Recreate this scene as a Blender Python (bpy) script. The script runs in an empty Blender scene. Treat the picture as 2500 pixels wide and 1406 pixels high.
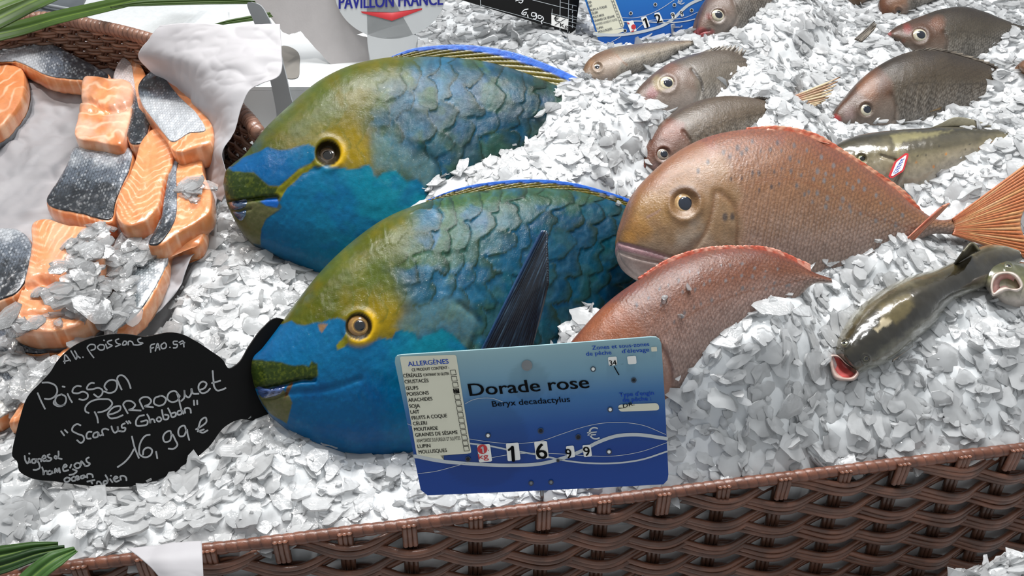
import bpy, math, random
import numpy as np
from mathutils import Vector

# ------------------------------------------------------------------ frame, camera
FPX, CX, CY = 1962.0, 1250.0, 703.0
PHI = math.radians(34.0)
CAM = np.array([0.0, 0.0, 1.50])
RIGHT = np.array([1.0, 0, 0])
FWD = np.array([0, math.cos(PHI), -math.sin(PHI)])
DOWN = np.array([0, -math.sin(PHI), -math.cos(PHI)])
SC = bpy.context.scene
COL = SC.collection
SC.view_settings.view_transform = 'Standard'
SC.view_settings.look = 'None'
SC.view_settings.gamma = 1.0
SC.view_settings.use_curve_mapping = False
SC.view_settings.exposure = 0.06

cam_d = bpy.data.cameras.new('camera')
cam_d.sensor_width = 36.0
cam_d.lens = 36.0 * FPX / 2500.0
cam_d.clip_start = 0.01
cam_o = bpy.data.objects.new('camera', cam_d)
COL.objects.link(cam_o)
cam_o.location = CAM
cam_o.rotation_euler = (math.pi / 2 - PHI, 0, 0)
SC.camera = cam_o


def ray(px, py):
    u = (np.asarray(px, float) - CX) / FPX
    v = (np.asarray(py, float) - CY) / FPX
    return FWD + u[..., None] * RIGHT + v[..., None] * DOWN


def W(px, py, d):
    return CAM + ray(px, py) * np.asarray(d, float)[..., None]


def nrm(v):
    v = np.asarray(v, float)
    return v / np.maximum(np.linalg.norm(v, axis=-1, keepdims=True), 1e-12)


class Plane:
    def __init__(s, o, n):
        s.o = np.asarray(o, float)
        s.n = nrm(n)

    def hit(s, px, py):
        r = ray(px, py)
        t = ((s.o - CAM) @ s.n) / (r @ s.n)
        return CAM + r * t[..., None]

    def off(s, px, py, o):
        """points o off the plane that still lie on the sight line of px,py"""
        r = ray(px, py)
        t = ((s.o - CAM) @ s.n + np.asarray(o, float)) / (r @ s.n)
        return CAM + r * t[..., None]

    def moved(s, d):
        return Plane(s.o + s.n * d, s.n)


GS = 0.14                       # the bed rises gently to the back
G0 = Plane([0, 0.426, 1.023], [0, -GS, 1.0])


def gz(x, y):
    return 1.023 + GS * (y - 0.426)


def G(px, py, lift=0.0):
    return G0.moved(lift).hit(px, py)


def lean(px, py, incl, yaw=0.0, d=None, lift=0.0):
    """plane through a point of the bed, tilted incl degrees from flat, turned yaw degrees (right side away)"""
    o = W(np.array(px), np.array(py), np.array(d)) if d is not None else G(np.array(px), np.array(py), lift)
    a, b = math.radians(incl), math.radians(yaw)
    return Plane(o, [math.sin(a) * math.sin(b), -math.sin(a) * math.cos(b), math.cos(a)])


# ------------------------------------------------------------------ colour and noise
def c(h):
    h = h.lstrip('#')
    v = np.array([int(h[i:i + 2], 16) / 255 for i in (0, 2, 4)])
    return np.where(v <= 0.04045, v / 12.92, ((v + 0.055) / 1.055) ** 2.4)


def hsh(i, j, s=0):
    i = np.asarray(i).astype(np.int64)
    j = np.asarray(j).astype(np.int64)
    h = (i * 374761393 + j * 668265263 + s * 982451653) & 0xFFFFFFFF
    h = ((h ^ (h >> 13)) * 1274126177) & 0xFFFFFFFF
    h = (h ^ (h >> 16)) & 0xFFFFFFFF
    return h / 4294967295.0


def vn(x, y, s=0):
    x = np.asarray(x, float)
    y = np.asarray(y, float)
    i, j = np.floor(x), np.floor(y)
    f, g = x - i, y - j
    f = f * f * (3 - 2 * f)
    g = g * g * (3 - 2 * g)
    a, b = hsh(i, j, s), hsh(i + 1, j, s)
    d, e = hsh(i, j + 1, s), hsh(i + 1, j + 1, s)
    return (a + (b - a) * f) * (1 - g) + (d + (e - d) * f) * g


def fbm(x, y, o=4, s=0):
    t, a, n = 0.0, 1.0, 0.0
    for k in range(o):
        t = t + a * vn(x, y, s + k * 17)
        n += a
        a *= 0.5
        x, y = x * 2.03 + 11.3, y * 2.03 + 5.7
    return t / n          # 0..1


def sm(a, b, x):
    t = np.clip((np.asarray(x, float) - a) / (b - a), 0, 1)
    return t * t * (3 - 2 * t)


def mixc(a, b, f):
    f = np.clip(np.asarray(f, float), 0, 1)[..., None]
    return a * (1 - f) + b * f


def sdf(x, y, poly):
    """signed distance to a polygon, positive inside"""
    P = np.asarray(poly, float)
    d = np.full(np.shape(x), 1e18)
    ins = np.zeros(np.shape(x), bool)
    for k in range(len(P)):
        ax, ay = P[k]
        bx, by = P[(k + 1) % len(P)]
        ex, ey = bx - ax, by - ay
        wx, wy = x - ax, y - ay
        t = np.clip((wx * ex + wy * ey) / max(ex * ex + ey * ey, 1e-12), 0, 1)
        d = np.minimum(d, (wx - ex * t) ** 2 + (wy - ey * t) ** 2)
        cnd = ((ay > y) != (by > y))
        if abs(by - ay) > 1e-12:
            ins ^= cnd & (x < (bx - ax) * (y - ay) / (by - ay) + ax)
    d = np.sqrt(d)
    return np.where(ins, d, -d)


def crom(P, n, closed=False, t=None):
    """Catmull-Rom through the rows of P, n samples evenly along"""
    P = np.asarray(P, float)
    m = len(P)
    if closed:
        Q = np.vstack([P[-1], P, P[0], P[1]])
        seg = m
    else:
        Q = np.vstack([2 * P[0] - P[1], P, 2 * P[-1] - P[-2]])
        seg = m - 1
    L = np.array([np.linalg.norm(Q[k + 2, :2] - Q[k + 1, :2]) for k in range(seg)]) + 1e-9
    cum = np.concatenate([[0], np.cumsum(L)])
    if t is None:
        t = np.linspace(0, 1, n, endpoint=not closed)
    q = t * cum[-1]
    k = np.clip(np.searchsorted(cum, q, side='right') - 1, 0, seg - 1)
    f = ((q - cum[k]) / L[k])[:, None]
    a, b, d, e = Q[k], Q[k + 1], Q[k + 2], Q[k + 3]
    # non-uniform tangents
    la = np.maximum(np.linalg.norm((b - a)[:, :2], axis=1, keepdims=True), 1e-9)
    lb = np.maximum(np.linalg.norm((d - b)[:, :2], axis=1, keepdims=True), 1e-9)
    lc = np.maximum(np.linalg.norm((e - d)[:, :2], axis=1, keepdims=True), 1e-9)
    t1 = ((b - a) / la - (d - a) / (la + lb) + (d - b) / lb) * lb
    t2 = ((d - b) / lb - (e - b) / (lb + lc) + (e - d) / lc) * lb
    f2, f3 = f * f, f * f * f
    return (2 * f3 - 3 * f2 + 1) * b + (f3 - 2 * f2 + f) * t1 + (-2 * f3 + 3 * f2) * d + (f3 - f2) * t2


# ------------------------------------------------------------------ objects
ORG = {}


def thing(name, label, cat, loc, group=None):
    o = bpy.data.objects.new(name, None)
    COL.objects.link(o)
    o.location = loc
    o.empty_display_size = 0.02
    ORG[o.name] = np.asarray(loc, float)
    o['label'] = label
    o['category'] = cat
    if group:
        o['group'] = group
    return o


def tag(o, label, cat, group=None, kind=None):
    o['label'] = label
    o['category'] = cat
    if group:
        o['group'] = group
    if kind:
        o['kind'] = kind
    return o


def mk(name, V, faces, mat, parent=None, col=None, smooth=True, origin=None, uv=None, mats=None, midx=None):
    """one mesh object from world-space vertices; faces = list of (n,k) int arrays"""
    V = np.asarray(V, float).reshape(-1, 3)
    if parent is not None:
        org = ORG[parent.name]
    else:
        org = np.asarray(origin if origin is not None else V[V[:, 2].argmin()], float)
    me = bpy.data.meshes.new(name)
    faces = [np.asarray(f, np.int64) for f in faces if len(f)]
    me.vertices.add(len(V))
    me.vertices.foreach_set('co', (V - org).astype(np.float32).ravel())
    nl = sum(f.size for f in faces)
    npol = sum(len(f) for f in faces)
    me.loops.add(nl)
    me.polygons.add(npol)
    me.loops.foreach_set('vertex_index', np.concatenate([f.ravel() for f in faces]).astype(np.int32))
    tot = np.concatenate([np.full(len(f), f.shape[1]) for f in faces])
    st = np.concatenate([[0], np.cumsum(tot)[:-1]])
    me.polygons.foreach_set('loop_start', st.astype(np.int32))
    me.polygons.foreach_set('use_smooth', np.full(npol, smooth, bool))
    if midx is not None:
        me.polygons.foreach_set('material_index', np.asarray(midx, np.int32))
    me.update(calc_edges=True)
    me.validate()
    if col is not None:
        at = me.attributes.new('Col', 'FLOAT_COLOR', 'POINT')
        cc = np.ones((len(V), 4), np.float32)
        cc[:, :3] = np.clip(np.asarray(col, float).reshape(-1, 3), 0, 1)
        at.data.foreach_set('color', cc.ravel())
    for m in (mats or [mat]):
        me.materials.append(m)
    o = bpy.data.objects.new(name, me)
    COL.objects.link(o)
    ORG[o.name] = org
    if parent is not None:
        o.parent = parent
    else:
        o.location = org
    return o


def gridf(nu, nv, wu=False, wv=False, off=0):
    i = np.arange(nu if wu else nu - 1)
    j = np.arange(nv if wv else nv - 1)
    I, J = np.meshgrid(i, j, indexing='ij')
    I2, J2 = (I + 1) % nu, (J + 1) % nv
    return np.stack([I * nv + J, I2 * nv + J, I2 * nv + J2, I * nv + J2], -1).reshape(-1, 4) + off


class MB:
    """collects pieces of one part's mesh"""
    def __init__(s):
        s.V, s.F, s.C, s.n = [], [], [], 0

    def add(s, V, faces, col=None):
        V = np.asarray(V, float).reshape(-1, 3)
        s.V.append(V)
        for f in faces:
            f = np.asarray(f, np.int64)
            if len(f):
                s.F.append(f + s.n)
        s.C.append(np.broadcast_to(np.asarray(col if col is not None else (1, 1, 1), float), (len(V), 3)))
        s.n += len(V)

    def build(s, name, mat, parent=None, col=False, **k):
        return mk(name, np.vstack(s.V), s.F, mat, parent, np.vstack(s.C) if col else None, **k)


def tube(P, r, n=8, cap=True):
    """tube along world points P with radius r (scalar or per point)"""
    P = np.asarray(P, float)
    m = len(P)
    r = np.broadcast_to(np.asarray(r, float), (m,))
    T = nrm(np.gradient(P, axis=0))
    ref = np.array([0, 0, 1.0]) if abs(T[0, 2]) < 0.9 else np.array([1.0, 0, 0])
    N = nrm(ref - T * (T @ ref)[:, None])
    B = np.cross(T, N)
    a = np.linspace(0, 2 * math.pi, n, endpoint=False)
    V = P[:, None] + r[:, None, None] * (np.cos(a)[None, :, None] * N[:, None] + np.sin(a)[None, :, None] * B[:, None])
    F = [gridf(m, n, False, True)]
    V = V.reshape(-1, 3)
    if cap:
        V = np.vstack([V, P[0], P[-1]])
        k = m * n
        j = np.arange(n)
        F.append(np.stack([np.full(n, k), (j + 1) % n, j], -1))
        F.append(np.stack([np.full(n, k + 1), (m - 1) * n + j, (m - 1) * n + (j + 1) % n], -1))
    return V, F


def box(c0, ax, ay, az):
    """box from a corner and three edge vectors"""
    c0, ax, ay, az = [np.asarray(v, float) for v in (c0, ax, ay, az)]
    V = np.array([c0 + i * ax + j * ay + k * az for i in (0, 1) for j in (0, 1) for k in (0, 1)])
    return V, [np.array([[0, 1, 3, 2], [4, 6, 7, 5], [0, 4, 5, 1], [2, 3, 7, 6], [0, 2, 6, 4], [1, 5, 7, 3]])]


def solid(P, th, nrmv=None):
    """closed sheet: P (nu,nv,3) thickened by th along its normals"""
    P = np.asarray(P, float)
    nu, nv = P.shape[:2]
    du, dv = np.gradient(P, axis=0), np.gradient(P, axis=1)
    N = nrm(np.cross(du, dv))
    A = (P + N * th / 2).reshape(-1, 3)
    B = (P - N * th / 2).reshape(-1, 3)
    k = nu * nv
    f = gridf(nu, nv)
    F = [f, f[:, ::-1] + k]
    e = []
    idx = np.arange(k).reshape(nu, nv)
    loop = np.concatenate([idx[0, :], idx[1:, -1], idx[-1, -2::-1], idx[-2:0:-1, 0]])
    nx = np.roll(loop, -1)
    F.append(np.stack([loop, loop + k, nx + k, nx], -1)[:, ::-1])
    return np.vstack([A, B]), F


def star(B, rings, inner=None):
    """disc mesh: centre + rings toward boundary B (n,2); returns pts (1+R*n,2), faces"""
    B = np.asarray(B, float)
    n = len(B)
    ctr = B.mean(0) if inner is None else np.asarray(inner, float)
    pts = np.vstack([ctr[None]] + [ctr + (B - ctr) * r for r in rings])
    j = np.arange(n)
    F = [np.stack([np.zeros(n, int), 1 + j, 1 + (j + 1) % n], -1)]
    for k in range(len(rings) - 1):
        o = 1 + k * n
        F.append(np.stack([o + j, o + n + j, o + n + (j + 1) % n, o + (j + 1) % n], -1))
    return pts, F


# ------------------------------------------------------------------ materials
def nodes(name):
    m = bpy.data.materials.new(name)
    m.use_nodes = True
    nt = m.node_tree
    for n in list(nt.nodes):
        nt.nodes.remove(n)
    out = nt.nodes.new('ShaderNodeOutputMaterial')
    return m, nt, out


def _noise(nt, scale, detail=3.0, rough=0.55, coord='Object'):
    tc = nt.nodes.new('ShaderNodeTexCoord')
    n = nt.nodes.new('ShaderNodeTexNoise')
    n.inputs['Scale'].default_value = scale
    n.inputs['Detail'].default_value = detail
    n.inputs['Roughness'].default_value = rough
    nt.links.new(tc.outputs[coord], n.inputs['Vector'])
    return n


def mat(name, col=None, rough=0.5, coat=0.0, coat_r=0.08, metal=0.0, bump=0.0, bscale=300.0, vary=0.12, vscale=60.0,
        trans=0.0, spec=0.5, sss=0.0, bdist=0.001, gloss_var=0.0, transp=0.0, cbump=0.0, cscale=900.0):
    """procedural surface: colour from 'Col' (col None) or a flat colour, broken up by noise; optional wet coat and bump"""
    m, nt, out = nodes(name)
    p = nt.nodes.new('ShaderNodeBsdfPrincipled')
    n1 = _noise(nt, vscale)
    mr = nt.nodes.new('ShaderNodeMapRange')
    mr.inputs['From Min'].default_value = 0.3
    mr.inputs['From Max'].default_value = 0.7
    mr.inputs['To Min'].default_value = 1 - vary
    mr.inputs['To Max'].default_value = 1 + vary
    nt.links.new(n1.outputs['Fac'], mr.inputs['Value'])
    if col is None:
        a = nt.nodes.new('ShaderNodeAttribute')
        a.attribute_name = 'Col'
        src = a.outputs['Color']
    else:
        r = nt.nodes.new('ShaderNodeRGB')
        r.outputs[0].default_value = (*[float(x) for x in col], 1)
        src = r.outputs[0]
    mx = nt.nodes.new('ShaderNodeVectorMath')
    mx.operation = 'SCALE'
    nt.links.new(src, mx.inputs[0])
    nt.links.new(mr.outputs[0], mx.inputs['Scale'])
    nt.links.new(mx.outputs[0], p.inputs['Base Color'])
    p.inputs['Roughness'].default_value = rough
    p.inputs['Metallic'].default_value = metal
    p.inputs['Coat Weight'].default_value = coat
    p.inputs['Coat Roughness'].default_value = coat_r
    p.inputs['Specular IOR Level'].default_value = spec
    if sss > 0:
        p.inputs['Subsurface Weight'].default_value = sss
        p.inputs['Subsurface Radius'].default_value = (1.0, 0.5, 0.3)
        p.inputs['Subsurface Scale'].default_value = 0.004
    if gloss_var > 0:
        n3 = _noise(nt, 45.0, 4.0)
        m3 = nt.nodes.new('ShaderNodeMapRange')
        m3.inputs['From Min'].default_value = 0.35
        m3.inputs['From Max'].default_value = 0.65
        m3.inputs['To Min'].default_value = max(0.02, rough - gloss_var)
        m3.inputs['To Max'].default_value = rough + gloss_var
        nt.links.new(n3.outputs['Fac'], m3.inputs['Value'])
        nt.links.new(m3.outputs[0], p.inputs['Roughness'])
    if bump > 0:
        n2 = _noise(nt, bscale, 4.0, 0.6)
        b = nt.nodes.new('ShaderNodeBump')
        b.inputs['Strength'].default_value = bump
        b.inputs['Distance'].default_value = bdist
        nt.links.new(n2.outputs['Fac'], b.inputs['Height'])
        nt.links.new(b.outputs[0], p.inputs['Normal'])
        if cbump > 0:
            n4 = _noise(nt, cscale, 2.0, 0.5)
            b4 = nt.nodes.new('ShaderNodeBump')
            b4.inputs['Strength'].default_value = cbump
            b4.inputs['Distance'].default_value = 0.0006
            nt.links.new(n4.outputs['Fac'], b4.inputs['Height'])
            nt.links.new(b.outputs[0], b4.inputs['Normal'])
            nt.links.new(b4.outputs[0], p.inputs['Coat Normal'])
        else:
            nt.links.new(b.outputs[0], p.inputs['Coat Normal'])
    sh = p.outputs[0]
    if trans > 0:
        t = nt.nodes.new('ShaderNodeBsdfTranslucent')
        nt.links.new(mx.outputs[0], t.inputs['Color'])
        ms = nt.nodes.new('ShaderNodeMixShader')
        ms.inputs[0].default_value = trans
        nt.links.new(sh, ms.inputs[1])
        nt.links.new(t.outputs[0], ms.inputs[2])
        sh = ms.outputs[0]
    if transp > 0:
        t = nt.nodes.new('ShaderNodeBsdfTransparent')
        ms = nt.nodes.new('ShaderNodeMixShader')
        ms.inputs[0].default_value = transp
        nt.links.new(sh, ms.inputs[1])
        nt.links.new(t.outputs[0], ms.inputs[2])
        sh = ms.outputs[0]
    nt.links.new(sh, out.inputs['Surface'])
    return m


def ice_mat(name, transp, trans, colr=(0.90, 0.925, 0.94), rough=0.14):
    m, nt, out = nodes(name)
    d = nt.nodes.new('ShaderNodeBsdfDiffuse')
    t = nt.nodes.new('ShaderNodeBsdfTranslucent')
    n = _noise(nt, 55.0, 4.0)
    rp = nt.nodes.new('ShaderNodeMapRange')
    rp.inputs['From Min'].default_value = 0.3
    rp.inputs['From Max'].default_value = 0.7
    rp.inputs['To Min'].default_value = 0.9
    rp.inputs['To Max'].default_value = 1.0
    nt.links.new(n.outputs['Fac'], rp.inputs['Value'])
    v = nt.nodes.new('ShaderNodeVectorMath')
    v.operation = 'SCALE'
    v.inputs[0].default_value = colr
    nt.links.new(rp.outputs[0], v.inputs['Scale'])
    for s in (d, t):
        nt.links.new(v.outputs[0], s.inputs['Color'])
    b = nt.nodes.new('ShaderNodeBump')
    b.inputs['Strength'].default_value = 0.55
    b.inputs['Distance'].default_value = 0.0015
    n2 = _noise(nt, 170.0, 3.0)
    nt.links.new(n2.outputs['Fac'], b.inputs['Height'])
    m1 = nt.nodes.new('ShaderNodeMixShader')
    m1.inputs[0].default_value = trans
    nt.links.new(d.outputs[0], m1.inputs[1])
    nt.links.new(t.outputs[0], m1.inputs[2])
    sh = m1.outputs[0]
    if transp > 0:
        tr = nt.nodes.new('ShaderNodeBsdfTransparent')
        tr.inputs['Color'].default_value = (0.99, 0.995, 1.0, 1)
        m2 = nt.nodes.new('ShaderNodeMixShader')
        m2.inputs[0].default_value = transp
        nt.links.new(sh, m2.inputs[1])
        nt.links.new(tr.outputs[0], m2.inputs[2])
        sh = m2.outputs[0]
    g = nt.nodes.new('ShaderNodeBsdfGlossy')
    g.inputs['Roughness'].default_value = rough
    nt.links.new(b.outputs[0], g.inputs['Normal'])
    fr = nt.nodes.new('ShaderNodeFresnel')
    fr.inputs['IOR'].default_value = 1.42
    nt.links.new(b.outputs[0], fr.inputs['Normal'])
    m3 = nt.nodes.new('ShaderNodeMixShader')
    nt.links.new(fr.outputs[0], m3.inputs[0])
    nt.links.new(sh, m3.inputs[1])
    nt.links.new(g.outputs[0], m3.inputs[2])
    nt.links.new(m3.outputs[0], out.inputs['Surface'])
    return m


M = {}
M['fish'] = mat('wet_fish_skin', rough=0.42, coat=0.24, coat_r=0.08, spec=0.10, bump=0.25, bscale=300, cbump=0.55, cscale=800, vary=0.10, vscale=160, gloss_var=0.10)
M['bream'] = mat('wet_scaled_skin', rough=0.40, coat=0.34, coat_r=0.11, spec=0.3, bump=0.45, bscale=520, vary=0.12, vscale=260, gloss_var=0.12)
M['slime'] = mat('slimy_skin', rough=0.22, coat=0.9, coat_r=0.05, bump=0.2, bscale=200, vary=0.15, vscale=120)
M['eye'] = mat('eye_wet', rough=0.15, coat=1.0, coat_r=0.03, vary=0.1, vscale=500)
M['fin'] = mat('fin_membrane', rough=0.4, coat=0.3, bump=0.3, bscale=350, vary=0.12, vscale=200, trans=0.15)
M['flesh'] = mat('salmon_flesh', rough=0.30, coat=0.55, coat_r=0.12, bump=0.35, bscale=260, vary=0.07, vscale=150, sss=0.25)
M['skin'] = mat('salmon_skin', rough=0.28, coat=0.5, coat_r=0.12, bump=0.3, bscale=500, vary=0.15, vscale=350, metal=0.25)
M['ice'] = ice_mat('ice_bed', 0.0, 0.15, (0.83, 0.85, 0.86))
M['flake'] = ice_mat('ice_flake', 0.45, 0.36, (0.975, 0.985, 0.99), rough=0.13)
M['clear'] = ice_mat('ice_clear', 0.72, 0.25, (0.97, 0.98, 0.985), rough=0.08)
M['paper'] = mat('waxed_paper', c('#cdcbce'), rough=0.5, vary=0.03, vscale=30, bump=0.1, bscale=90, trans=0.35)
M['card'] = mat('grey_card', c('#c4bfbe'), rough=0.7, vary=0.03, vscale=60, bump=0.1, bscale=400)
M['white'] = mat('white_plastic', c('#cfd2d3'), rough=0.45, vary=0.03, vscale=20)
M['foam'] = mat('white_foam', c('#c9cccd'), rough=0.8, vary=0.05, vscale=150, bump=0.3, bscale=300)
M['greyp'] = mat('grey_plastic', c('#a4a8ab'), rough=0.45, vary=0.04, vscale=25)
M['dark'] = mat('dark_tray', c('#5a5f63'), rough=0.4, vary=0.15, vscale=25)
M['wick'] = mat('wicker_reed', rough=0.38, coat=0.25, coat_r=0.2, bump=0.35, bscale=260, vary=0.22, vscale=50)
M['leaf'] = mat('palm_leaf', rough=0.45, coat=0.0, spec=0.3, vary=0.10, vscale=40, trans=0.2)
M['slate'] = mat('black_board', c('#050505'), rough=0.5, spec=0.2, vary=0.2, vscale=40, bump=0.08, bscale=60)
M['chalk'] = mat('chalk_marker', c('#a7a9ab'), rough=0.8, vary=0.12, vscale=220)
M['chalkw'] = mat('chalk_white', c('#e8eaec'), rough=0.8, vary=0.1, vscale=220)
M['label'] = mat('label_plastic', rough=0.22, coat=0.3, coat_r=0.05, vary=0.03, vscale=12, trans=0.3)
M['ink'] = mat('black_ink', c('#050608'), rough=0.5, spec=0.1, vary=0.05)
M['inkg'] = mat('faded_ink', c('#3a3f48'), rough=0.5, vary=0.05)
M['inkblue'] = mat('blue_ink', c('#1f48b0'), rough=0.5, spec=0.1, vary=0.05)
M['navy'] = mat('navy_ink', c('#1a1f8f'), rough=0.4, vary=0.04)
M['cream'] = mat('cream_print', c('#e4e2cd'), rough=0.4, vary=0.04, vscale=20)
M['wave'] = mat('pale_print', c('#c3c9cd'), rough=0.4, vary=0.03)
M['red'] = mat('red_print', c('#c8343a'), rough=0.4, vary=0.05)
M['chip'] = mat('white_chip', c('#f2f2ee'), rough=0.4, vary=0.03)
M['metal'] = mat('steel', c('#8d9093'), rough=0.3, metal=0.9, vary=0.1)
M['hole'] = mat('dark_hole', c('#0a0b0d'), rough=0.6)
M['counter'] = mat('counter_surface', c('#c9cccd'), rough=0.4, vary=0.06, vscale=8)
M['wall'] = mat('wall_tile', c('#b9bdbf'), rough=0.6, vary=0.05, vscale=5)
M['floor'] = mat('floor_tile', c('#8a8c8e'), rough=0.5, vary=0.1, vscale=4)
# ------------------------------------------------------------------ fish anatomy
ICE_C = []      # (world point, sigma, weight): where the ice has to reach


def ice_line(plane, pts, lift=0.0, sig=0.035, n=None, w=1.0, dz=0.0):
    P = crom(pts, n or max(4, len(pts) * 3))
    for p in plane.moved(lift).hit(P[:, 0], P[:, 1]):
        ICE_C.append((p + np.array([0, 0, dz]), sig, w))


class Body:
    """a closed fish body: ribs (top px, bottom px) on the mid plane, inflated to both sides"""

    def __init__(s, plane, ribs, thick, ns=200, nt=120, ev=1.0, ew=1.0, colf=None, dispf=None, tipc=1.6, eyes=()):
        s.plane = plane
        R = np.asarray(ribs, float)
        # snout: sample finer
        t = np.linspace(0, 1, ns) ** tipc
        mid = np.stack([(R[:, 0] + R[:, 2]) / 2, (R[:, 1] + R[:, 3]) / 2], 1)
        half = np.hypot(R[:, 0] - R[:, 2], R[:, 1] - R[:, 3]) / 2
        key = np.concatenate([mid, R], 1)
        # parameter: chord of mids plus half-height change
        L = np.hypot(*np.diff(mid, axis=0).T) + 0.6 * np.abs(np.diff(half)) + 1e-6
        cum = np.concatenate([[0], np.cumsum(L)]) / L.sum()
        s.cum = cum
        X = s._pchip(cum, R, t)
        s.t = t
        top, bot = X[:, :2], X[:, 2:4]
        th = np.interp(t, np.linspace(0, 1, 60), s._pchip(np.asarray(thick)[:, 0], np.asarray(thick)[:, 1:2], np.linspace(0, 1, 60))[:, 0])
        # close both ends
        endw = np.sqrt(np.clip(1 - (1 - np.clip(t / 0.06, 0, 1)) ** 2, 0, 1))
        a = np.linspace(0, 2 * math.pi, nt, endpoint=False)
        ca, sa = np.cos(a), np.sin(a)
        v = np.sign(ca) * np.abs(ca) ** ev
        w = np.sign(sa) * np.abs(sa) ** ew
        m = (top + bot) / 2
        h = (top - bot) / 2
        s.px = m[:, None, 0] + h[:, None, 0] * v[None]
        s.py = m[:, None, 1] + h[:, None, 1] * v[None]
        s.v = np.broadcast_to(v[None], s.px.shape)
        s.tt = np.broadcast_to(t[:, None], s.px.shape)
        s.side = np.sign(w)
        off = th[:, None] * endw[:, None] * w[None]
        if dispf is not None:
            off = off + dispf(s.px, s.py, s.tt, s.v) * (np.sign(w) * sm(0.0, 0.5, np.abs(w)))[None]
        for (ex, ey, er, dep, rim) in eyes:       # sockets: dip inside er px, rim around
            r = np.hypot(s.px - ex, s.py - ey) / er
            off = off + (-dep * np.exp(-(r / 0.85) ** 4) + rim * np.exp(-((r - 1.15) / 0.3) ** 2)) * np.sign(w)[None]
        fo = np.abs(off)
        P = plane.off(s.px, s.py, fo)
        s.P = np.where((off >= 0)[..., None], P, P - 2 * plane.n * fo[..., None])
        s.off = off
        s.col = colf(s.px, s.py, s.tt, s.v) if colf else None
        s.shape = s.px.shape
        s.fr = (w > 0)

    @staticmethod
    def _pchip(x, Y, q):
        x = np.asarray(x, float)
        Y = np.asarray(Y, float)
        h = np.diff(x)[:, None]
        d = np.diff(Y, axis=0) / h
        m = np.zeros_like(Y)
        m[1:-1] = (d[:-1] * h[1:] + d[1:] * h[:-1]) / (h[1:] + h[:-1])
        m[0], m[-1] = d[0], d[-1]
        k = np.clip(np.searchsorted(x, q, side='right') - 1, 0, len(x) - 2)
        f = ((q - x[k]) / h[k, 0])[:, None]
        f2, f3 = f * f, f * f * f
        return (2 * f3 - 3 * f2 + 1) * Y[k] + (f3 - 2 * f2 + f) * h[k] * m[k] + (-2 * f3 + 3 * f2) * Y[k + 1] + (f3 - f2) * h[k] * m[k + 1]

    def build(s, name, material, parent):
        ns, nt = s.shape
        V = s.P.reshape(-1, 3)
        F = [gridf(ns, nt, False, True)[:, ::-1]]
        C = s.col.reshape(-1, 3)
        k = ns * nt
        V = np.vstack([V, s.P[0].mean(0), s.P[-1].mean(0)])
        C = np.vstack([C, s.col[0].mean(0), s.col[-1].mean(0)])
        j = np.arange(nt)
        F.append(np.stack([np.full(nt, k), j, (j + 1) % nt], -1))
        F.append(np.stack([np.full(nt, k + 1), (ns - 1) * nt + (j + 1) % nt, (ns - 1) * nt + j], -1))
        return mk(name, V, F, material, parent, C)

    def near(s, x, y):
        d = np.hypot(s.px - x, s.py - y) + np.where(s.fr, 0, 1e6)[None]
        i, j = np.unravel_index(d.argmin(), d.shape)
        P = s.P
        n = nrm(np.cross(P[min(i + 1, s.shape[0] - 1), j] - P[max(i - 1, 0), j], P[i, (j + 1) % s.shape[1]] - P[i, j - 1]))
        if n @ s.plane.n < 0:
            n = -n
        return P[i, j], n

    def lift_at(s, X, Y):
        """height of the near flank above the mid plane at px positions"""
        X = np.asarray(X, float)
        out = np.zeros(X.shape)
        pf, of = np.stack([s.px[:, s.fr].ravel(), s.py[:, s.fr].ravel()], 1), s.off[:, s.fr].ravel()
        fl = out.ravel()
        for k, (x, y) in enumerate(zip(X.ravel(), np.asarray(Y, float).ravel())):
            fl[k] = of[((pf[:, 0] - x) ** 2 + (pf[:, 1] - y) ** 2).argmin()]
        return fl.reshape(X.shape)


def px_scale(plane, x, y):
    a, b = plane.hit(np.array([x, x + 1.0]), np.array([y, y]))
    return np.linalg.norm(b - a)


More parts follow.
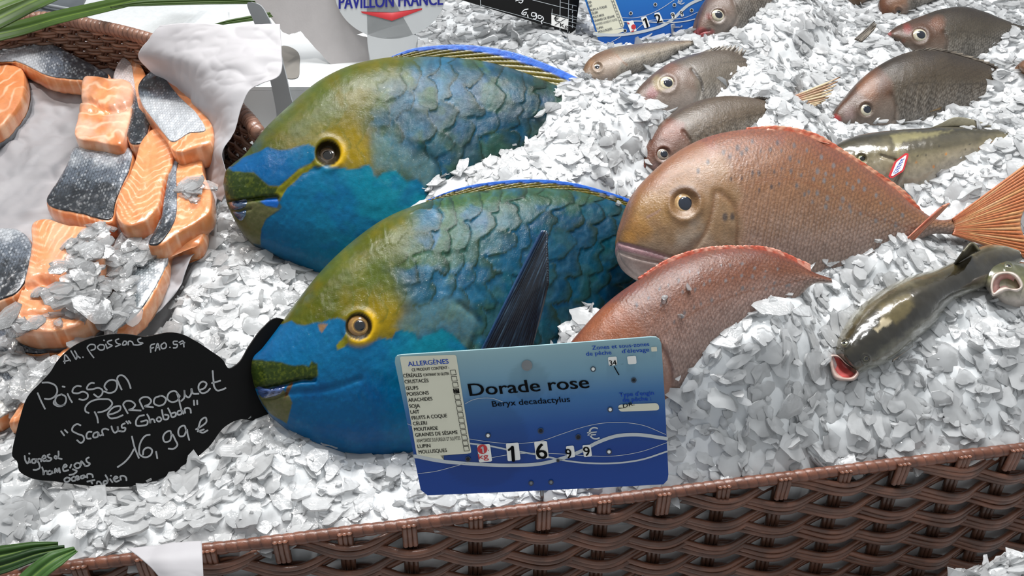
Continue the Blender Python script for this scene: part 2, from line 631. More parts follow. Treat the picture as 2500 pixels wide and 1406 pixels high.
def add_eye(root, body, x, y, r_px, iris, pupil_frac=0.42, rim=None, pupc='#0a0c12', bulge=0.45, sink=0.0, flat=None, oval=1.0, white=None):
    """eyeball > pupil, set on the flank at px x,y; iris = list of (radius fraction, colour)"""
    p, n = body.near(x, y)
    if flat is not None:
        n = nrm(n * (1 - flat) + body.plane.n * flat)
    r = r_px * px_scale(body.plane, x, y)
    p = p - n * sink
    e1 = nrm(np.cross([0, 0, 1.0], n))
    e2 = np.cross(n, e1)
    rings = np.linspace(0, 1, 22)[1:]
    na = 48
    a = np.linspace(0, 2 * math.pi, na, endpoint=False)

    def cap(rad, zfun, colfun, rr):
        pts = [np.array([[0, 0]])] + [np.stack([np.cos(a) * q, np.sin(a) * q], -1) for q in rr]
        pts = np.vstack(pts)
        q = np.concatenate([[0], np.repeat(rr, na)])
        V = p + e1 * (pts[:, 0] * rad)[:, None] + e2 * (pts[:, 1] * rad * oval)[:, None] + n * (zfun(q) * rad)[:, None]
        j = np.arange(na)
        F = [np.stack([np.zeros(na, int), 1 + j, 1 + (j + 1) % na], -1)]
        for k in range(len(rr) - 1):
            o = 1 + k * na
            F.append(np.stack([o + j, o + na + j, o + na + (j + 1) % na, o + (j + 1) % na], -1))
        ang = np.concatenate([[0], np.tile(a, len(rr))])
        return V, F, colfun(q, ang)

    def irc(q, ang):
        rs = [k for k, _ in iris]
        cs = np.array([c(h) for _, h in iris])
        col = np.stack([np.interp(q, rs, cs[:, k]) for k in range(3)], -1)
        nz = 0.8 + 0.4 * fbm(np.cos(ang) * 6 + 20, np.sin(ang) * 6 + q * 8, 3, 5)
        return col * nz[:, None]

    V, F, C = cap(r, lambda q: bulge * np.sqrt(np.clip(1 - (q * 0.98) ** 2, 0, 1)) - 0.18 * q ** 6, irc, rings)
    eye = mk('eye', V, F, M['eye'], root, C)
    pf = pupil_frac
    z0 = lambda q: bulge * np.sqrt(np.clip(1 - (q * pf) ** 2, 0, 1)) + 0.035 * (1 - q ** 8)
    V, F, C = cap(r * pf, lambda q: z0(q) / pf, lambda q, an: np.broadcast_to(c(pupc), (len(q), 3)), np.linspace(0, 1, 7)[1:])
    pu = mk('pupil', V, F, M['eye'], None, C, origin=ORG[root.name])
    pu.parent = eye
    pu.location = (0, 0, 0)
    ORG[pu.name] = ORG[root.name]
    return eye


def fin(name, root, plane, base, tip, lift=0.0, n=60, m=14, th=0.0016, colf=None, rays=0, amp=0.0012, rag=0.0, body=None, material='fin', tiplift=0.0, slant=0.0, fmax=1.0):
    """fin sheet between two px curves on the (lifted) mid plane, folded along its rays"""
    A, B = crom(base, n), crom(tip, n)
    u = np.linspace(0, 1, n)
    f = np.linspace(0, 1, m)
    if rag > 0:
        k = 1 - rag * np.abs(np.sin(u * math.pi * rays)) ** 2 * (0.6 + 0.8 * hsh(np.floor(u * rays), 3, 7))
    else:
        k = np.ones(n)
    q = f[None] * k[:, None]
    X = A[:, None, 0] * (1 - q) + B[:, None, 0] * q
    Y = A[:, None, 1] * (1 - q) + B[:, None, 1] * q
    l = lift + tiplift * q
    fold = amp * np.sin((u[:, None] - slant * q) * math.pi * 2 * rays) * (0.3 + 0.7 * q) * sm(fmax + 0.02, fmax - 0.1, q) if rays else 0.0
    P = plane.off(X, Y, l + fold + 0 * X)
    V, F = solid(P, th)
    U = np.broadcast_to(u[:, None], X.shape)
    Cc = colf(X, Y, U, q).reshape(-1, 3)
    return mk(name, V, F, M[material], root, np.vstack([Cc, Cc]))


def scale_pat(x, y):
    """overlapping scales, free edge toward +x; x,y in scale units -> (id, distance to the free edge, dy)"""
    x, y = np.asarray(x, float), np.asarray(y, float)
    i0 = np.floor(x / 0.5) - 2
    done = np.zeros(x.shape, bool)
    ID, D, DY = np.zeros(x.shape), np.zeros(x.shape), np.zeros(x.shape)
    for k in range(6):
        i = i0 + k
        o = 0.5 * (np.mod(i, 2))
        j = np.round(y - o)
        dy = y - o - j
        e = i * 0.5 + 0.55 * np.sqrt(np.clip(1 - (1.75 * dy) ** 2, 0, 1))
        hit = (~done) & (x < e) & (np.abs(dy) <= 0.5)
        ID = np.where(hit, hsh(i, j, 3), ID)
        D = np.where(hit, e - x, D)
        DY = np.where(hit, dy, DY)
        done |= hit
    return ID, D, DY


def rot(x, y, deg, ox=0, oy=0):
    a = math.radians(deg)
    return (x - ox) * math.cos(a) + (y - oy) * math.sin(a), -(x - ox) * math.sin(a) + (y - oy) * math.cos(a)


def interp_col(v, keys):
    ks = [k for k, _ in keys]
    cs = np.array([c(h) for _, h in keys])
    return np.stack([np.interp(v, ks, cs[:, k]) for k in range(3)], -1)


# ------------------------------------------------------------------ the two parrotfish
def zpts(pts, k, ox, oy):
    return [(ox + x / k, oy + y / k) for x, y in pts]


def parrot_cols(px, py, tt, v, P):
    """olive crown, blue cheek and snout, blue scaled flank"""
    nx, ny = px / 26.0, py / 26.0
    wob = (fbm(nx, ny, 3, P['seed']) - 0.5) * 16
    wb2 = (fbm(px / 70.0, py / 70.0, 3, P['seed'] + 30) - 0.5) * 80
    wb3 = (fbm(px / 80.0, py / 60.0, 3, P['seed'] + 33) - 0.5) * 50
    fine = fbm(px / 5.0, py / 5.0, 3, P['seed'] + 1)
    mid = fbm(px / 40.0, py / 40.0, 4, P['seed'] + 2)
    # crown
    olive = mixc(c('#545a02'), c('#6a6404'), sm(0.35, 0.65, mid))
    olive = mixc(olive, c('#5f7448'), sm(0.45, 0.7, fbm(px / 60.0, py / 60.0, 3, P['seed'] + 70)) * 0.35)
    yel = sm(115, 15, np.hypot((px - P['yel'][0]) * 0.8, py - P['yel'][1]))
    olive = mixc(olive, c('#a08408'), yel * 0.95)
    # body scales
    xs, ys = rot(px + wob * 0.5 + wb2, py + wob * 0.5 + wb3, P['ang'], *P['org'])
    sl, sh_ = P['scale']
    ID, D, DY = scale_pat(xs / sl, ys / sh_)
    B = mixc(c('#0a6a88'), c('#00587e'), ID)
    B = mixc(B, c('#4f92b6'), sm(0.3, 0.8, fbm(px / 34.0 + 7, py / 40.0, 3, P['seed'] + 12) * 0.8 + 0.3 * ID) * P['pale'](px, py) * 0.85)
    B = mixc(B, c('#0f6a78'), sm(0.5, 0.75, mid) * 0.8)
    ol2 = sm(0.45, 0.62, fbm(px / 55.0 + 31, py / 48.0, 4, P['seed'] + 5)) * P['olv'](px, py)
    B = mixc(B, mixc(c('#667420'), c('#4a7546'), fine), ol2 * 0.9)
    grey = P['grey'](px, py) * sm(0.35, 0.6, fbm(px / 60.0, py / 45.0, 3, P['seed'] + 8))
    B = mixc(B, c('#4a5a5c'), grey * 0.55)
    marg = sm(0.34, 0.06, D) * sm(0.3, 0.6, fbm(px / 40, py / 36, 3, 95))
    B = mixc(B, mixc(c('#4a5a1c'), c('#1d4a4a'), mid), marg * 0.6)
    B = mixc(B, B * 0.72, sm(0.3, 0.7, vn(px / 3.0, py / 7.0, 31)) * 0.5)
    edge = sm(0.10, 0.015, D) * (0.5 + 0.5 * fbm(px / 30, py / 30, 2, 91))
    B = mixc(B, mixc(c('#33481c'), c('#0c2430'), mid), edge * 0.95)
    B = mixc(B, c('#9cc4d2'), sm(0.28, 0.34, D) * sm(0.5, 0.36, D) * 0.18 * fine)
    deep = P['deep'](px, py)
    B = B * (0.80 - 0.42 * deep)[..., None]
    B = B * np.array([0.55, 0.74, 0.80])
    olive = olive * np.array([0.80, 0.82, 0.5])
    # crown to flank
    f = sm(-45, 45, sdf(px + wob * 1.6, py + wob, P['crown']))
    crown_edge = sm(0.14, 0.02, D) * sm(0.2, 0.8, tt * 3)
    C = mixc(B, mixc(olive, c('#4f5a1a'), crown_edge * 0.5), f)
    # pale gill plate
    g = sm(-14, 14, sdf(px + wob, py - wob, P['gill']))
    C = mixc(C, mixc(c('#6c8278'), c('#4a7a86'), fine), g * 0.6)
    # snout olive
    s1 = sm(-3, 3, sdf(px + wob * 0.5, py + wob * 0.4, P['lip']))
    lipc = mixc(c('#2a3a10'), c('#4a5618'), sm(0.45, 0.75, fine))
    # blue regions
    for poly in P['blue']:
        d = sdf(px + wob * 0.35, py + wob * 0.35, poly)
        b = sm(-2.0, 2.0, d)
        tone = mixc(c('#00618f'), c('#007c90'), sm(P['teal'][0], P['teal'][1], px + wob * 3))
        tone = mixc(tone, c('#005c98'), P['snb'](px, py) * 0.85)
        tone = mixc(tone, c('#1a8fae'), sm(0.6, 0.85, fine) * 0.22)
        tone = mixc(tone, c('#00528e'), sm(0.5, 0.75, fbm(px / 70.0, py / 50.0, 3, P['seed'] + 60)) * 0.5)
        edgec = sm(9, 1, np.abs(d)) * 0.35
        C = mixc(C, tone * (1 - 0.4 * edgec)[..., None], b)
    C = mixc(C, lipc, s1)
    for poly in P['ole']:
        C = mixc(C, mixc(c('#6f7418'), c('#8a8216'), fine), sm(-2, 2, sdf(px + wob * 0.3, py + wob * 0.3, poly)))
    for poly in P['chin']:
        C = mixc(C, mixc(c('#5a5f34'), c('#6f6b4a'), fine), sm(-2, 2, sdf(px + wob * 0.3, py + wob * 0.3, poly)))
    for poly, h in P['spots']:
        C = mixc(C, c(h), sm(-2, 2, sdf(px, py, poly)))
    # ring at the eye
    r = np.hypot(px - P['eye'][0], py - P['eye'][1]) / P['eye'][2]
    C = mixc(C, c('#d3a90f'), sm(1.7, 1.15, r) * P['ring'](px, py))
    C = mixc(C, c('#2a2008'), sm(1.06, 0.92, r))
    return C * 0.78


def parrot_disp(px, py, tt, v, P):
    wob = (fbm(px / 26.0, py / 26.0, 3, P['seed']) - 0.5) * 16
    wb2 = (fbm(px / 70.0, py / 70.0, 3, P['seed'] + 30) - 0.5) * 80
    wb3 = (fbm(px / 80.0, py / 60.0, 3, P['seed'] + 33) - 0.5) * 50
    xs, ys = rot(px + wob * 0.5 + wb2, py + wob * 0.5 + wb3, P['ang'], *P['org'])
    ID, D, DY = scale_pat(xs / P['scale'][0], ys / P['scale'][1])
    f = sm(-70, 60, -sdf(px, py, P['head']))
    h = 0.0013 * np.clip(1 - D / 0.75, 0, 1) * f
    h = h + 0.0022 * (fbm(px / 70, py / 70, 3, 40) - 0.5) + 0.0007 * (fbm(px / 9, py / 9, 3, 41) - 0.5)
    # mouth line and gill edge
    for ln, dep, wd in P['grooves']:
        L = crom(ln, 30)
        d = np.full(px.shape, 1e9)
        for k in range(len(L) - 1):
            ax, ay = L[k]
            bx, by = L[k + 1]
            t = np.clip(((px - ax) * (bx - ax) + (py - ay) * (by - ay)) / ((bx - ax) ** 2 + (by - ay) ** 2 + 1e-9), 0, 1)
            d = np.minimum(d, np.hypot(px - ax - t * (bx - ax), py - ay - t * (by - ay)))
        h = h - dep * np.exp(-(d / wd) ** 2)
    return h


def dorsal_col(edge='#0748b4', inner='#7d6e12', stripe=13, efrac=0.62, dark='#1c2a0c'):
    def f(X, Y, U, q):
        w = (fbm(X / 14, Y / 14, 2, 77) - 0.5) * 0.10
        ph = np.mod((U - 0.30 * q) * stripe + w * 2, 1.0)
        rays_ = sm(0.30, 0.06, np.minimum(ph, 1 - ph))
        C = mixc(c(inner), c(dark), rays_ * 0.85)
        C = mixc(C, c('#b5a52e'), sm(0.4, 0.6, ph) * 0.35)
        return mixc(C, mixc(c(edge), c('#2b76dd'), fbm(X / 6, Y / 6, 2, 9)), sm(efrac - 0.06, efrac + 0.06, q + w))
    return f


PARROT_IRIS = [(0, '#6a4a22'), (0.42, '#5a3d1a'), (0.47, '#b08a44'), (0.55, '#8f6a32'), (0.82, '#7a5526'), (0.93, '#2b1e10'), (1.0, '#120c08')]

# --- rear parrotfish
PL1 = lean(770, 668, 45, 16, d=0.835)
k4 = 4.0175
blueA = [(553, 402), (565, 408), (592, 386), (625, 372), (655, 360), (682, 368), (705, 367), (730, 357), (755, 354), (770, 360), (769, 385), (760, 394),
         (735, 410), (700, 440), (680, 455), (655, 452), (640, 440), (620, 421), (590, 419), (570, 421)]
blueB = [(690, 480), (703, 460), (740, 425), (765, 406), (800, 405), (825, 409), (855, 413), (870, 412), (885, 406), (902, 403), (909, 412), (914, 430), (922, 434), (934, 424), (950, 417), (967, 417), (980, 430), (992, 441), (1004, 438), (1018, 437), (1030, 448), (1038, 461), (1044, 477), (1042, 500), (1050, 560), (1050, 760), (560, 760),
         (636, 598), (637, 560), (650, 535), (680, 517), (689, 507), (682, 495)]
P1 = dict(seed=3, yel=(860, 372), ang=14, org=(1000, 300), scale=(100, 78),
          pale=lambda x, y: sm(1240, 1000, x) * sm(330, 200, y), olv=lambda x, y: np.clip(0.95 - 0.3 * sm(1000, 1200, x) + 0.3 * sm(210, 140, y - (x - 1000) * 0.1), 0, 1),
          grey=lambda x, y: sm(360, 220, np.hypot((x - 1130), (y - 310) * 1.6)), deep=lambda x, y: sm(1080, 1420, x) * 0.9,
          crown=[(500, 520), (640, 320), (800, 150), (1000, 60), (1090, 60), (1020, 150), (930, 215), (905, 300), (925, 420), (800, 420), (700, 500)],
          gill=[(905, 330), (960, 330), (1020, 380), (1065, 405), (1060, 440), (1035, 455), (1000, 430), (950, 410), (915, 415)],
          lip=[(520, 400), (570, 420), (595, 420), (622, 424), (642, 442), (656, 456), (678, 460), (684, 474), (650, 485), (610, 497), (520, 505)],
          blue=[blueA, blueB], teal=(650, 1000), snb=lambda x, y: sm(800, 620, x) * sm(470, 400, y),
          ole=[[(800, 398), (770, 392), (735, 412), (700, 442), (680, 457), (672, 472), (688, 482), (704, 459), (740, 424), (768, 405)]],
          chin=[[(560, 500), (612, 488), (640, 500), (655, 505), (683, 511), (650, 533), (638, 560), (636, 598), (600, 590), (560, 540)]],
          spots=[([(636, 492), (655, 484), (676, 483), (681, 496), (676, 506), (650, 502)], '#0f5fb8')],
          eye=(801, 374, 31), ring=lambda x, y: sm(790, 815, x) * sm(345, 375, y + (x - 801) * 0.3) * sm(415, 395, y + 0.0 * x),
          head=[(500, 560), (640, 300), (800, 180), (900, 170), (930, 260), (960, 330), (1050, 400), (1045, 500), (1000, 800), (500, 800)],
          grooves=[([(556, 495), (600, 490), (640, 484), (676, 482)], 0.005, 4.5), ([(560, 515), (590, 514), (612, 510)], 0.0025, 3.0),
                   ([(1030, 365), (1066, 410), (1056, 470), (1044, 520)], 0.002, 9.0),
                   ([(800, 405), (740, 425), (690, 470)], 0.0012, 6.0)])
RIBS1 = [(545, 449, 546, 455), (550, 421, 553, 492), (566, 402, 574, 540), (598, 376, 605, 583), (643, 318, 650, 612), (705, 258, 720, 648),
         (780, 196, 800, 682), (860, 158, 885, 705), (940, 141, 975, 700), (1020, 138, 1060, 660), (1100, 140, 1140, 600), (1180, 149, 1210, 545),
         (1260, 170, 1285, 490), (1340, 200, 1355, 435), (1410, 228, 1420, 390), (1470, 248, 1475, 345), (1540, 275, 1542, 330), (1600, 292, 1600, 308)]
TH1 = [(0, 0.012), (0.06, 0.026), (0.2, 0.046), (0.4, 0.058), (0.6, 0.050), (0.8, 0.030), (1.0, 0.006)]
f1 = thing('parrotfish', 'blue parrotfish with olive crown lying at the back of the two, eye sunken and dark', 'fish', PL1.hit(np.array(800.), np.array(690.)), 'parrotfish on ice')
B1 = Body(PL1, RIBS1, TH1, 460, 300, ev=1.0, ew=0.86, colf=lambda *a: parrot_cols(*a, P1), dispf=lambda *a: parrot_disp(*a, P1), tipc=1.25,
          eyes=[(801, 374, 31, 0.009, 0.0022)])
B1.build('body', M['fish'], f1)
add_eye(f1, B1, 801, 380, 29, [(0, '#4a3a2a'), (0.5, '#5a4630'), (0.8, '#3a2c1c'), (1, '#0c0806')], 0.4, bulge=0.35, sink=0.002, pupc='#14100c', flat=0.7)
fin('dorsal_fin', f1, PL1, [(950, 148), (1010, 142), (1080, 141), (1150, 150), (1230, 168), (1310, 196), (1380, 224), (1440, 244), (1486, 254)],
    [(958, 138), (1000, 122), (1060, 113), (1130, 111), (1240, 126), (1340, 160), (1420, 197), (1470, 226), (1490, 240)], n=260, m=18, colf=dorsal_col(),
    rays=13, amp=0.0014, th=0.003, lift=0.002, slant=0.30, fmax=0.66)


def beak(root, body, poly, cols, groove):
    """tooth plates: a small shield set on the snout"""
    Bp = crom(poly, 40, closed=True)
    pts, F = star(Bp, [0.3, 0.55, 0.75, 0.9, 1.0])
    l = body.lift_at(pts[:, 0], pts[:, 1])
    q = np.concatenate([[0]] + [np.full(40, r) for r in (0.3, 0.55, 0.75, 0.9, 1.0)])
    V = body.plane.off(pts[:, 0], pts[:, 1], l + 0.0032 * (1 - q ** 3) - 0.0006)
    C = mixc(c(cols[0]), c(cols[1]), sm(0.35, 0.65, fbm(pts[:, 0] / 9, pts[:, 1] / 5, 2, 8)))
    return mk('tooth_plate', V, F, M['eye'], root, C)


beak(f1, B1, [(557, 495), (580, 490), (604, 487), (602, 502), (585, 512), (567, 513)], ('#15243f', '#3d5470'), None)
beak(f1, B1, [(568, 517), (586, 516), (601, 511), (600, 527), (588, 540), (577, 532)], ('#1b3358', '#56708c'), None)
ice_line(PL1, [(1050, 500), (1068, 460), (1090, 430), (1105, 392), (1130, 372), (1200, 370), (1300, 382), (1345, 345), (1390, 285), (1455, 256), (1495, 246), (1560, 255)], 0.040, 0.03)
ice_line(PL1, [(590, 575), (640, 620), (700, 655), (770, 685)], 0.0, 0.04)

# --- front parrotfish
PL2 = lean(850, 1090, 45, 25, d=0.675)
P2 = dict(seed=53, yel=(930, 795), ang=18, org=(1000, 600), scale=(92, 70),
          pale=lambda x, y: sm(1320, 1050, x) * 0.9, olv=lambda x, y: np.clip(1.0 - 0.75 * sm(1000, 1300, x) + 0.6 * sm(70, 0, y - (470 + (x - 1200) * 0.05)), 0, 1),
          grey=lambda x, y: sm(160, 60, np.hypot((x - 960), (y - 640) * 1.2)), deep=lambda x, y: sm(1150, 1500, x) * 0.6,
          crown=[(560, 850), (720, 730), (800, 600), (950, 500), (1020, 500), (1000, 600), (960, 660), (1000, 740), (985, 830), (800, 850), (700, 850)],
          gill=[(960, 800), (1030, 745), (1090, 725), (1150, 745), (1165, 800), (1140, 850), (1080, 800), (1020, 820)],
          lip=[(600, 878), (640, 878), (690, 885), (722, 893), (738, 889), (752, 892), (760, 881), (775, 888), (774, 918), (762, 930), (740, 928), (712, 936), (690, 941), (655, 948), (600, 950)],
          blue=[[(670, 792), (690, 791), (712, 783), (726, 793), (745, 794), (768, 788), (785, 788), (805, 779), (825, 776), (845, 784), (845, 815), (823, 850), (850, 840), (885, 839),
                 (925, 827), (955, 826), (966, 806), (1013, 812), (1020, 830), (1040, 818), (1080, 802), (1108, 818), (1142, 853), (1200, 1200), (560, 1200), (560, 850)]],
          teal=(900, 1050), snb=lambda x, y: np.clip(sm(820, 650, x) * sm(900, 820, y) * 0.5 + sm(880, 980, y) * 0.6, 0, 1),
          ole=[[(845, 813), (850, 838), (836, 850), (824, 853), (821, 843), (832, 830)]],
          chin=[[(630, 965), (690, 950), (705, 965), (715, 985), (708, 1010), (700, 1034), (660, 1010), (640, 985)]],
          spots=[([(776, 792), (788, 790), (800, 792), (786, 812), (780, 806)], '#8a6a4a'), ([(700, 945), (712, 932), (716, 936), (702, 965), (694, 975)], '#6a4a2a')],
          eye=(876, 797, 33), ring=lambda x, y: sm(860, 885, x + (y - 797) * 0.6) * 1.0,
          head=[(560, 900), (720, 730), (850, 600), (960, 620), (1000, 720), (1150, 740), (1160, 860), (1100, 1300), (500, 1300)],
          grooves=[([(622, 947), (660, 946), (700, 938), (730, 930), (768, 928)], 0.0045, 4.5), ([(640, 975), (670, 972), (700, 962)], 0.002, 3.0),
                   ([(1120, 742), (1168, 790), (1160, 830), (1140, 870)], 0.002, 9.0), ([(700, 960), (800, 950), (880, 925)], 0.0014, 7.0)])
RIBS2 = [(613, 905, 614, 912), (616, 878, 622, 945), (640, 850, 640, 985), (682, 795, 690, 1042), (725, 735, 755, 1082), (790, 655, 830, 1108), (865, 585, 910, 1118),
         (945, 530, 1000, 1115), (1035, 494, 1090, 1100), (1120, 474, 1180, 1075), (1210, 462, 1265, 1035), (1300, 458, 1345, 980), (1390, 463, 1420, 900), (1465, 480, 1480, 820),
         (1535, 505, 1540, 740), (1600, 545, 1600, 680), (1650, 580, 1650, 630)]
TH2 = [(0, 0.010), (0.06, 0.024), (0.2, 0.044), (0.4, 0.055), (0.6, 0.048), (0.78, 0.030), (1.0, 0.005)]
f2 = thing('parrotfish', 'blue parrotfish at the front with clear yellow-ringed eye and raised dark side fin', 'fish', PL2.hit(np.array(850.), np.array(1110.)), 'parrotfish on ice')
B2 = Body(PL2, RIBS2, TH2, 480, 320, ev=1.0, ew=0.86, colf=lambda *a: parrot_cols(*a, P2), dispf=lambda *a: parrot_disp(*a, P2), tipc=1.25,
          eyes=[(876, 797, 32, 0.0035, 0.0022)])
B2.build('body', M['fish'], f2)
add_eye(f2, B2, 876, 797, 33, PARROT_IRIS, 0.36, bulge=0.42, sink=0.0012, pupc='#101218', flat=0.7)
fin('dorsal_fin', f2, PL2, [(1040, 497), (1090, 484), (1150, 474), (1220, 466), (1300, 463), (1390, 470), (1460, 486), (1530, 507), (1560, 520)],
    [(1046, 488), (1090, 470), (1150, 453), (1220, 443), (1310, 439), (1400, 448), (1470, 466), (1540, 490), (1575, 510)], n=240, m=16, colf=dorsal_col(efrac=0.66),
    rays=13, amp=0.0010, th=0.003, lift=0.002, slant=0.30, fmax=0.7)
beak(f2, B2, [(624, 946), (660, 947), (697, 940), (690, 958), (670, 968), (640, 972), (628, 962)], ('#16254a', '#44598a'), None)


def pect_col(X, Y, U, q):
    s = fbm(U * 40 + q * 2, q * 3, 3, 12)
    C = mixc(c('#171c27'), c('#2f4255'), sm(0.4, 0.7, s))
    C = mixc(C, c('#5b7688'), sm(0.64, 0.75, s) * 0.6)
    return mixc(C, c('#1d4a78'), sm(0.08, 0.0, U) * 0.8)


fin('pectoral_fin', f2, PL2, [(1165, 872), (1200, 868), (1260, 862), (1300, 850)], [(1322, 562), (1332, 563), (1336, 600), (1338, 690)], lift=0.052, tiplift=0.035, n=90, m=50,
    colf=pect_col, rays=22, amp=0.0007, th=0.0022)
ice_line(PL2, [(645, 1000), (700, 1048), (770, 1086), (850, 1106), (930, 1114), (1010, 1112), (1100, 1100)], 0.012, 0.035)
ice_line(PL2, [(1560, 700), (1600, 680), (1700, 640)], 0.0, 0.03)

# ------------------------------------------------------------------ sea breams
def line_d(px, py, pts, n=40):
    L = crom(pts, n)
    d = np.full(np.shape(px), 1e9)
    for k in range(len(L) - 1):
        ax, ay = L[k]
        bx, by = L[k + 1]
        t = np.clip(((px - ax) * (bx - ax) + (py - ay) * (by - ay)) / ((bx - ax) ** 2 + (by - ay) ** 2 + 1e-9), 0, 1)
        d = np.minimum(d, np.hypot(px - ax - t * (bx - ax), py - ay - t * (by - ay)))
    return d


def rose_col(P):
    def f(px, py, tt, v):
        n1 = fbm(px / 34, py / 34, 4, P['seed'])
        n2 = fbm(px / 5.0, py / 9.0, 3, P['seed'] + 1)
        C = interp_col(v + (n1 - 0.5) * 0.35, P['keys'])
        C = mixc(C, C * 0.78, sm(0.5, 0.7, n2) * 0.6)
        # fine scale rows
        xs, ys = rot(px, py, P['ang'])
        ID, D, DY = scale_pat(xs / P['sc'], ys / (P['sc'] * 0.72))
        body = sm(-20, 30, -sdf(px, py, P['head']))
        C = mixc(C, C * 0.5 + c('#8a5f64') * 0.10, sm(0.34, 0.04, D) * body * 0.8)
        C = mixc(C, c('#dccac8'), sm(0.34, 0.5, D) * body * 0.30 * sm(0.5, -0.4, v))
        # head
        hd = sm(-15, 15, sdf(px + (n1 - 0.5) * 30, py, P['head']))
        C = mixc(C, interp_col(v + (n1 - 0.5) * 0.5, P['hkeys']), hd * 0.85)
        for (x, y, r, h, a) in P['patch']:
            C = mixc(C, c(h), a * sm(r, r * 0.25, np.hypot(px - x, py - y) + (n1 - 0.5) * r))
        # blue spots in rows
        for (x, y, r) in P['spots']:
            C = mixc(C, mixc(c('#262934'), c('#74787f'), sm(P['spx'][0], P['spx'][1], np.asarray(x, float))), 0.75 * sm(r * 0.95, r * 0.4, np.hypot((px - x) * 1.2, (py - y) * 0.75)))
        C = mixc(C, c('#7a4a30'), sm(3.5, 0.8, line_d(px, py, P['lat'])) * 0.45 * body)
        for ln, wd, h, a in P['lines']:
            C = mixc(C, c(h), a * sm(wd, wd * 0.3, line_d(px, py, ln)))
        for poly, h, sft in P['poly']:
            C = mixc(C, c(h) * (0.9 + 0.2 * n2)[..., None], sm(-sft, sft, sdf(px + (n1 - 0.5) * 12, py, poly)))
        return C * np.array([0.76, 0.74, 0.70])
    return f


def bream_disp(P):
    def f(px, py, tt, v):
        xs, ys = rot(px, py, P['ang'])
        ID, D, DY = scale_pat(xs / P['sc'], ys / (P['sc'] * 0.72))
        body = sm(-20, 30, -sdf(px, py, P['head']))
        h = 0.0006 * np.clip(1 - D / 0.8, 0, 1) * body + 0.0012 * (fbm(px / 50, py / 50, 3, 4) - 0.5)
        for ln, dep, wd in P['grooves']:
            h = h - dep * np.exp(-(line_d(px, py, ln) / wd) ** 2)
        return h
    return f


random.seed(5)
PL3 = lean(1760, 720, 47, 12, d=0.73)
R1H = [(1480, 600), (1530, 480), (1600, 380), (1680, 330), (1760, 380), (1800, 470), (1810, 560), (1800, 660), (1700, 760), (1500, 720)]
spots = []
for ln, k in (([(1780, 380), (1830, 365), (1900, 372), (1980, 400)], 9), ([(1780, 440), (1850, 418), (1900, 415), (1960, 425), (2040, 450)], 11),
              ([(1850, 460), (1920, 455), (2000, 472), (2080, 505)], 9), ([(1990, 420), (2060, 440), (2130, 475), (2200, 520)], 10),
              ([(1960, 480), (2050, 510), (2120, 530), (2190, 545)], 9), ([(1900, 345), (1960, 360), (2040, 400), (2100, 440)], 7), ([(1700, 415), (1760, 375), (1830, 345)], 5)):
    for x, y in crom(ln, k):
        spots.append((x + random.uniform(-7, 7), y + random.uniform(-6, 6), random.uniform(4.5, 8.5)))
spots.append((1770, 530, 12))
spots.append((1788, 529, 10))
PR1 = dict(seed=71, ang=12, sc=17, keys=[(-1, '#bfaaa2'), (-0.5, '#b0958a'), (-0.15, '#a07f6a'), (0.3, '#93694a'), (0.75, '#8c5a3c'), (1, '#8a523e')], head=R1H,
           hkeys=[(-1, '#b8a8a0'), (-0.4, '#9c8872'), (0, '#8c7050'), (0.6, '#8c6640'), (1, '#8f6246')], spots=spots, spx=(1850, 2050),
           patch=[(1560, 560, 42, '#a9762a', 0.6), (1540, 582, 26, '#b58038', 0.6), (1600, 510, 60, '#a07838', 0.5), (1700, 600, 70, '#a9a29a', 0.5), (1720, 610, 40, '#b89a80', 0.5)],
           lat=[(1810, 465), (1860, 440), (1940, 438), (2020, 470), (2120, 525), (2240, 560)],
           lines=[([(1745, 470), (1738, 520), (1720, 570), (1680, 620), (1650, 640)], 7, '#7b5638', 0.6), ([(1760, 470), (1790, 500), (1800, 550), (1798, 590), (1805, 620)], 6, '#6f4c30', 0.6),
                  ([(1512, 596), (1545, 604), (1590, 618), (1640, 630)], 4, '#8a5a58', 0.85), ([(1512, 616), (1560, 632), (1620, 642)], 3.5, '#94706c', 0.7),
                  ([(1640, 470), (1660, 458), (1690, 462), (1705, 480)], 9, '#5a3a20', 0.8), ([(1580, 530), (1600, 520), (1612, 512)], 4, '#8a6a60', 0.7)],
           poly=[([(1500, 592), (1530, 596), (1575, 607), (1625, 622), (1645, 632), (1625, 700), (1560, 690), (1500, 640)], '#d3bfbb', 5),
                 ([(1500, 590), (1535, 594), (1590, 612), (1622, 624), (1618, 634), (1570, 624), (1505, 608)], '#b9929a', 3)],
           grooves=[([(1508, 614), (1560, 630), (1630, 645)], 0.0025, 4), ([(1745, 470), (1738, 520), (1720, 570), (1670, 625)], 0.0011, 8), ([(1760, 470), (1790, 500), (1800, 550), (1800, 610)], 0.0014, 8),
                    ([(1512, 594), (1590, 614), (1640, 630)], 0.0018, 3.5)])
RIBS3 = [(1508, 594, 1508, 602), (1512, 572, 1514, 628), (1524, 532, 1535, 658), (1546, 474, 1572, 684), (1588, 424, 1622, 708), (1650, 373, 1682, 730), (1722, 336, 1752, 742),
         (1800, 318, 1830, 745), (1880, 314, 1910, 735), (1960, 328, 1985, 715), (2040, 364, 2060, 685), (2110, 407, 2130, 650), (2180, 457, 2190, 615), (2246, 512, 2245, 585),
         (2296, 537, 2295, 568), (2345, 528, 2348, 572), (2400, 505, 2405, 575)]
f3 = thing('rose_sea_bream', 'large pinkish bronze sea bream with blue specks and spread orange tail', 'fish', PL3.hit(np.array(1760.), np.array(740.)), 'rose sea breams on ice')
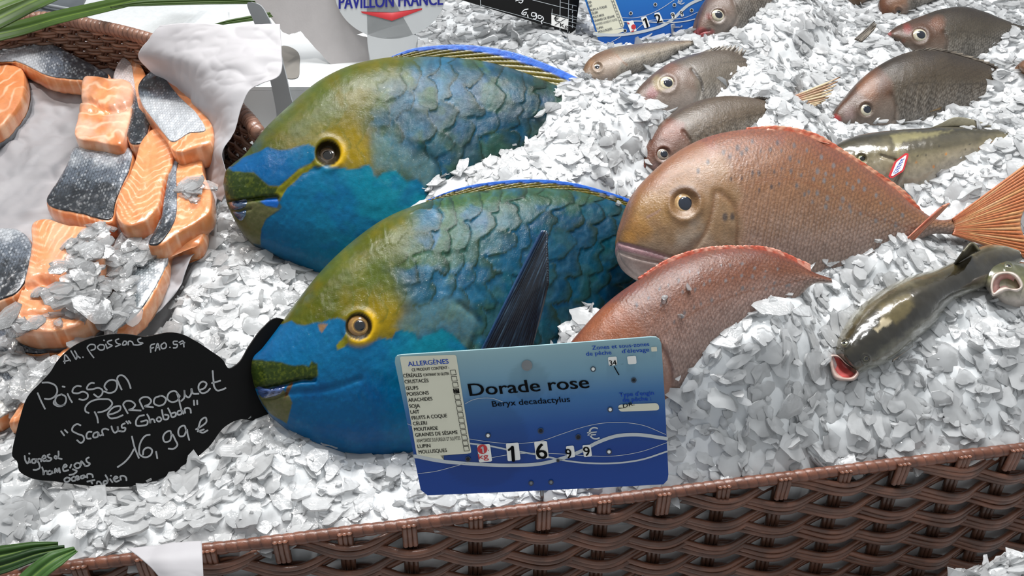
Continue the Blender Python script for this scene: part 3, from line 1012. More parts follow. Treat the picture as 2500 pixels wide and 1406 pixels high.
B3 = Body(PL3, RIBS3, [(0, 0.008), (0.08, 0.022), (0.25, 0.038), (0.45, 0.042), (0.7, 0.026), (0.88, 0.009), (1, 0.003)], 420, 220, ev=1.0, ew=1.0,
          colf=rose_col(PR1), dispf=bream_disp(PR1), tipc=1.3, eyes=[(1672, 497, 33, 0.004, 0.0016)])
B3.build('body', M['bream'], f3)
GOLD = [(0, '#a07a4a'), (0.46, '#b8905a'), (0.5, '#d8b88a'), (0.62, '#a8804e'), (0.8, '#c9ab80'), (0.93, '#8a6844'), (1, '#5a4028')]
add_eye(f3, B3, 1672, 499, 34, GOLD, 0.47, bulge=0.38, sink=0.003, pupc='#1a2230', flat=0.8)


def rosefin(X, Y, U, q):
    s = fbm(U * 34, q * 2.5, 3, 19)
    C = mixc(c('#c8784a'), c('#d9a068'), sm(0.4, 0.65, s))
    C = mixc(C, c('#a85036'), sm(0.3, 0.0, q) * 0.5)
    return mixc(C, c('#e0b48c'), sm(0.6, 0.75, s) * 0.5)


fin('caudal_fin', f3, PL3, [(2325, 535), (2330, 548), (2330, 560), (2325, 572)], [(2540, 375), (2520, 470), (2490, 545), (2540, 640)], n=130, m=44, colf=rosefin, rays=24, amp=0.0009, th=0.0018, lift=0.006)
redfin = lambda X, Y, U, q: mixc(c('#b8583c'), c('#d39a7c'), sm(0.35, 0.65, fbm(U * 30, q * 2, 2, 3)))
fin('dorsal_fin', f3, PL3, [(1820, 322), (1900, 322), (1980, 344), (2060, 384), (2140, 436), (2200, 478), (2252, 525)],
    [(1822, 312), (1905, 308), (1990, 326), (2068, 372), (2148, 424), (2210, 468), (2262, 528)], n=110, m=8, colf=redfin, rays=30, amp=0.0005, th=0.0016)
fin('dorsal_spine', f3, PL3, [(1870, 318), (1874, 314)], [(2020, 350), (2026, 353)], n=6, m=30, colf=lambda X, Y, U, q: np.broadcast_to(c('#d8a48c'), X.shape + (3,)), th=0.002, lift=0.006)
fin('anal_fin', f3, PL3, [(2196, 598), (2215, 590), (2236, 582)], [(2300, 504), (2312, 498), (2318, 496)], lift=0.014, tiplift=0.012, n=24, m=30, colf=redfin, rays=4, amp=0.0006, th=0.002)
ice_line(PL3, [(1975, 612), (2040, 602), (2110, 592), (2185, 582), (2230, 588)], 0.02, 0.025)
ice_line(PL3, [(2250, 600), (2300, 600), (2360, 596), (2450, 612), (2520, 640)], 0.008, 0.025, dz=-0.014)

PL4 = lean(1640, 985, 46, 10, d=0.648)
spots = []
for ln, k in (([(1560, 740), (1680, 670), (1790, 650), (1900, 660)], 14), ([(1620, 740), (1720, 690), (1830, 672), (1920, 690)], 13), ([(1650, 780), (1740, 730), (1840, 705), (1920, 700)], 12)):
    for x, y in crom(ln, k):
        spots.append((x + random.uniform(-8, 8), y + random.uniform(-7, 7), random.uniform(3.5, 6.5)))
PR2 = dict(seed=171, ang=-18, sc=16, keys=[(-1, '#b59a90'), (-0.35, '#ad8f86'), (0.05, '#9a766a'), (0.4, '#855540'), (0.8, '#74422e'), (1, '#7a4236')],
           head=[(1300, 1100), (1380, 850), (1480, 740), (1540, 760), (1600, 860), (1650, 960), (1600, 1100)], hkeys=[(-1, '#b28a7c'), (0, '#8d5232'), (1, '#874a2c')],
           spots=spots, spx=(1500, 1800), patch=[(1480, 790, 70, '#9c5a36', 0.6)],
           lat=[(1600, 830), (1680, 770), (1780, 725), (1880, 700), (1970, 680)], lines=[([(1615, 840), (1632, 880), (1640, 930)], 8, '#a87a68', 0.6)], poly=[],
           grooves=[([(1600, 830), (1630, 880), (1640, 950)], 0.002, 6)])
RIBS4 = [(1372, 930, 1374, 940), (1382, 862, 1420, 1010), (1432, 791, 1500, 1045), (1500, 724, 1590, 1015), (1570, 676, 1660, 968), (1642, 637, 1722, 902), (1722, 613, 1782, 852),
         (1800, 606, 1842, 812), (1880, 614, 1902, 767), (1940, 637, 1952, 722), (1985, 664, 1990, 692), (2030, 680, 2032, 690)]
f4 = thing('rose_sea_bream', 'pink sea bream with arched back lying in front, head hidden behind the blue price sign', 'fish', PL4.hit(np.array(1560.), np.array(1030.)), 'rose sea breams on ice')
B4 = Body(PL4, RIBS4, [(0, 0.01), (0.1, 0.022), (0.3, 0.032), (0.55, 0.028), (0.8, 0.014), (1, 0.003)], 320, 180, ev=1.0, ew=1.0, colf=rose_col(PR2), dispf=bream_disp(PR2))
B4.build('body', M['bream'], f4)
fin('dorsal_fin', f4, PL4, [(1560, 684), (1640, 640), (1720, 616), (1800, 608), (1880, 618), (1940, 642), (1980, 668)],
    [(1556, 680), (1636, 630), (1716, 606), (1800, 600), (1884, 606), (1948, 632), (1978, 645)], n=90, m=8, colf=lambda X, Y, U, q: mixc(c('#c05a42'), c('#dc9a84'), sm(0.4, 0.6, fbm(U * 40, q, 2, 3))), rays=26, amp=0.0006, th=0.0018)
ice_line(PL4, [(1640, 965), (1668, 905), (1700, 866), (1745, 838), (1800, 800), (1880, 742), (1940, 688), (1990, 655)], 0.018, 0.025)
# ------------------------------------------------------------------ grey breams
def grey_col(P):
    def f(px, py, tt, v):
        n1 = fbm(px / P['ns'], py / P['ns'], 4, P['seed'])
        n2 = fbm(px / 3.0, py / 5.0, 3, P['seed'] + 1)
        C = interp_col(v + (n1 - 0.5) * 0.5, P['keys'])
        xs, ys = rot(px, py, P['ang'])
        ID, D, DY = scale_pat(xs / P['sc'], ys / (P['sc'] * 0.75))
        body = sm(-8, 14, -sdf(px, py, P['head']))
        C = mixc(C, C * 0.42, sm(0.34, 0.05, D) * body * (0.45 + 0.5 * sm(0.5, -0.5, v)))
        C = mixc(C, c('#b9b4ac'), sm(0.3, 0.5, D) * body * 0.35 * sm(0.35, -0.4, v))
        C = mixc(C, C * 0.72, sm(0.5, 0.62, vn(xs / (P['sc'] * 0.9), ys / 60, 3)) * body * sm(0.45, -0.2, v) * 0.9)   # upright bars
        C = mixc(C, c('#c9c4be'), sm(0.55, 0.75, n2) * 0.25 * sm(0.3, -0.6, v))
        hd = sm(-8, 8, sdf(px + (n1 - 0.5) * 20, py, P['head']))
        C = mixc(C, interp_col(v + (n1 - 0.5) * 0.7, P['hkeys']), hd * 0.85)
        C = mixc(C, C * 0.6, sm(2.4, 0.8, line_d(px, py, P['lat'])) * 0.7 * body)
        for ln, wd, h, a in P.get('lines', []):
            C = mixc(C, c(h), a * sm(wd, wd * 0.3, line_d(px, py, ln)))
        for (x, y, r, h, a) in P['patch']:
            C = mixc(C, c(h), a * sm(r, r * 0.3, np.hypot(px - x, py - y) + (n1 - 0.5) * r))
        return C * np.array([0.80, 0.79, 0.76])
    return f


BROWN = [(-1, '#958e87'), (-0.55, '#80776f'), (-0.2, '#655b51'), (0.2, '#54493b'), (0.6, '#463a2c'), (1, '#362c24')]
SILV = [(-1, '#b0aba6'), (-0.4, '#98918b'), (0, '#7d7469'), (0.5, '#6d6358'), (1, '#584d44')]
HEADB = [(-1, '#94887f'), (-0.3, '#77675d'), (0.2, '#5e4232'), (0.7, '#5a3520'), (1, '#4a3428')]
HEADS = [(-1, '#9f928c'), (-0.3, '#8f837c'), (0.3, '#6d5548'), (1, '#5c443a')]
CREAM = [(0, '#6a6a60'), (0.5, '#8f8a78'), (0.56, '#cbc4ae'), (0.8, '#c2b99f'), (0.93, '#84775f'), (1, '#3a3028')]


def grey_bream(label, ribs, plane, P, eye, iris, pf, cut, cut_lift, thick, group='grey sea breams on ice', ns=200, nt=120, bul=0.35, cut_dz=-0.003):
    root = thing('sea_bream', label, 'fish', plane.hit(np.array(float(ribs[len(ribs) // 2][2])), np.array(float(ribs[len(ribs) // 2][3]))), group)
    P.setdefault('grooves', [])
    B = Body(plane, ribs, thick, ns, nt, 1.0, 1.0, colf=grey_col(P), dispf=bream_disp(P), tipc=1.2, eyes=[(eye[0], eye[1], eye[2], 0.002, 0.001)] if eye else ())
    B.build('body', M['bream'], root)
    if eye:
        add_eye(root, B, eye[0], eye[1], eye[2], iris, pf, bulge=bul, sink=0.001, pupc='#141a26', flat=0.7)
    if cut:
        ice_line(plane, cut, cut_lift, 0.025, dz=cut_dz)
    return root, B


THB = lambda k: [(0, 0.25 * k), (0.08, 0.5 * k), (0.3, 0.95 * k), (0.5, 1.0 * k), (0.75, 0.6 * k), (1, 0.1 * k)]
greyfin = lambda X, Y, U, q: mixc(c('#4a4138'), c('#9a8f80'), sm(0.4, 0.65, fbm(U * 36, q * 2, 2, 3)))
tailfin = lambda X, Y, U, q: mixc(mixc(c('#b08a6a'), c('#d9c09a'), sm(0.35, 0.6, fbm(U * 26, q * 2, 2, 5))), c('#b8604a'), sm(0.35, 0.0, q) * 0.7)

# E: right of centre, brown, facing left
PLE = lean(2180, 312, 45, 10, d=1.02)
PE = dict(seed=201, ns=36, ang=8, sc=10, keys=BROWN, hkeys=HEADB, head=[(2020, 300), (2060, 200), (2130, 150), (2180, 200), (2190, 260), (2185, 340), (2040, 330)],
          lat=[(2185, 225), (2240, 205), (2320, 205), (2400, 205), (2470, 212)], patch=[(2041, 293, 17, '#c2444a', 0.9), (2120, 215, 40, '#84512e', 0.7), (2075, 280, 25, '#b09a9a', 0.5)],
          lines=[([(2178, 235), (2186, 260), (2184, 290)], 5, '#5a4c42', 0.6)], grooves=[([(2176, 232), (2187, 260), (2180, 295)], 0.002, 5)])
RE = [(2031, 287, 2031, 293), (2040, 268, 2048, 304), (2065, 235, 2085, 314), (2100, 195, 2125, 322), (2150, 157, 2170, 325), (2214, 129, 2225, 318), (2280, 123, 2290, 303),
      (2350, 138, 2355, 280), (2420, 162, 2420, 250), (2475, 197, 2471, 224), (2512, 214, 2510, 222)]
fe, BE = grey_bream('arched brown sea bream with red snout tip right of the loose tail fin', RE, PLE, PE, (2115, 268, 17), CREAM, 0.52,
                    [(2045, 305), (2095, 312), (2140, 306), (2185, 300), (2230, 306), (2300, 270), (2380, 256), (2440, 230), (2474, 226)], 0.012, THB(0.026))
fin('dorsal_fin', fe, PLE, [(2200, 134), (2240, 126), (2300, 126), (2360, 141), (2430, 167), (2476, 200)], [(2235, 124), (2268, 117), (2318, 122), (2366, 135), (2434, 161), (2480, 196)],
    n=80, m=6, colf=greyfin, rays=20, amp=0.0004, th=0.0016, rag=0.5)
fin('pectoral_fin', fe, PLE, [(2218, 272), (2222, 284)], [(2300, 256), (2296, 268)], lift=0.02, n=10, m=20, colf=lambda X, Y, U, q: mixc(c('#8a7048'), c('#6e5a3e'), q), th=0.0014)

# F: top right
PLF = lean(2330, 160, 45, 8, d=1.16)
PF = dict(seed=221, ns=36, ang=6, sc=10, keys=[(-1, '#8e8984'), (-0.4, '#736d66'), (0, '#5c5449'), (0.5, '#4b4236'), (1, '#382f28')], hkeys=HEADB,
          head=[(2150, 90), (2200, 50), (2260, 30), (2300, 60), (2312, 100), (2300, 150), (2230, 150)], lat=[(2315, 85), (2360, 78), (2410, 90), (2460, 95)],
          patch=[(2215, 72, 20, '#8a2f2c', 0.75), (2170, 84, 12, '#c07070', 0.8), (2285, 55, 30, '#7a4a30', 0.7), (2205, 100, 12, '#9a5a4a', 0.4)],
          lines=[([(2306, 80), (2314, 105), (2306, 135)], 5, '#54473e', 0.7)], grooves=[([(2304, 80), (2313, 105), (2302, 140)], 0.002, 5)])
RF = [(2167, 82, 2168, 87), (2185, 67, 2190, 106), (2215, 53, 2225, 135), (2250, 39, 2265, 160), (2300, 22, 2315, 172), (2350, 16, 2360, 170), (2400, 27, 2405, 150), (2445, 45, 2445, 110),
      (2485, 60, 2480, 76), (2520, 68, 2520, 76)]
ff, BF = grey_bream('dark grey sea bream with round cream eye at the top right corner', RF, PLF, PF, (2247, 87, 19), CREAM, 0.52,
                    [(2175, 92), (2203, 103), (2226, 123), (2250, 150), (2330, 172), (2400, 150), (2440, 110), (2475, 72)], 0.012, THB(0.026))
# C: centre top, silvery with spiny fin
PLC = lean(1640, 288, 45, 18, d=0.99)
PC = dict(seed=241, ns=30, ang=-14, sc=10, keys=SILV, hkeys=HEADS, head=[(1540, 250), (1590, 180), (1640, 150), (1690, 170), (1705, 215), (1690, 290), (1560, 290)],
          lat=[(1700, 180), (1760, 155), (1820, 150)], patch=[(1592, 224, 22, '#8a4a50', 0.7), (1640, 172, 26, '#7a5240', 0.6), (1565, 250, 18, '#a8908e', 0.7), (1608, 205, 22, '#c6b98a', 0.4)],
          lines=[([(1690, 170), (1712, 200), (1716, 220)], 5, '#3a322e', 0.8), ([(1556, 240), (1580, 238), (1605, 246)], 3, '#5a4444', 0.7)], grooves=[([(1690, 170), (1712, 205), (1690, 270)], 0.002, 5)])
RC = [(1549, 238, 1549, 244), (1555, 222, 1562, 266), (1580, 193, 1600, 290), (1620, 162, 1645, 296), (1672, 138, 1700, 290), (1730, 125, 1755, 272), (1785, 124, 1800, 245),
      (1830, 150, 1835, 207), (1862, 178, 1862, 190)]
fc, BC = grey_bream('silvery grey sea bream with spiny dark back fin, behind the brown red faced one', RC, PLC, PC, (1629, 203, 20), [(0, '#5a6070'), (0.5, '#6b6a68'), (0.56, '#c9bd98'), (0.75, '#d9d2b8'), (0.92, '#8a7a5c'), (1, '#4a4038')], 0.5,
                    [(1560, 262), (1605, 284), (1640, 270), (1700, 262), (1745, 232), (1775, 205), (1800, 170), (1835, 165)], 0.014, THB(0.026))
fin('dorsal_fin', fc, PLC, [(1700, 134), (1740, 126), (1780, 126), (1812, 140)], [(1730, 122), (1768, 112), (1800, 112), (1822, 122)], n=60, m=8, colf=greyfin, rays=10, amp=0.0006, th=0.0018, rag=0.6)
fin('caudal_fin', fc, PLC, [(2086, 96), (2096, 100), (2104, 103)], [(2136, 52), (2140, 62), (2134, 72)], n=40, m=14, colf=greyfin, rays=6, amp=0.001, th=0.0016, rag=0.5)
# D: brown, overlapped by the rose bream
PLD = lean(1700, 430, 45, 14, d=0.895)
PD = dict(seed=261, ns=30, ang=-4, sc=8, keys=[(-1, '#9a9088'), (-0.4, '#80776d'), (0, '#6b5d4e'), (0.5, '#5f5142'), (1, '#4e3f31')], hkeys=[(-1, '#a8958f'), (-0.2, '#80695f'), (0.3, '#6a3d2e'), (0.8, '#603424'), (1, '#543a2e')],
          head=[(1540, 420), (1580, 340), (1630, 285), (1670, 300), (1685, 350), (1680, 420), (1580, 450)], lat=[(1690, 345), (1740, 305), (1800, 290), (1880, 275)],
          patch=[(1562, 412, 20, '#b84a50', 0.85), (1600, 408, 18, '#b09090', 0.5), (1640, 320, 30, '#86503c', 0.5)], lines=[([(1668, 325), (1684, 350), (1680, 385)], 5, '#63493e', 0.6)],
          grooves=[([(1668, 322), (1686, 350), (1680, 395)], 0.002, 5), ([(1556, 412), (1575, 414), (1600, 420)], 0.0015, 3)])
RD = [(1554, 410, 1555, 417), (1562, 385, 1585, 432), (1580, 345, 1625, 442), (1610, 302, 1665, 438), (1655, 268, 1715, 425), (1715, 243, 1765, 398), (1775, 234, 1810, 362), (1835, 238, 1855, 320),
      (1880, 248, 1885, 287), (1912, 264, 1912, 272)]
fd, BD = grey_bream('brown sea bream with reddish face tucked behind the large rose bream', RD, PLD, PD, (1620, 377, 18), [(0, '#4a4a50'), (0.46, '#6a6260'), (0.5, '#a89a88'), (0.62, '#8a7e70'), (0.85, '#9a9084'), (1, '#4a3c34')], 0.45,
                    [(1560, 416), (1580, 430), (1620, 440), (1700, 440), (1890, 262), (1904, 268)], 0.010, THB(0.026))
fin('dorsal_fin', fd, PLD, [(1840, 239), (1870, 244), (1896, 257)], [(1856, 236), (1882, 240), (1900, 251)], n=24, m=5, colf=greyfin, rays=8, amp=0.0004, th=0.0014, rag=0.4)
fin('caudal_fin', fd, lean(1960, 300, 50, 10, d=1.0), [(1936, 268), (1945, 262), (1940, 245), (1930, 238)][::-1], [(2052, 188), (2040, 212), (2022, 240), (1985, 262)], n=60, m=24, colf=tailfin, rays=9, amp=0.0012, th=0.0018, rag=0.35)
# A: top centre, red lips, half out of frame
PLA = lean(1760, 98, 45, 20, d=1.14)
PA = dict(seed=281, ns=26, ang=-20, sc=10, keys=[(-1, '#8c8580'), (0, '#6b6158'), (1, '#40352e')], hkeys=HEADS, head=[(1690, 80), (1710, 0), (1760, -30), (1795, 10), (1800, 60), (1740, 110)],
          lat=[(1800, 5), (1850, -10), (1920, -25)], patch=[(1712, 82, 20, '#b8434a', 0.85), (1738, 78, 14, '#b85a5c', 0.7), (1732, 40, 14, '#8a3a34', 0.6), (1715, 55, 20, '#8a6a60', 0.5)],
          lines=[([(1704, 84), (1718, 76), (1730, 74)], 3, '#4a1c20', 0.8)], grooves=[([(1702, 84), (1718, 76), (1732, 74)], 0.002, 3), ([(1790, 0), (1800, 40), (1780, 75)], 0.002, 5)])
RA = [(1699, 76, 1701, 86), (1703, 48, 1712, 98), (1716, 10, 1745, 104), (1745, -25, 1790, 90), (1790, -50, 1840, 65), (1840, -55, 1880, 34), (1890, -40, 1910, 8), (1940, -25, 1940, -12)]
fa, BA = grey_bream('grey sea bream with open red lips beside the blue price card at the top', RA, PLA, PA, (1754, 39, 17), CREAM, 0.5,
                    [(1706, 94), (1745, 84), (1790, 64), (1836, 38), (1890, 10), (1930, -10)], 0.014, THB(0.026))
# B: silvery, flat under the blue card
PLB = lean(1490, 205, 38, 10, d=1.07)
PBb = dict(seed=301, ns=26, ang=-12, sc=9, keys=[(-1, '#b8b2ac'), (0, '#9e9486'), (0.5, '#8a7a66'), (1, '#73624e')], hkeys=[(-1, '#b3a49c'), (0, '#a08c7c'), (0.5, '#896c54'), (1, '#72533c')],
           head=[(1410, 190), (1440, 130), (1490, 115), (1510, 140), (1510, 210)], lat=[(1512, 150), (1580, 135), (1650, 120)], patch=[(1445, 155, 18, '#a5805f', 0.6)], lines=[([(1505, 135), (1520, 150), (1530, 158)], 4, '#8a6040', 0.6)])
RB = [(1420, 180, 1421, 186), (1428, 158, 1440, 202), (1450, 135, 1475, 208), (1490, 118, 1515, 198), (1540, 109, 1560, 180), (1600, 103, 1615, 155), (1655, 99, 1660, 126), (1700, 99, 1700, 107)]
fb, BB = grey_bream('pale silvery sea bream half sunk in ice below the blue price card', RB, PLB, PBb, (1460, 163, 11), [(0, '#3a4058'), (0.6, '#5a5a68'), (0.68, '#c9b98a'), (1, '#8a7450')], 0.62,
                    [(1424, 188), (1455, 178), (1480, 176), (1510, 160), (1560, 158), (1600, 140), (1660, 126), (1690, 108)], 0.012, THB(0.022), ns=140, nt=90, bul=0.25, cut_dz=-0.012)
# G and H: only the heads reach into the frame
PLG = lean(2180, 46, 45, -10, d=1.26)
PG = dict(seed=321, ns=22, ang=-30, sc=10, keys=[(-1, '#a8a29c'), (0, '#7d7268'), (1, '#5c4a3c')], hkeys=[(-1, '#a89a92'), (0, '#8a5f44'), (1, '#6d4a38')], head=[(2130, 60), (2140, 0), (2180, -30), (2220, 0), (2220, 40)],
          lat=[(2220, 10), (2270, -20)], patch=[(2160, 20, 24, '#6d3f28', 0.7)])
RG = [(2148, 38, 2158, 47), (2145, 14, 2188, 46), (2156, -16, 2218, 38), (2182, -42, 2258, 14), (2222, -62, 2302, -12), (2275, -72, 2332, -42)]
fg, BG = grey_bream('brown fish head pointing down at the top edge, left of the corner bream', RG, PLG, PG, (2194, 27, 9), CREAM, 0.5, [(2150, 44), (2180, 40), (2215, 30), (2260, 12)], 0.012, THB(0.024), ns=90, nt=70)
PLH = lean(2090, 16, 45, -5, d=1.30)
PH = dict(seed=341, ns=22, ang=-30, sc=10, keys=[(-1, '#8a7d70'), (1, '#55402c')], hkeys=[(-1, '#7a6048'), (1, '#523822')], head=[(2060, 20), (2060, -10), (2110, -20), (2110, 20)], lat=[(2110, 0), (2140, -30)], patch=[])
RH = [(2072, 6, 2076, 15), (2070, -12, 2096, 16), (2084, -35, 2122, 0), (2104, -52, 2150, -25), (2140, -60, 2170, -45)]
fh, BH = grey_bream('dark brown snout just entering the top edge left of the brown fish head', RH, PLH, PH, None, None, 0, [(2072, 12), (2096, 12)], 0.01, THB(0.02), ns=60, nt=50)
PLI = lean(2495, 180, 45, 0, d=1.04)
RI = [(2486, 160, 2487, 166), (2494, 150, 2499, 178), (2520, 142, 2530, 188), (2560, 140, 2570, 190), (2610, 150, 2610, 180)]
fi, BI = grey_bream('brown fish snout at the right edge beside the arched bream tail', RI, PLI, dict(PH, head=[(2480, 190), (2480, 140), (2600, 130), (2600, 200)], lat=[(2600, 160), (2640, 160)], keys=[(-1, '#a07a60'), (1, '#75503a')], hkeys=[(-1, '#a07a60'), (1, '#75503a')]),
                    None, None, 0, [(2488, 168), (2500, 180)], 0.008, THB(0.018), ns=60, nt=50)
# half buried mackerel behind the big parrotfish's fin
PLM = lean(1380, 108, 20, 6, d=1.19)
RM_ = [(1349, 92, 1350, 96), (1358, 86, 1366, 103), (1385, 82, 1395, 106), (1420, 84, 1425, 104), (1455, 90, 1455, 100)]
fm = thing('mackerel', 'blue black fish back half buried in ice below the black price card', 'fish', PLM.hit(np.array(1390.), np.array(100.)))
BM_ = Body(PLM, RM_, [(0, 0.003), (0.3, 0.007), (0.7, 0.007), (1, 0.003)], 60, 40, colf=lambda px, py, tt, v: mixc(interp_col(v, [(-1, '#a9adb0'), (0, '#4f5c6a'), (0.3, '#1a222c'), (1, '#0c1016')]), c('#0f141c'), sm(0.55, 0.7, fbm(px / 6, py / 4, 2, 3)) * sm(0, 0.5, v)))
BM_.build('body', M['slime'], fm)

# ------------------------------------------------------------------ trout
def trout_col(keys, seed, lights=(), darks=(), spots=()):
    def f(px, py, tt, v):
        n1 = fbm(px / 40, py / 24, 4, seed)
        n2 = fbm(px / 7, py / 7, 3, seed + 1)
        C = interp_col(v + (n1 - 0.5) * 0.55, keys)
        C = mixc(C, C * 0.6, sm(0.5, 0.7, n2) * 0.5)
        for poly, h, a, s in list(darks) + list(lights):
            C = mixc(C, c(h), a * sm(-s, s, sdf(px + (n1 - 0.5) * 26, py + (n2 - 0.5) * 10, poly)))
        for x, y, r, h in spots:
            C = mixc(C, c(h), 0.9 * sm(r, r * 0.4, np.hypot(px - x, py - y)))
        return C
    return f


PLT = lean(2200, 475, 42, 6, d=0.868)
RT = [(2020, 375, 2024, 384), (2035, 357, 2057, 408), (2062, 342, 2097, 436), (2100, 329, 2142, 464), (2150, 321, 2192, 484), (2205, 316, 2247, 482), (2256, 313, 2300, 456), (2310, 309, 2345, 428),
      (2370, 310, 2390, 402), (2430, 315, 2440, 374), (2480, 319, 2485, 357), (2540, 322, 2542, 346)]
TK = [(-1, '#c5c0b4'), (-0.5, '#a59c8c'), (-0.1, '#8b8068'), (0.3, '#6d644a'), (0.7, '#453f2c'), (1, '#2f2a20')]
ft = thing('trout', 'olive brown spotted trout behind the large rose bream, white and red tag on its gill', 'fish', PLT.hit(np.array(2230.), np.array(470.)))
BT = Body(PLT, RT, THB(0.030), 240, 140, colf=trout_col(TK, 401, lights=[([(2170, 330), (2200, 325), (2300, 322), (2330, 318), (2260, 335), (2205, 345), (2195, 375), (2180, 350)], '#8f875e', 0.7, 5)],
                                                    darks=[([(2200, 345), (2270, 330), (2330, 325), (2400, 322), (2400, 345), (2300, 365), (2220, 368)], '#3c3626', 0.75, 8)],
                                                    spots=[(2310, 376, 4, '#b5762e'), (2279, 407, 4.5, '#c07a34'), (2421, 349, 5, '#b5762e'), (2393, 361, 5, '#a86e30'), (2237, 396, 4, '#a06c34'), (2494, 345, 4, '#b5762e'),
                                                           (2240, 355, 3, '#1c1a14'), (2293, 356, 3, '#1c1a14'), (2356, 365, 3, '#2a2418'), (2260, 378, 3, '#2a2418'), (2240, 380, 3, '#2a2418'), (2368, 352, 3, '#1c1a14'), (2142, 360, 3, '#1c1a14')]),
          dispf=lambda px, py, tt, v: 0.0016 * (fbm(px / 30, py / 30, 3, 6) - 0.5) - 0.0025 * np.exp(-(line_d(px, py, [(2150, 380), (2195, 400), (2185, 445), (2160, 460)]) / 4) ** 2), eyes=[(2104, 388, 13, 0.003, 0.001)])
BT.build('body', M['slime'], ft)
add_eye(ft, BT, 2104, 388, 13, [(0, '#3a3a20'), (0.45, '#6b6a40'), (0.5, '#b5b488'), (0.85, '#9a9868'), (1, '#3a3620')], 0.48, bulge=0.35, pupc='#10120c', flat=0.6)
fin('dorsal_fin', ft, PLT, [(2270, 313), (2310, 310), (2360, 309), (2410, 312)], [(2292, 304), (2330, 287), (2372, 292), (2420, 308)], n=40, m=10, colf=lambda X, Y, U, q: mixc(c('#554e38'), c('#8f8a76'), q * 0.8 + 0.2 * vn(U * 30, q, 3)), th=0.002)
ice_line(PLT, [(2185, 470), (2228, 484), (2256, 430), (2307, 414), (2384, 383), (2435, 371), (2490, 355), (2530, 352)], 0.016, 0.025)

PLT2 = lean(2120, 930, 30, 14, d=0.668)
RT2 = [(2036, 868, 2086, 924), (2043, 832, 2112, 908), (2066, 788, 2152, 893), (2106, 741, 2197, 866), (2165, 700, 2242, 826), (2222, 674, 2284, 788), (2290, 655, 2324, 738), (2330, 638, 2367, 715), (2372, 612, 2410, 697), (2412, 598, 2442, 672), (2455, 600, 2475, 650), (2490, 612, 2498, 632)]
TK2 = [(-1, '#8f8f84'), (-0.7, '#5d5a4a'), (-0.45, '#221e14'), (0, '#241f14'), (0.4, '#352e1c'), (0.7, '#403822'), (0.9, '#605a46'), (1, '#7a7666')]
ft2 = thing('trout', 'dark olive trout lying across the ice at the right, red mouth open toward the viewer', 'fish', PLT2.hit(np.array(2150.), np.array(900.)))
BT2 = Body(PLT2, RT2, [(0, 0.016), (0.12, 0.025), (0.4, 0.030), (0.65, 0.022), (0.85, 0.012), (1, 0.003)], 240, 140, ev=1.0, ew=0.9,
           colf=trout_col(TK2, 431, lights=[([(2134, 806), (2150, 790), (2154, 776), (2172, 774), (2180, 786), (2168, 796), (2150, 802), (2142, 812)], '#b5a88a', 0.85, 2.5),
                                            ([(2150, 745), (2215, 715), (2235, 745), (2190, 790), (2165, 778), (2150, 760)], '#665a36', 0.7, 8)],
                          darks=[([(2100, 800), (2140, 760), (2160, 790), (2180, 810), (2120, 880), (2070, 900), (2040, 860)], '#26231a', 0.7, 10), ([(2240, 720), (2300, 680), (2400, 620), (2420, 660), (2330, 720), (2260, 780)], '#211d14', 0.75, 10)]),
           dispf=lambda px, py, tt, v: 0.0016 * (fbm(px / 34, py / 34, 3, 6) - 0.5), eyes=[(2063, 838, 9, 0.001, 0.001), (2114, 876, 9, 0.001, 0.001)])
BT2.build('body', M['slime'], ft2)
EYD = [(0, '#2a2a20'), (0.5, '#4a4838'), (0.7, '#8a8870'), (1, '#3a3628')]
add_eye(ft2, BT2, 2063, 838, 8, EYD, 0.5, bulge=0.35)
add_eye(ft2, BT2, 2114, 876, 8, EYD, 0.5, bulge=0.35)
fin('caudal_fin', ft2, PLT2, [(2330, 645), (2350, 632), (2372, 618)], [(2352, 614), (2374, 593), (2392, 612)], lift=0.012, tiplift=0.02, n=24, m=12, colf=lambda X, Y, U, q: mixc(c('#2a261a'), c('#5a543e'), q), th=0.002)


def jaw(root, plane, outer, inner, lift0, depth, name='lower_jaw', rimc='#cdb8ae', inc='#c0524e', deepc='#8a2f30', edge='#3a3430', n=60):
    """open mouth: a rounded lip around a sunken cavity"""
    O, I = crom(outer, n, True), crom(inner, n, True)
    ctr = I.mean(0)
    rows = []
    for k, (f, z, h) in enumerate([(1.0, -0.016, edge), (1.0, -0.004, edge), (0.75, 0.004, rimc), (0.4, 0.0055, rimc), (0.12, 0.003, rimc), (0.0, -0.002, inc)]):
        rows.append((I + (O - I) * f, z, h))
    for f, z, h in ((0.75, -0.5, inc), (0.45, -0.85, deepc), (0.1, -1.0, deepc)):
        rows.append((ctr + (I - ctr) * f, z * depth, h))
    P = np.stack([plane.off(r[:, 0], r[:, 1], lift0 + z + 0 * r[:, 0]) for r, z, h in rows])
    C = np.stack([np.broadcast_to(c(h), (n, 3)) * (0.85 + 0.3 * vn(r[:, 0] / 6, r[:, 1] / 6, 4))[:, None] for r, z, h in rows])
    V = P.reshape(-1, 3)
    F = [gridf(len(rows), n, False, True)]
    V = np.vstack([V, P[-1].mean(0)])
    j = np.arange(n)
    o = (len(rows) - 1) * n
    F.append(np.stack([o + j, o + (j + 1) % n, np.full(n, len(V) - 1)], -1)[:, ::-1])
    C = np.vstack([C.reshape(-1, 3), c(deepc)])
    return mk(name, V, F, M['slime'], root, C)


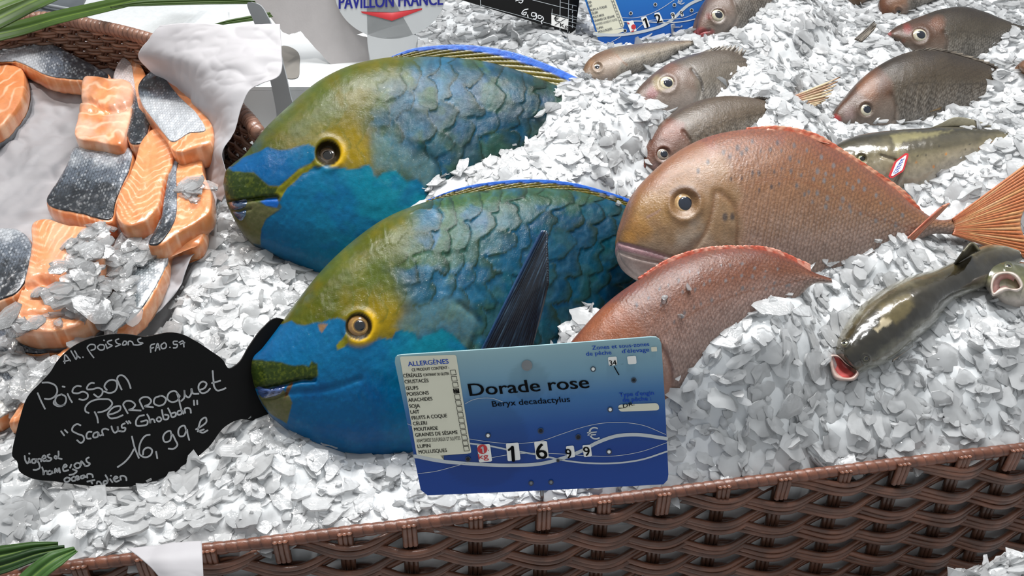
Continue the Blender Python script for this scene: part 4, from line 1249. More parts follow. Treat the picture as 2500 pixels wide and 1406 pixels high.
jaw(ft2, PLT2, [(2024, 866), (2040, 864), (2062, 882), (2084, 900), (2099, 911), (2092, 926), (2062, 932), (2036, 927), (2026, 900)],
    [(2036, 872), (2046, 873), (2065, 889), (2089, 907), (2079, 919), (2057, 919), (2042, 906), (2036, 888)], 0.010, 0.002, inc='#d0605c', deepc='#b04a48', rimc='#b9a096', edge='#2c2822')
fin('pectoral_fin', ft2, PLT2, [(2180, 878), (2196, 868)], [(2178, 884), (2240, 836)], lift=0.012, n=8, m=8, colf=greyfin, th=0.0015)
ice_line(PLT2, [(2024, 880), (2030, 925), (2070, 933), (2118, 912), (2186, 878), (2232, 836), (2281, 797), (2322, 740), (2360, 716)], -0.004, 0.03)
ice_line(PLT2, [(2028, 826), (2060, 778), (2106, 733), (2165, 698), (2222, 670), (2300, 652)], -0.008, 0.03)

PLT3 = lean(2450, 760, 42, 10, d=0.735)
RT3 = [(2392, 672, 2398, 690), (2394, 650, 2425, 735), (2412, 634, 2465, 764), (2450, 628, 2510, 772), (2500, 640, 2550, 755), (2560, 640, 2590, 730), (2640, 650, 2650, 700)]
ft3 = thing('trout', 'trout head with wide open pale mouth at the right edge of the picture', 'fish', PLT3.hit(np.array(2470.), np.array(760.)))
BT3 = Body(PLT3, RT3, [(0, 0.012), (0.2, 0.026), (0.5, 0.030), (1, 0.02)], 140, 100, colf=trout_col([(-1, '#d5ccc4'), (-0.5, '#cdc2b8'), (-0.1, '#a9a28e'), (0.3, '#6a6a48'), (0.7, '#4c4c30'), (1, '#3c3c2a')], 461),
           dispf=lambda px, py, tt, v: 0.001 * (fbm(px / 20, py / 20, 3, 6) - 0.5), tipc=1.1, eyes=[(2461, 650, 9, 0.001, 0.001)])
BT3.build('body', M['slime'], ft3)
add_eye(ft3, BT3, 2461, 650, 9, EYD, 0.5, bulge=0.35)
jaw(ft3, PLT3.moved(0.031), [(2417, 692), (2426, 669), (2450, 662), (2480, 667), (2499, 700), (2488, 713), (2460, 711), (2442, 719), (2424, 724), (2417, 708)],
    [(2426, 690), (2440, 673), (2466, 671), (2482, 686), (2488, 702), (2470, 704), (2452, 700), (2436, 706), (2428, 714)], 0.0, 0.003, name='mouth', rimc='#d9c9bd', inc='#c79a92', deepc='#7a4440', edge='#b5a596')
ice_line(PLT3, [(2398, 700), (2412, 722), (2428, 742), (2460, 762), (2510, 772)], 0.016, 0.025)

# ------------------------------------------------------------------ salmon basket
PAPER_REG = [(-500, 60), (380, 60), (640, 200), (600, 300), (560, 380), (548, 440), (515, 560), (470, 640), (405, 770), (330, 835), (200, 880), (60, 1030), (-500, 1250)]


def to2d(plane):
    e1 = nrm(np.cross([0, 1.0, 0], plane.n))
    e2 = np.cross(plane.n, e1)
    return lambda P: np.stack([(P - plane.o) @ e1, (P - plane.o) @ e2], -1)


def flesh_col(ang, sc, seed, pale=0.0, apex=None):
    """orange flesh with pale chevron lines"""
    def f(x, y, q):
        wob = (fbm(x / 46, y / 46, 3, seed) - 0.5)
        if apex is not None:
            ax, ay, da = apex
            xr, yr = rot(x, y, da, ax, ay)
            ph = (np.abs(xr) * 0.75 + yr + wob * 30) / sc
        else:
            xr, yr = rot(x, y, ang)
            ph = (xr + wob * 50 + 0.0016 * (yr % 400) ** 1.6) / sc
        fr = np.abs(np.mod(ph, 1) - 0.5) * 2
        ln = sm(0.34, 0.05, fr) * sm(0.25, 0.5, fbm(x / 60 + 9, y / 60, 2, seed + 4)) * 0.85
        n = fbm(x / 16, y / 16, 3, seed + 2)
        C = mixc(c('#d98550'), c('#e39a66'), n)
        C = mixc(C, c('#d27840'), sm(0.55, 0.75, fbm(x / 50, y / 50, 3, seed + 6)) * 0.5)
        C = mixc(C, c('#f4c4a0'), ln)
        return mixc(C, c('#efc9b4'), pale * sm(0.3, 0.7, fbm(x / 35, y / 35, 3, seed + 7)))
    return f


def skin_col(g, ang, sc, seed, dk='#20252c', md='#67707c', lt='#c3c7cc'):
    """silver skin darkening toward the back: g(x,y) 0 dark .. 1 silver"""
    def f(x, y, q):
        xr, yr = rot(x, y, ang)
        ID, D, DY = scale_pat(xr / sc, yr / (sc * 0.8))
        t = np.clip(g(x, y) + (fbm(x / 20, y / 20, 3, seed) - 0.5) * 0.5, 0, 1)
        C = mixc(mixc(c(dk), c(md), sm(0, 0.5, t)), c(lt), sm(0.45, 1.0, t))
        C = mixc(C, c('#0f1318'), sm(0.28, 0.05, D) * (0.75 - 0.45 * t))
        C = mixc(C, c('#e8ebee'), sm(0.55, 0.8, ID) * (0.18 + 0.35 * t) * sm(0.2, 0.5, D))
        sp = sm(0.72, 0.78, vn(x / 4.5, y / 4.5, seed + 9)) * sm(0.9, 0.4, t)
        return mixc(C, c('#0c0f13'), sp * 0.6)
    return f


def slab(label, poly, lift, thick, fleshf, skinpoly=None, skinf=None, dome=0.22, tilt=(0, 0), n=220, R=0.007, seed=1, skin_under=True, cat='salmon', group='salmon fillets in the paper lined basket', groove=()):
    """a fillet piece: domed top traced from its outline, side walls, and its skin as a part"""
    base = G0.moved(lift)
    pl = Plane(base.hit(*[np.array(float(v)) for v in np.mean(poly, 0)]), G0.n + np.array([tilt[0], tilt[1], 0]))
    B = crom(poly, n, True)
    rings = list(np.concatenate([np.linspace(0, 0.9, 34)[1:], [0.925, 0.95, 0.97, 0.985, 1.0]]))
    pts, F = star(B, rings)
    t2 = to2d(pl)
    Bp = t2(pl.hit(B[:, 0], B[:, 1]))

    def hgt(x, y):
        q2 = t2(pl.hit(x, y))
        d = sdf(q2[:, 0], q2[:, 1], Bp[::2])
        k = np.clip(d / R, 0, 1)
        h = R * dome * (np.sqrt(np.clip(1 - (1 - k) ** 2, 0, 1)) - 1) * 1.6
        h = h + 0.004 * (fbm(x / 60, y / 60, 3, seed) - 0.5) * k + 0.0012 * (fbm(x / 14, y / 14, 2, seed + 1) - 0.5)
        for ln, dep, wd in groove:
            h = h - dep * np.exp(-((line_d(x, y, ln) + 6 * (fbm(x / 12, y / 12, 2, seed) - 0.5)) / wd) ** 2)
        return h

    hz = hgt(pts[:, 0], pts[:, 1])
    V = pl.hit(pts[:, 0], pts[:, 1]) + pl.n * hz[:, None]
    q = np.concatenate([[0], np.repeat(rings, n)])
    C = fleshf(pts[:, 0], pts[:, 1], q)
    root = thing('salmon_fillet', label, cat, V.mean(0) - pl.n * thick, group)
    o = 1 + (len(rings) - 1) * n
    edge, ec = V[o:o + n], C[o:o + n]
    ctr = edge.mean(0)
    rows, cols = [], []
    for f in (0.25, 0.6, 0.85, 1.0):
        out = nrm(edge - ctr) * (0.0015 * math.sin(f * math.pi))
        rows.append(edge - pl.n * thick * f + out + pl.n * (0.0015 * (vn(B[:, 0] / 9, B[:, 1] / 9 + f * 30, 5) - 0.5))[:, None])
        cols.append(mixc(ec * 0.96, c('#f2c8a2'), sm(0.45, 0.7, vn(B[:, 0] / 11 + f * 3, B[:, 1] / 11, 6)) * 0.35))
    nv = len(V)
    V2 = np.vstack([V] + rows + [rows[-1].mean(0)[None]])
    C2 = np.vstack([C] + cols + [cols[-1].mean(0)[None]])
    j = np.arange(n)
    F2 = list(F)
    prev = o
    for k in range(4):
        b = nv + k * n
        F2.append(np.stack([prev + j, b + j, b + (j + 1) % n, prev + (j + 1) % n], -1))
        prev = b
    F2.append(np.stack([prev + (j + 1) % n, prev + j, np.full(n, len(V2) - 1)], -1))
    mk('flesh', V2, F2, M['flesh'], root, C2)
    if skinpoly is not None:
        S = crom(skinpoly, n, True)
        ps, Fs = star(S, np.linspace(0, 1, 71)[1:])
        Vs = pl.hit(ps[:, 0], ps[:, 1]) + pl.n * (hgt(ps[:, 0], ps[:, 1]) + 0.0012)[:, None]
        qs = np.concatenate([[0], np.repeat(np.linspace(0, 1, 71)[1:], n)])
        no = 1 + 69 * n
        Ve = Vs[no:] - pl.n * 0.0035
        Fs.append(np.stack([no + j, len(Vs) + j, len(Vs) + (j + 1) % n, no + (j + 1) % n], -1))
        Cs = skinf(ps[:, 0], ps[:, 1], qs)
        mk('skin', np.vstack([Vs, Ve]), Fs, M['skin'], root, np.vstack([Cs, Cs[no:] * 0.6]))
    elif skin_under:
        lo = rows[-1] + nrm(rows[-1] - ctr) * 0.0015
        hi = lo + pl.n * min(0.004, thick * 0.3)
        lo2 = lo - pl.n * 0.001
        V3 = np.vstack([hi, lo2, lo2.mean(0)[None]])
        F3 = [np.stack([j, n + j, n + (j + 1) % n, (j + 1) % n], -1), np.stack([n + (j + 1) % n, n + j, np.full(n, 2 * n)], -1)]
        t = vn(np.arange(2 * n + 1) / 5.0, 0.5, 6)
        mk('skin', V3, F3, M['skin'], root, mixc(c('#2a3038'), c('#a0a6ac'), t))
    return root


FL = flesh_col
slab('long silver to black salmon piece, skin up, along the back wicker wall', [(-60, 120), (0, 97), (60, 95), (120, 104), (190, 138), (240, 165), (268, 188), (262, 196), (190, 196), (110, 184), (60, 160), (0, 140), (-60, 150)], 0.045, 0.018,
     FL(30, 16, 11), [(-58, 122), (0, 98), (60, 96), (120, 106), (190, 140), (240, 167), (264, 188), (260, 194), (190, 193), (110, 181), (60, 157), (0, 138), (-58, 147)],
     skin_col(lambda x, y: sm(210, 60, x), 15, 11, 21))
slab('orange salmon piece cut by the left edge under the long silver piece', [(-70, 160), (0, 152), (30, 155), (52, 165), (58, 195), (50, 240), (28, 275), (0, 305), (-70, 330)], 0.04, 0.02, FL(40, 22, 31), seed=5)
slab('thick orange salmon chunk with a split across its top', [(204, 186), (260, 188), (318, 200), (322, 235), (318, 275), (306, 320), (296, 348), (240, 344), (182, 328), (188, 285), (196, 235)], 0.05, 0.022,
     FL(82, 30, 41, pale=0.55), seed=8, groove=[([(192, 240), (225, 246), (250, 262), (290, 262), (322, 250)], 0.006, 6), ([(190, 268), (240, 272), (310, 268)], 0.002, 5)])
slab('narrow salmon piece standing with pale belly tip behind the split chunk', [(276, 205), (282, 165), (300, 140), (318, 134), (345, 160), (358, 190), (365, 260), (362, 320), (345, 352), (318, 352), (308, 320), (318, 270), (322, 215)], 0.045, 0.022,
     FL(20, 20, 51, pale=0.4), [(300, 142), (315, 150), (326, 190), (334, 240), (345, 275), (362, 290), (360, 320), (344, 350), (320, 350), (310, 322), (320, 270), (316, 210), (278, 200), (284, 165)],
     skin_col(lambda x, y: sm(290, 190, y) + 0.1, 80, 9, 53, lt='#e0d2cf'), seed=9)
slab('salmon piece with shining silver skin and orange side against the raised paper', [(338, 205), (360, 178), (398, 155), (440, 195), (490, 262), (520, 315), (516, 342), (470, 360), (424, 366), (402, 330), (372, 290), (345, 250)], 0.062, 0.026,
     FL(55, 18, 61), [(338, 207), (362, 180), (397, 157), (404, 190), (440, 240), (488, 290), (502, 318), (460, 328), (418, 344), (398, 322), (370, 286), (344, 248)],
     skin_col(lambda x, y: sm(210, 260, y) * sm(380, 330, y * 0.9), 40, 10, 63), seed=10)
slab('square salmon piece, skin up, grey fading to glossy black', [(176, 362), (240, 366), (322, 366), (318, 410), (300, 450), (282, 500), (276, 536), (200, 528), (112, 492), (140, 440), (165, 395)], 0.036, 0.018,
     FL(30, 20, 71), [(177, 363), (240, 367), (321, 367), (316, 410), (298, 450), (280, 498), (274, 530), (200, 522), (114, 490), (141, 440), (166, 395)],
     skin_col(lambda x, y: sm(500, 375, y) * 0.75, 20, 12, 73), seed=12)
slab('orange salmon wedge with pale chevron lines right of the square piece', [(380, 310), (405, 320), (422, 352), (420, 395), (398, 440), (385, 500), (352, 536), (310, 548), (288, 535), (290, 470), (312, 430), (328, 390), (345, 340)], 0.05, 0.022,
     FL(0, 17, 81, apex=(345, 440, 15)), seed=13)
slab('salmon piece with dark skin strip along its left and orange face', [(440, 372), (470, 365), (486, 372), (494, 415), (514, 465), (512, 510), (470, 545), (430, 568), (385, 598), (364, 598), (390, 540), (400, 480), (412, 420)], 0.046, 0.020,
     FL(75, 18, 91), [(438, 374), (430, 420), (432, 470), (428, 530), (410, 570), (384, 596), (366, 596), (391, 540), (401, 480), (414, 420)],
     skin_col(lambda x, y: sm(600, 480, y) * 0.6, 80, 9, 93), seed=14)
slab('long silver skinned salmon piece sloping down to the ice beside the black sign', [(300, 560), (360, 548), (410, 560), (500, 540), (488, 590), (412, 606), (400, 660), (372, 720), (330, 775), (280, 800), (272, 770), (300, 700), (270, 640)], 0.03, 0.016,
     FL(70, 16, 101), [(302, 562), (360, 550), (408, 562), (412, 600), (400, 655), (370, 715), (328, 772), (281, 797), (274, 770), (302, 700), (272, 640)],
     skin_col(lambda x, y: 0.25 + 0.6 * sm(0.3, 0.7, fbm(x / 50, y / 70, 2, 6)), 50, 11, 103, md='#7c8488'), seed=15)
slab('large orange salmon piece with ice chips at the lower left', [(80, 540), (105, 531), (160, 545), (215, 552), (258, 570), (250, 620), (235, 680), (240, 740), (190, 790), (130, 806), (40, 800), (22, 792), (45, 720), (66, 650), (76, 590)], 0.042, 0.022,
     FL(0, 19, 111, pale=0.25, apex=(125, 640, -20)), seed=16, groove=[([(60, 695), (110, 685), (135, 700), (170, 712), (240, 705)], 0.007, 9), ([(50, 770), (120, 765), (200, 775)], 0.003, 7)])
slab('glossy black and silver salmon piece, skin up, at the left edge', [(-80, 560), (0, 555), (50, 562), (76, 590), (74, 640), (60, 690), (40, 716), (0, 735), (-80, 745)], 0.036, 0.018,
     FL(30, 20, 121), [(-79, 561), (0, 556), (50, 563), (75, 590), (73, 640), (59, 689), (39, 714), (0, 731), (-79, 743)], skin_col(lambda x, y: sm(690, 560, y) * 0.8, 20, 13, 123), seed=17)
slab('salmon piece with grey scaled skin showing under the large orange one', [(-60, 770), (0, 760), (60, 800), (130, 822), (145, 845), (100, 862), (40, 858), (-60, 850)], 0.018, 0.012, FL(30, 20, 131),
     [(-59, 771), (0, 761), (60, 801), (130, 823), (144, 845), (100, 861), (40, 857), (-59, 849)], skin_col(lambda x, y: sm(845, 780, y) * 0.6 + 0.1, 10, 11, 133), seed=18)
slab('orange salmon strip peeking out behind the black fish board', [(155, 850), (190, 835), (215, 850), (190, 900), (120, 960), (70, 1010), (20, 1030), (45, 985), (80, 930), (115, 885)], 0.024, 0.014, FL(60, 15, 141), seed=19)
slab('pale silver skin piece at the left edge beside the black fish board', [(-60, 890), (0, 878), (60, 885), (95, 905), (70, 950), (35, 995), (0, 1020), (-60, 1040)], 0.018, 0.012, FL(30, 20, 151),
     [(-59, 891), (0, 879), (60, 886), (93, 905), (69, 949), (34, 994), (0, 1018), (-59, 1038)], skin_col(lambda x, y: 0.5 + 0.4 * sm(900, 980, y), 30, 12, 153, lt='#d9d5cf'), seed=20)

# ------------------------------------------------------------------ paper
def crumple(x, y, s, k=1.0):
    a = np.abs(vn(x, y, s) - 0.5) + 0.5 * np.abs(vn(x * 1.9 + y, y * 1.7 - x * 0.6, s + 4) - 0.5)
    b = np.abs(vn(x * 4.1 + 7 - y, y * 3.6, s + 9) - 0.5)
    return k * (0.65 * a + 0.2 * b)


def sheet(ctrl, nu, nv, amp, freq, seed, th=0.0005):
    """paper from a lattice of px,py,depth control points (rows x cols)"""
    A = np.asarray(ctrl, float)
    rows = np.stack([crom(r, nv, t=np.linspace(0, 1, nv)) for r in A])
    out = np.stack([crom(rows[:, k], nu, t=np.linspace(0, 1, nu)) for k in range(nv)], 1)
    P = W(out[..., 0], out[..., 1], out[..., 2])
    N = nrm(np.cross(np.gradient(P, axis=0), np.gradient(P, axis=1)))
    w = crumple(P[..., 0] * freq, (P[..., 1] + P[..., 2]) * freq, seed)
    return solid(P + N * (amp * w)[..., None], th)


def gd(px, py, lift=0.0):
    P = G(np.array(float(px)), np.array(float(py)), lift)
    return float((P - CAM) @ FWD)


def gl(rows):
    """lattice of (px, py, lift over the bed) -> (px, py, depth)"""
    return [[(x, y, gd(x, y, l)) for x, y, l in r] for r in rows]


# liner below the fillets
us, vs = np.linspace(0, 1, 150), np.linspace(0, 1, 150)
reg = gl([[(-420, 70, 0.03), (-100, 85, 0.02), (150, 100, 0.02), (330, 95, 0.03), (470, 100, 0.04)],
          [(-420, 260, 0.01), (-60, 260, 0.01), (180, 250, 0.01), (380, 240, 0.012), (540, 250, 0.03)],
          [(-420, 450, 0.006), (-40, 450, 0.006), (200, 440, 0.006), (400, 420, 0.006), (552, 380, 0.022)],
          [(-420, 650, 0.004), (-40, 650, 0.004), (160, 640, 0.004), (330, 620, 0.004), (515, 560, 0.012)],
          [(-420, 900, 0.002), (-60, 880, 0.002), (100, 860, 0.002), (250, 830, 0.002), (395, 765, 0.004)],
          [(-420, 1120, 0.0), (-100, 1080, 0.0), (30, 1030, 0.0), (150, 950, 0.0), (260, 880, 0.0)]])
V, F = sheet(reg, 200, 200, 0.026, 20, 3)
tag(mk('paper_liner', V, F, M['paper'], None), 'crumpled white paper lining the basket under the salmon', 'paper')
flap = gl([[(395, 66, .125), (450, 62, .13), (520, 64, .13), (600, 66, .13), (684, 66, .125)],
           [(372, 95, .115), (440, 100, .12), (520, 106, .12), (600, 112, .12), (688, 125, .115)],
           [(340, 138, .095), (420, 146, .105), (510, 156, .11), (600, 170, .11), (686, 182, .105)],
           [(362, 165, .075), (440, 185, .088), (510, 200, .095), (572, 216, .100), (612, 222, .098)],
           [(410, 200, .055), (465, 235, .065), (515, 258, .075), (560, 270, .085), (592, 264, .088)],
           [(470, 262, .045), (500, 292, .052), (528, 312, .060), (556, 320, .070), (576, 318, .075)],
           [(492, 330, .035), (505, 346, .042), (518, 360, .048), (532, 372, .055), (546, 380, .060)],
           [(484, 390, .022), (500, 408, .026), (520, 424, .030), (545, 440, .036), (562, 450, .040)],
           [(500, 470, .016), (512, 476, .016), (524, 482, .018), (536, 488, .02), (546, 494, .022)]])
V, F = sheet(flap, 150, 120, 0.010, 17, 31)
tag(mk('paper_sheet', V, F, M['paper'], None), 'white waxed paper standing up folded at the right corner of the salmon basket', 'paper')
corner = [[(312, 1345, 0.560), (360, 1336, 0.562), (430, 1328, 0.566), (492, 1326, 0.570)], [(340, 1362, 0.552), (385, 1360, 0.553), (440, 1358, 0.556), (494, 1356, 0.560)],
          [(368, 1385, 0.548), (405, 1388, 0.548), (450, 1390, 0.55), (496, 1392, 0.553)], [(400, 1420, 0.545), (430, 1424, 0.545), (465, 1428, 0.546), (498, 1430, 0.548)]]
V, F = sheet(corner, 40, 40, 0.006, 18, 57)
tag(mk('paper_sheet', V, F, M['paper'], None), 'white paper corner folded over the front wicker rim', 'paper')
# ------------------------------------------------------------------ signs and writing
def rib_mesh(mb, plane, pts, w, n=None, lift=0.0004, closed=False):
    """a flat stroke of width w px along px points"""
    P = np.asarray(pts, float)
    L = np.hypot(*np.diff(P, axis=0).T).sum()
    m = n or int(max(3, min(90, L / 2.5)))
    Q = crom(P, m, closed) if len(P) > 2 else P[0] + (P[1] - P[0]) * np.linspace(0, 1, m)[:, None]
    if closed:
        Q = np.vstack([Q, Q[:1]])
    T = nrm(np.gradient(Q, axis=0))
    N = np.stack([-T[:, 1], T[:, 0]], 1)
    ww = np.full(len(Q), w / 2.0)
    if not closed:
        a0, a1 = Q[0] - T[0] * w * 0.3, Q[-1] + T[-1] * w * 0.3
        Q = np.vstack([a0, Q, a1])
        N = np.vstack([N[0], N, N[-1]])
        ww = np.concatenate([[w * 0.28], ww, [w * 0.28]])
    A, B = Q + N * ww[:, None], Q - N * ww[:, None]
    X = np.stack([A, B], 1)
    V = plane.hit(X[..., 0], X[..., 1]) + plane.n * lift
    mb.add(V, [gridf(len(Q), 2)])


def poly_mesh(mb, plane, pts, lift=0.0004, n=None):
    P = np.asarray(pts, float) if n is None else crom(pts, n, True)
    V = plane.hit(P[:, 0], P[:, 1]) + plane.n * lift
    V = np.vstack([V.mean(0), V])
    k = len(P)
    j = np.arange(k)
    mb.add(V, [np.stack([np.zeros(k, int), 1 + j, 1 + (j + 1) % k], -1)])


def rrect(q, r, n=6):
    """rounded quad from four px corners"""
    q = np.asarray(q, float)
    out = []
    for k in range(4):
        a, b, d = q[k - 1], q[k], q[(k + 1) % 4]
        u, v = nrm(a - b) * r, nrm(d - b) * r
        for t in np.linspace(0, 1, n):
            out.append(b + u * (1 - t) ** 2 + v * t ** 2)
    return np.array(out)


def text_mesh(mb, plane, s, p0, p1, cap, up, bold=0.0, lift=0.0006):
    """lettering from px baseline start to end, cap height px along the px direction up"""
    cu = bpy.data.curves.new('lettering', 'FONT')
    cu.body = s
    cu.size = 1.0
    cu.resolution_u = 4
    o = bpy.data.objects.new('lettering', cu)
    COL.objects.link(o)
    bpy.context.view_layer.update()
    me = o.to_mesh()
    nv = len(me.vertices)
    co = np.zeros(nv * 3, np.float32)
    me.vertices.foreach_get('co', co)
    co = co.reshape(-1, 3).astype(float)
    me.calc_loop_triangles()
    tri = np.array([t.vertices[:] for t in me.loop_triangles], np.int64).reshape(-1, 3)
    o.to_mesh_clear()
    bpy.data.objects.remove(o)
    bpy.data.curves.remove(cu)
    if not nv:
        return
    x0, x1 = co[:, 0].min(), co[:, 0].max()
    u = (co[:, 0] - x0) / max(x1 - x0, 1e-6)
    v = co[:, 1] / 0.727
    p0, p1, up = np.asarray(p0, float), np.asarray(p1, float), nrm(up)
    px = p0 + (p1 - p0) * u[:, None] + up * cap * v[:, None]
    for k, dx in enumerate((-1, 0, 1) if bold > 0 else (0,)):      # heavier strokes by a slight spread
        V = plane.hit(px[:, 0] + dx * max(bold, 0.022) * cap, px[:, 1]) + plane.n * (lift + 0.00002 * k)
        mb.add(V, [tri])


def plate(name, root, plane, B, th, material, colf=None, rings=None):
    B = np.asarray(B, float)
    n = len(B)
    j = np.arange(n)
    if colf is None:
        Vt = plane.hit(B[:, 0], B[:, 1])
        Vb = Vt - plane.n * th
        j2 = (j + 1) % n
        return mk(name, np.vstack([Vt, Vb]), [j[None], (j[::-1] + n)[None], np.stack([j, j + n, j2 + n, j2], -1)], material, root, smooth=False)
    rings = rings if rings is not None else np.linspace(0, 1, 13)[1:]
    pts, F = star(B, rings)
    Vt = plane.hit(pts[:, 0], pts[:, 1])
    Vb = Vt - plane.n * th
    k = len(Vt)
    o = k - n
    e, e2 = o + j, o + (j + 1) % n
    FF = list(F) + [f[:, ::-1] + k for f in F] + [np.stack([e, e + k, e2 + k, e2], -1)]
    Cc = colf(pts[:, 0], pts[:, 1])
    return mk(name, np.vstack([Vt, Vb]), FF, material, root, np.vstack([Cc, Cc]), smooth=False)


# --- black fish shaped board
PLB_ = lean(250, 1186, 62, 31, lift=0.0)
bo = [(65, 770), (67, 730), (80, 670), (105, 570), (148, 452), (215, 380), (268, 322), (300, 270), (370, 200), (450, 155), (540, 130), (640, 120), (720, 128), (765, 136), (830, 125), (900, 113),
      (960, 120), (1040, 158), (1120, 210), (1185, 258), (1218, 305), (1260, 283), (1325, 185), (1395, 92), (1470, 36), (1520, 48), (1550, 120), (1545, 260), (1530, 400), (1490, 500), (1440, 560),
      (1360, 580), (1270, 575), (1200, 610), (1110, 720), (1000, 810), (850, 890), (700, 930), (560, 932), (450, 925), (300, 905), (150, 880), (100, 845), (92, 800)]
bo = zpts(bo, 2.1771, 0, 760)
board = thing('chalk_board', 'black fish shaped board with handwritten white prices at the lower left', 'sign', PLB_.hit(np.array(250.), np.array(1186.)))
plate('board', board, PLB_, crom(bo, 240, True), 0.004, M['slate'])
HA = [[(60, 395), (100, 490), (150, 590)], [(115, 270), (200, 270), (280, 310), (300, 370), (265, 440), (200, 470), (145, 465)],
      [(350, 410), (290, 440), (275, 500), (310, 545), (370, 545), (405, 500), (400, 440), (350, 410)], [(262, 490), (255, 520), (290, 550), (350, 555), (390, 535)],
      [(425, 405), (450, 460), (480, 510)], [(362, 316), (392, 321)], [(590, 315), (540, 310), (490, 350), (485, 385), (540, 400), (620, 380), (670, 410), (670, 450), (620, 480), (565, 470)],
      [(750, 275), (720, 272), (670, 310), (660, 345), (720, 350), (810, 335), (850, 360), (850, 400), (800, 445), (745, 410)],
      [(905, 360), (875, 320), (900, 265), (960, 235), (1015, 250), (1030, 310), (1000, 375), (930, 395), (870, 375)],
      [(1085, 355), (1050, 280), (1030, 220), (1050, 185), (1090, 180), (1150, 230), (1180, 290), (1195, 340)],
      [(755, 625), (785, 690), (797, 760)], [(685, 640), (645, 620), (640, 580), (680, 520), (760, 480), (860, 470), (940, 480), (970, 520), (930, 580), (860, 620), (795, 632)],
      [(920, 660), (1000, 640), (1070, 590), (1070, 560), (1010, 560), (940, 610), (915, 660), (940, 700), (1010, 700), (1100, 665)],
      [(1160, 645), (1130, 590), (1105, 530), (1130, 500), (1210, 500), (1250, 540), (1210, 590), (1170, 600), (1240, 605), (1320, 610)],
      [(1350, 590), (1325, 540), (1305, 480), (1340, 450), (1410, 450), (1445, 490), (1410, 540), (1365, 555), (1420, 565), (1470, 570)],
      [(1560, 430), (1490, 460), (1480, 520), (1530, 550), (1600, 530), (1625, 470), (1590, 435), (1550, 430)],
      [(1790, 430), (1730, 370), (1660, 400), (1645, 470), (1690, 505), (1760, 490), (1795, 430)], [(1760, 400), (1785, 480), (1800, 550), (1815, 600)],
      [(1810, 495), (1845, 460), (1850, 360), (1860, 420), (1900, 450), (1935, 400), (1935, 340), (1955, 400), (2025, 405)],
      [(2035, 360), (2100, 330), (2120, 280), (2080, 255), (2030, 290), (2025, 350), (2060, 395), (2120, 385), (2165, 340)],
      [(2195, 125), (2205, 240), (2215, 320), (2250, 365), (2310, 355), (2355, 335)], [(2185, 275), (2240, 260), (2290, 245)],
      [(345, 860), (385, 915)], [(390, 845), (425, 880)], [(585, 790), (545, 775), (490, 810), (480, 850), (540, 890), (620, 930), (625, 970), (590, 1005), (540, 970)],
      [(720, 870), (680, 870), (655, 910), (665, 950), (710, 950)], [(790, 870), (745, 890), (740, 935), (790, 930), (800, 875), (815, 915), (850, 905)], [(860, 915), (850, 845), (880, 830), (925, 845)],
      [(960, 800), (975, 850), (1000, 880), (1040, 850), (1035, 800), (1050, 860), (1080, 860)], [(1125, 765), (1085, 790), (1090, 820), (1130, 820), (1120, 860), (1075, 865)],
      [(1140, 740), (1165, 770)], [(1170, 735), (1195, 765)], [(1360, 665), (1300, 680), (1260, 740), (1265, 790), (1330, 795), (1400, 770), (1400, 735), (1320, 745)],
      [(1395, 655), (1420, 700), (1435, 765), (1440, 720), (1470, 715), (1490, 755)], [(1530, 690), (1510, 720), (1540, 745), (1570, 720), (1550, 690), (1530, 690)],
      [(1575, 600), (1590, 680), (1600, 715), (1650, 710), (1655, 670), (1610, 660)], [(1650, 580), (1680, 640), (1700, 690), (1745, 670), (1740, 635), (1695, 645)],
      [(1820, 610), (1770, 620), (1770, 660), (1815, 650), (1820, 610), (1840, 650)], [(1860, 640), (1855, 590), (1890, 575), (1920, 590), (1930, 640)], [(1965, 485), (1970, 545)], [(2005, 485), (2008, 535)],
      [(1210, 925), (1240, 1050), (1295, 1190)], [(1235, 1080), (1190, 1160), (1120, 1240), (1035, 1300)],
      [(1430, 905), (1380, 915), (1330, 970), (1300, 1060), (1310, 1150), (1370, 1180), (1440, 1150), (1455, 1090), (1410, 1060), (1355, 1090), (1345, 1150)], [(1505, 1110), (1520, 1195)],
      [(1690, 900), (1680, 860), (1620, 880), (1590, 940), (1610, 990), (1670, 980), (1700, 900), (1740, 970), (1765, 1030), (1720, 1075), (1655, 1075)],
      [(1870, 850), (1850, 795), (1800, 810), (1775, 870), (1790, 920), (1840, 920), (1880, 840), (1890, 900), (1910, 970)],
      [(1990, 840), (2060, 800), (2120, 740), (2110, 695), (2060, 720), (2030, 790), (2020, 850), (2070, 880), (2135, 850)], [(2010, 865), (2090, 840)]]
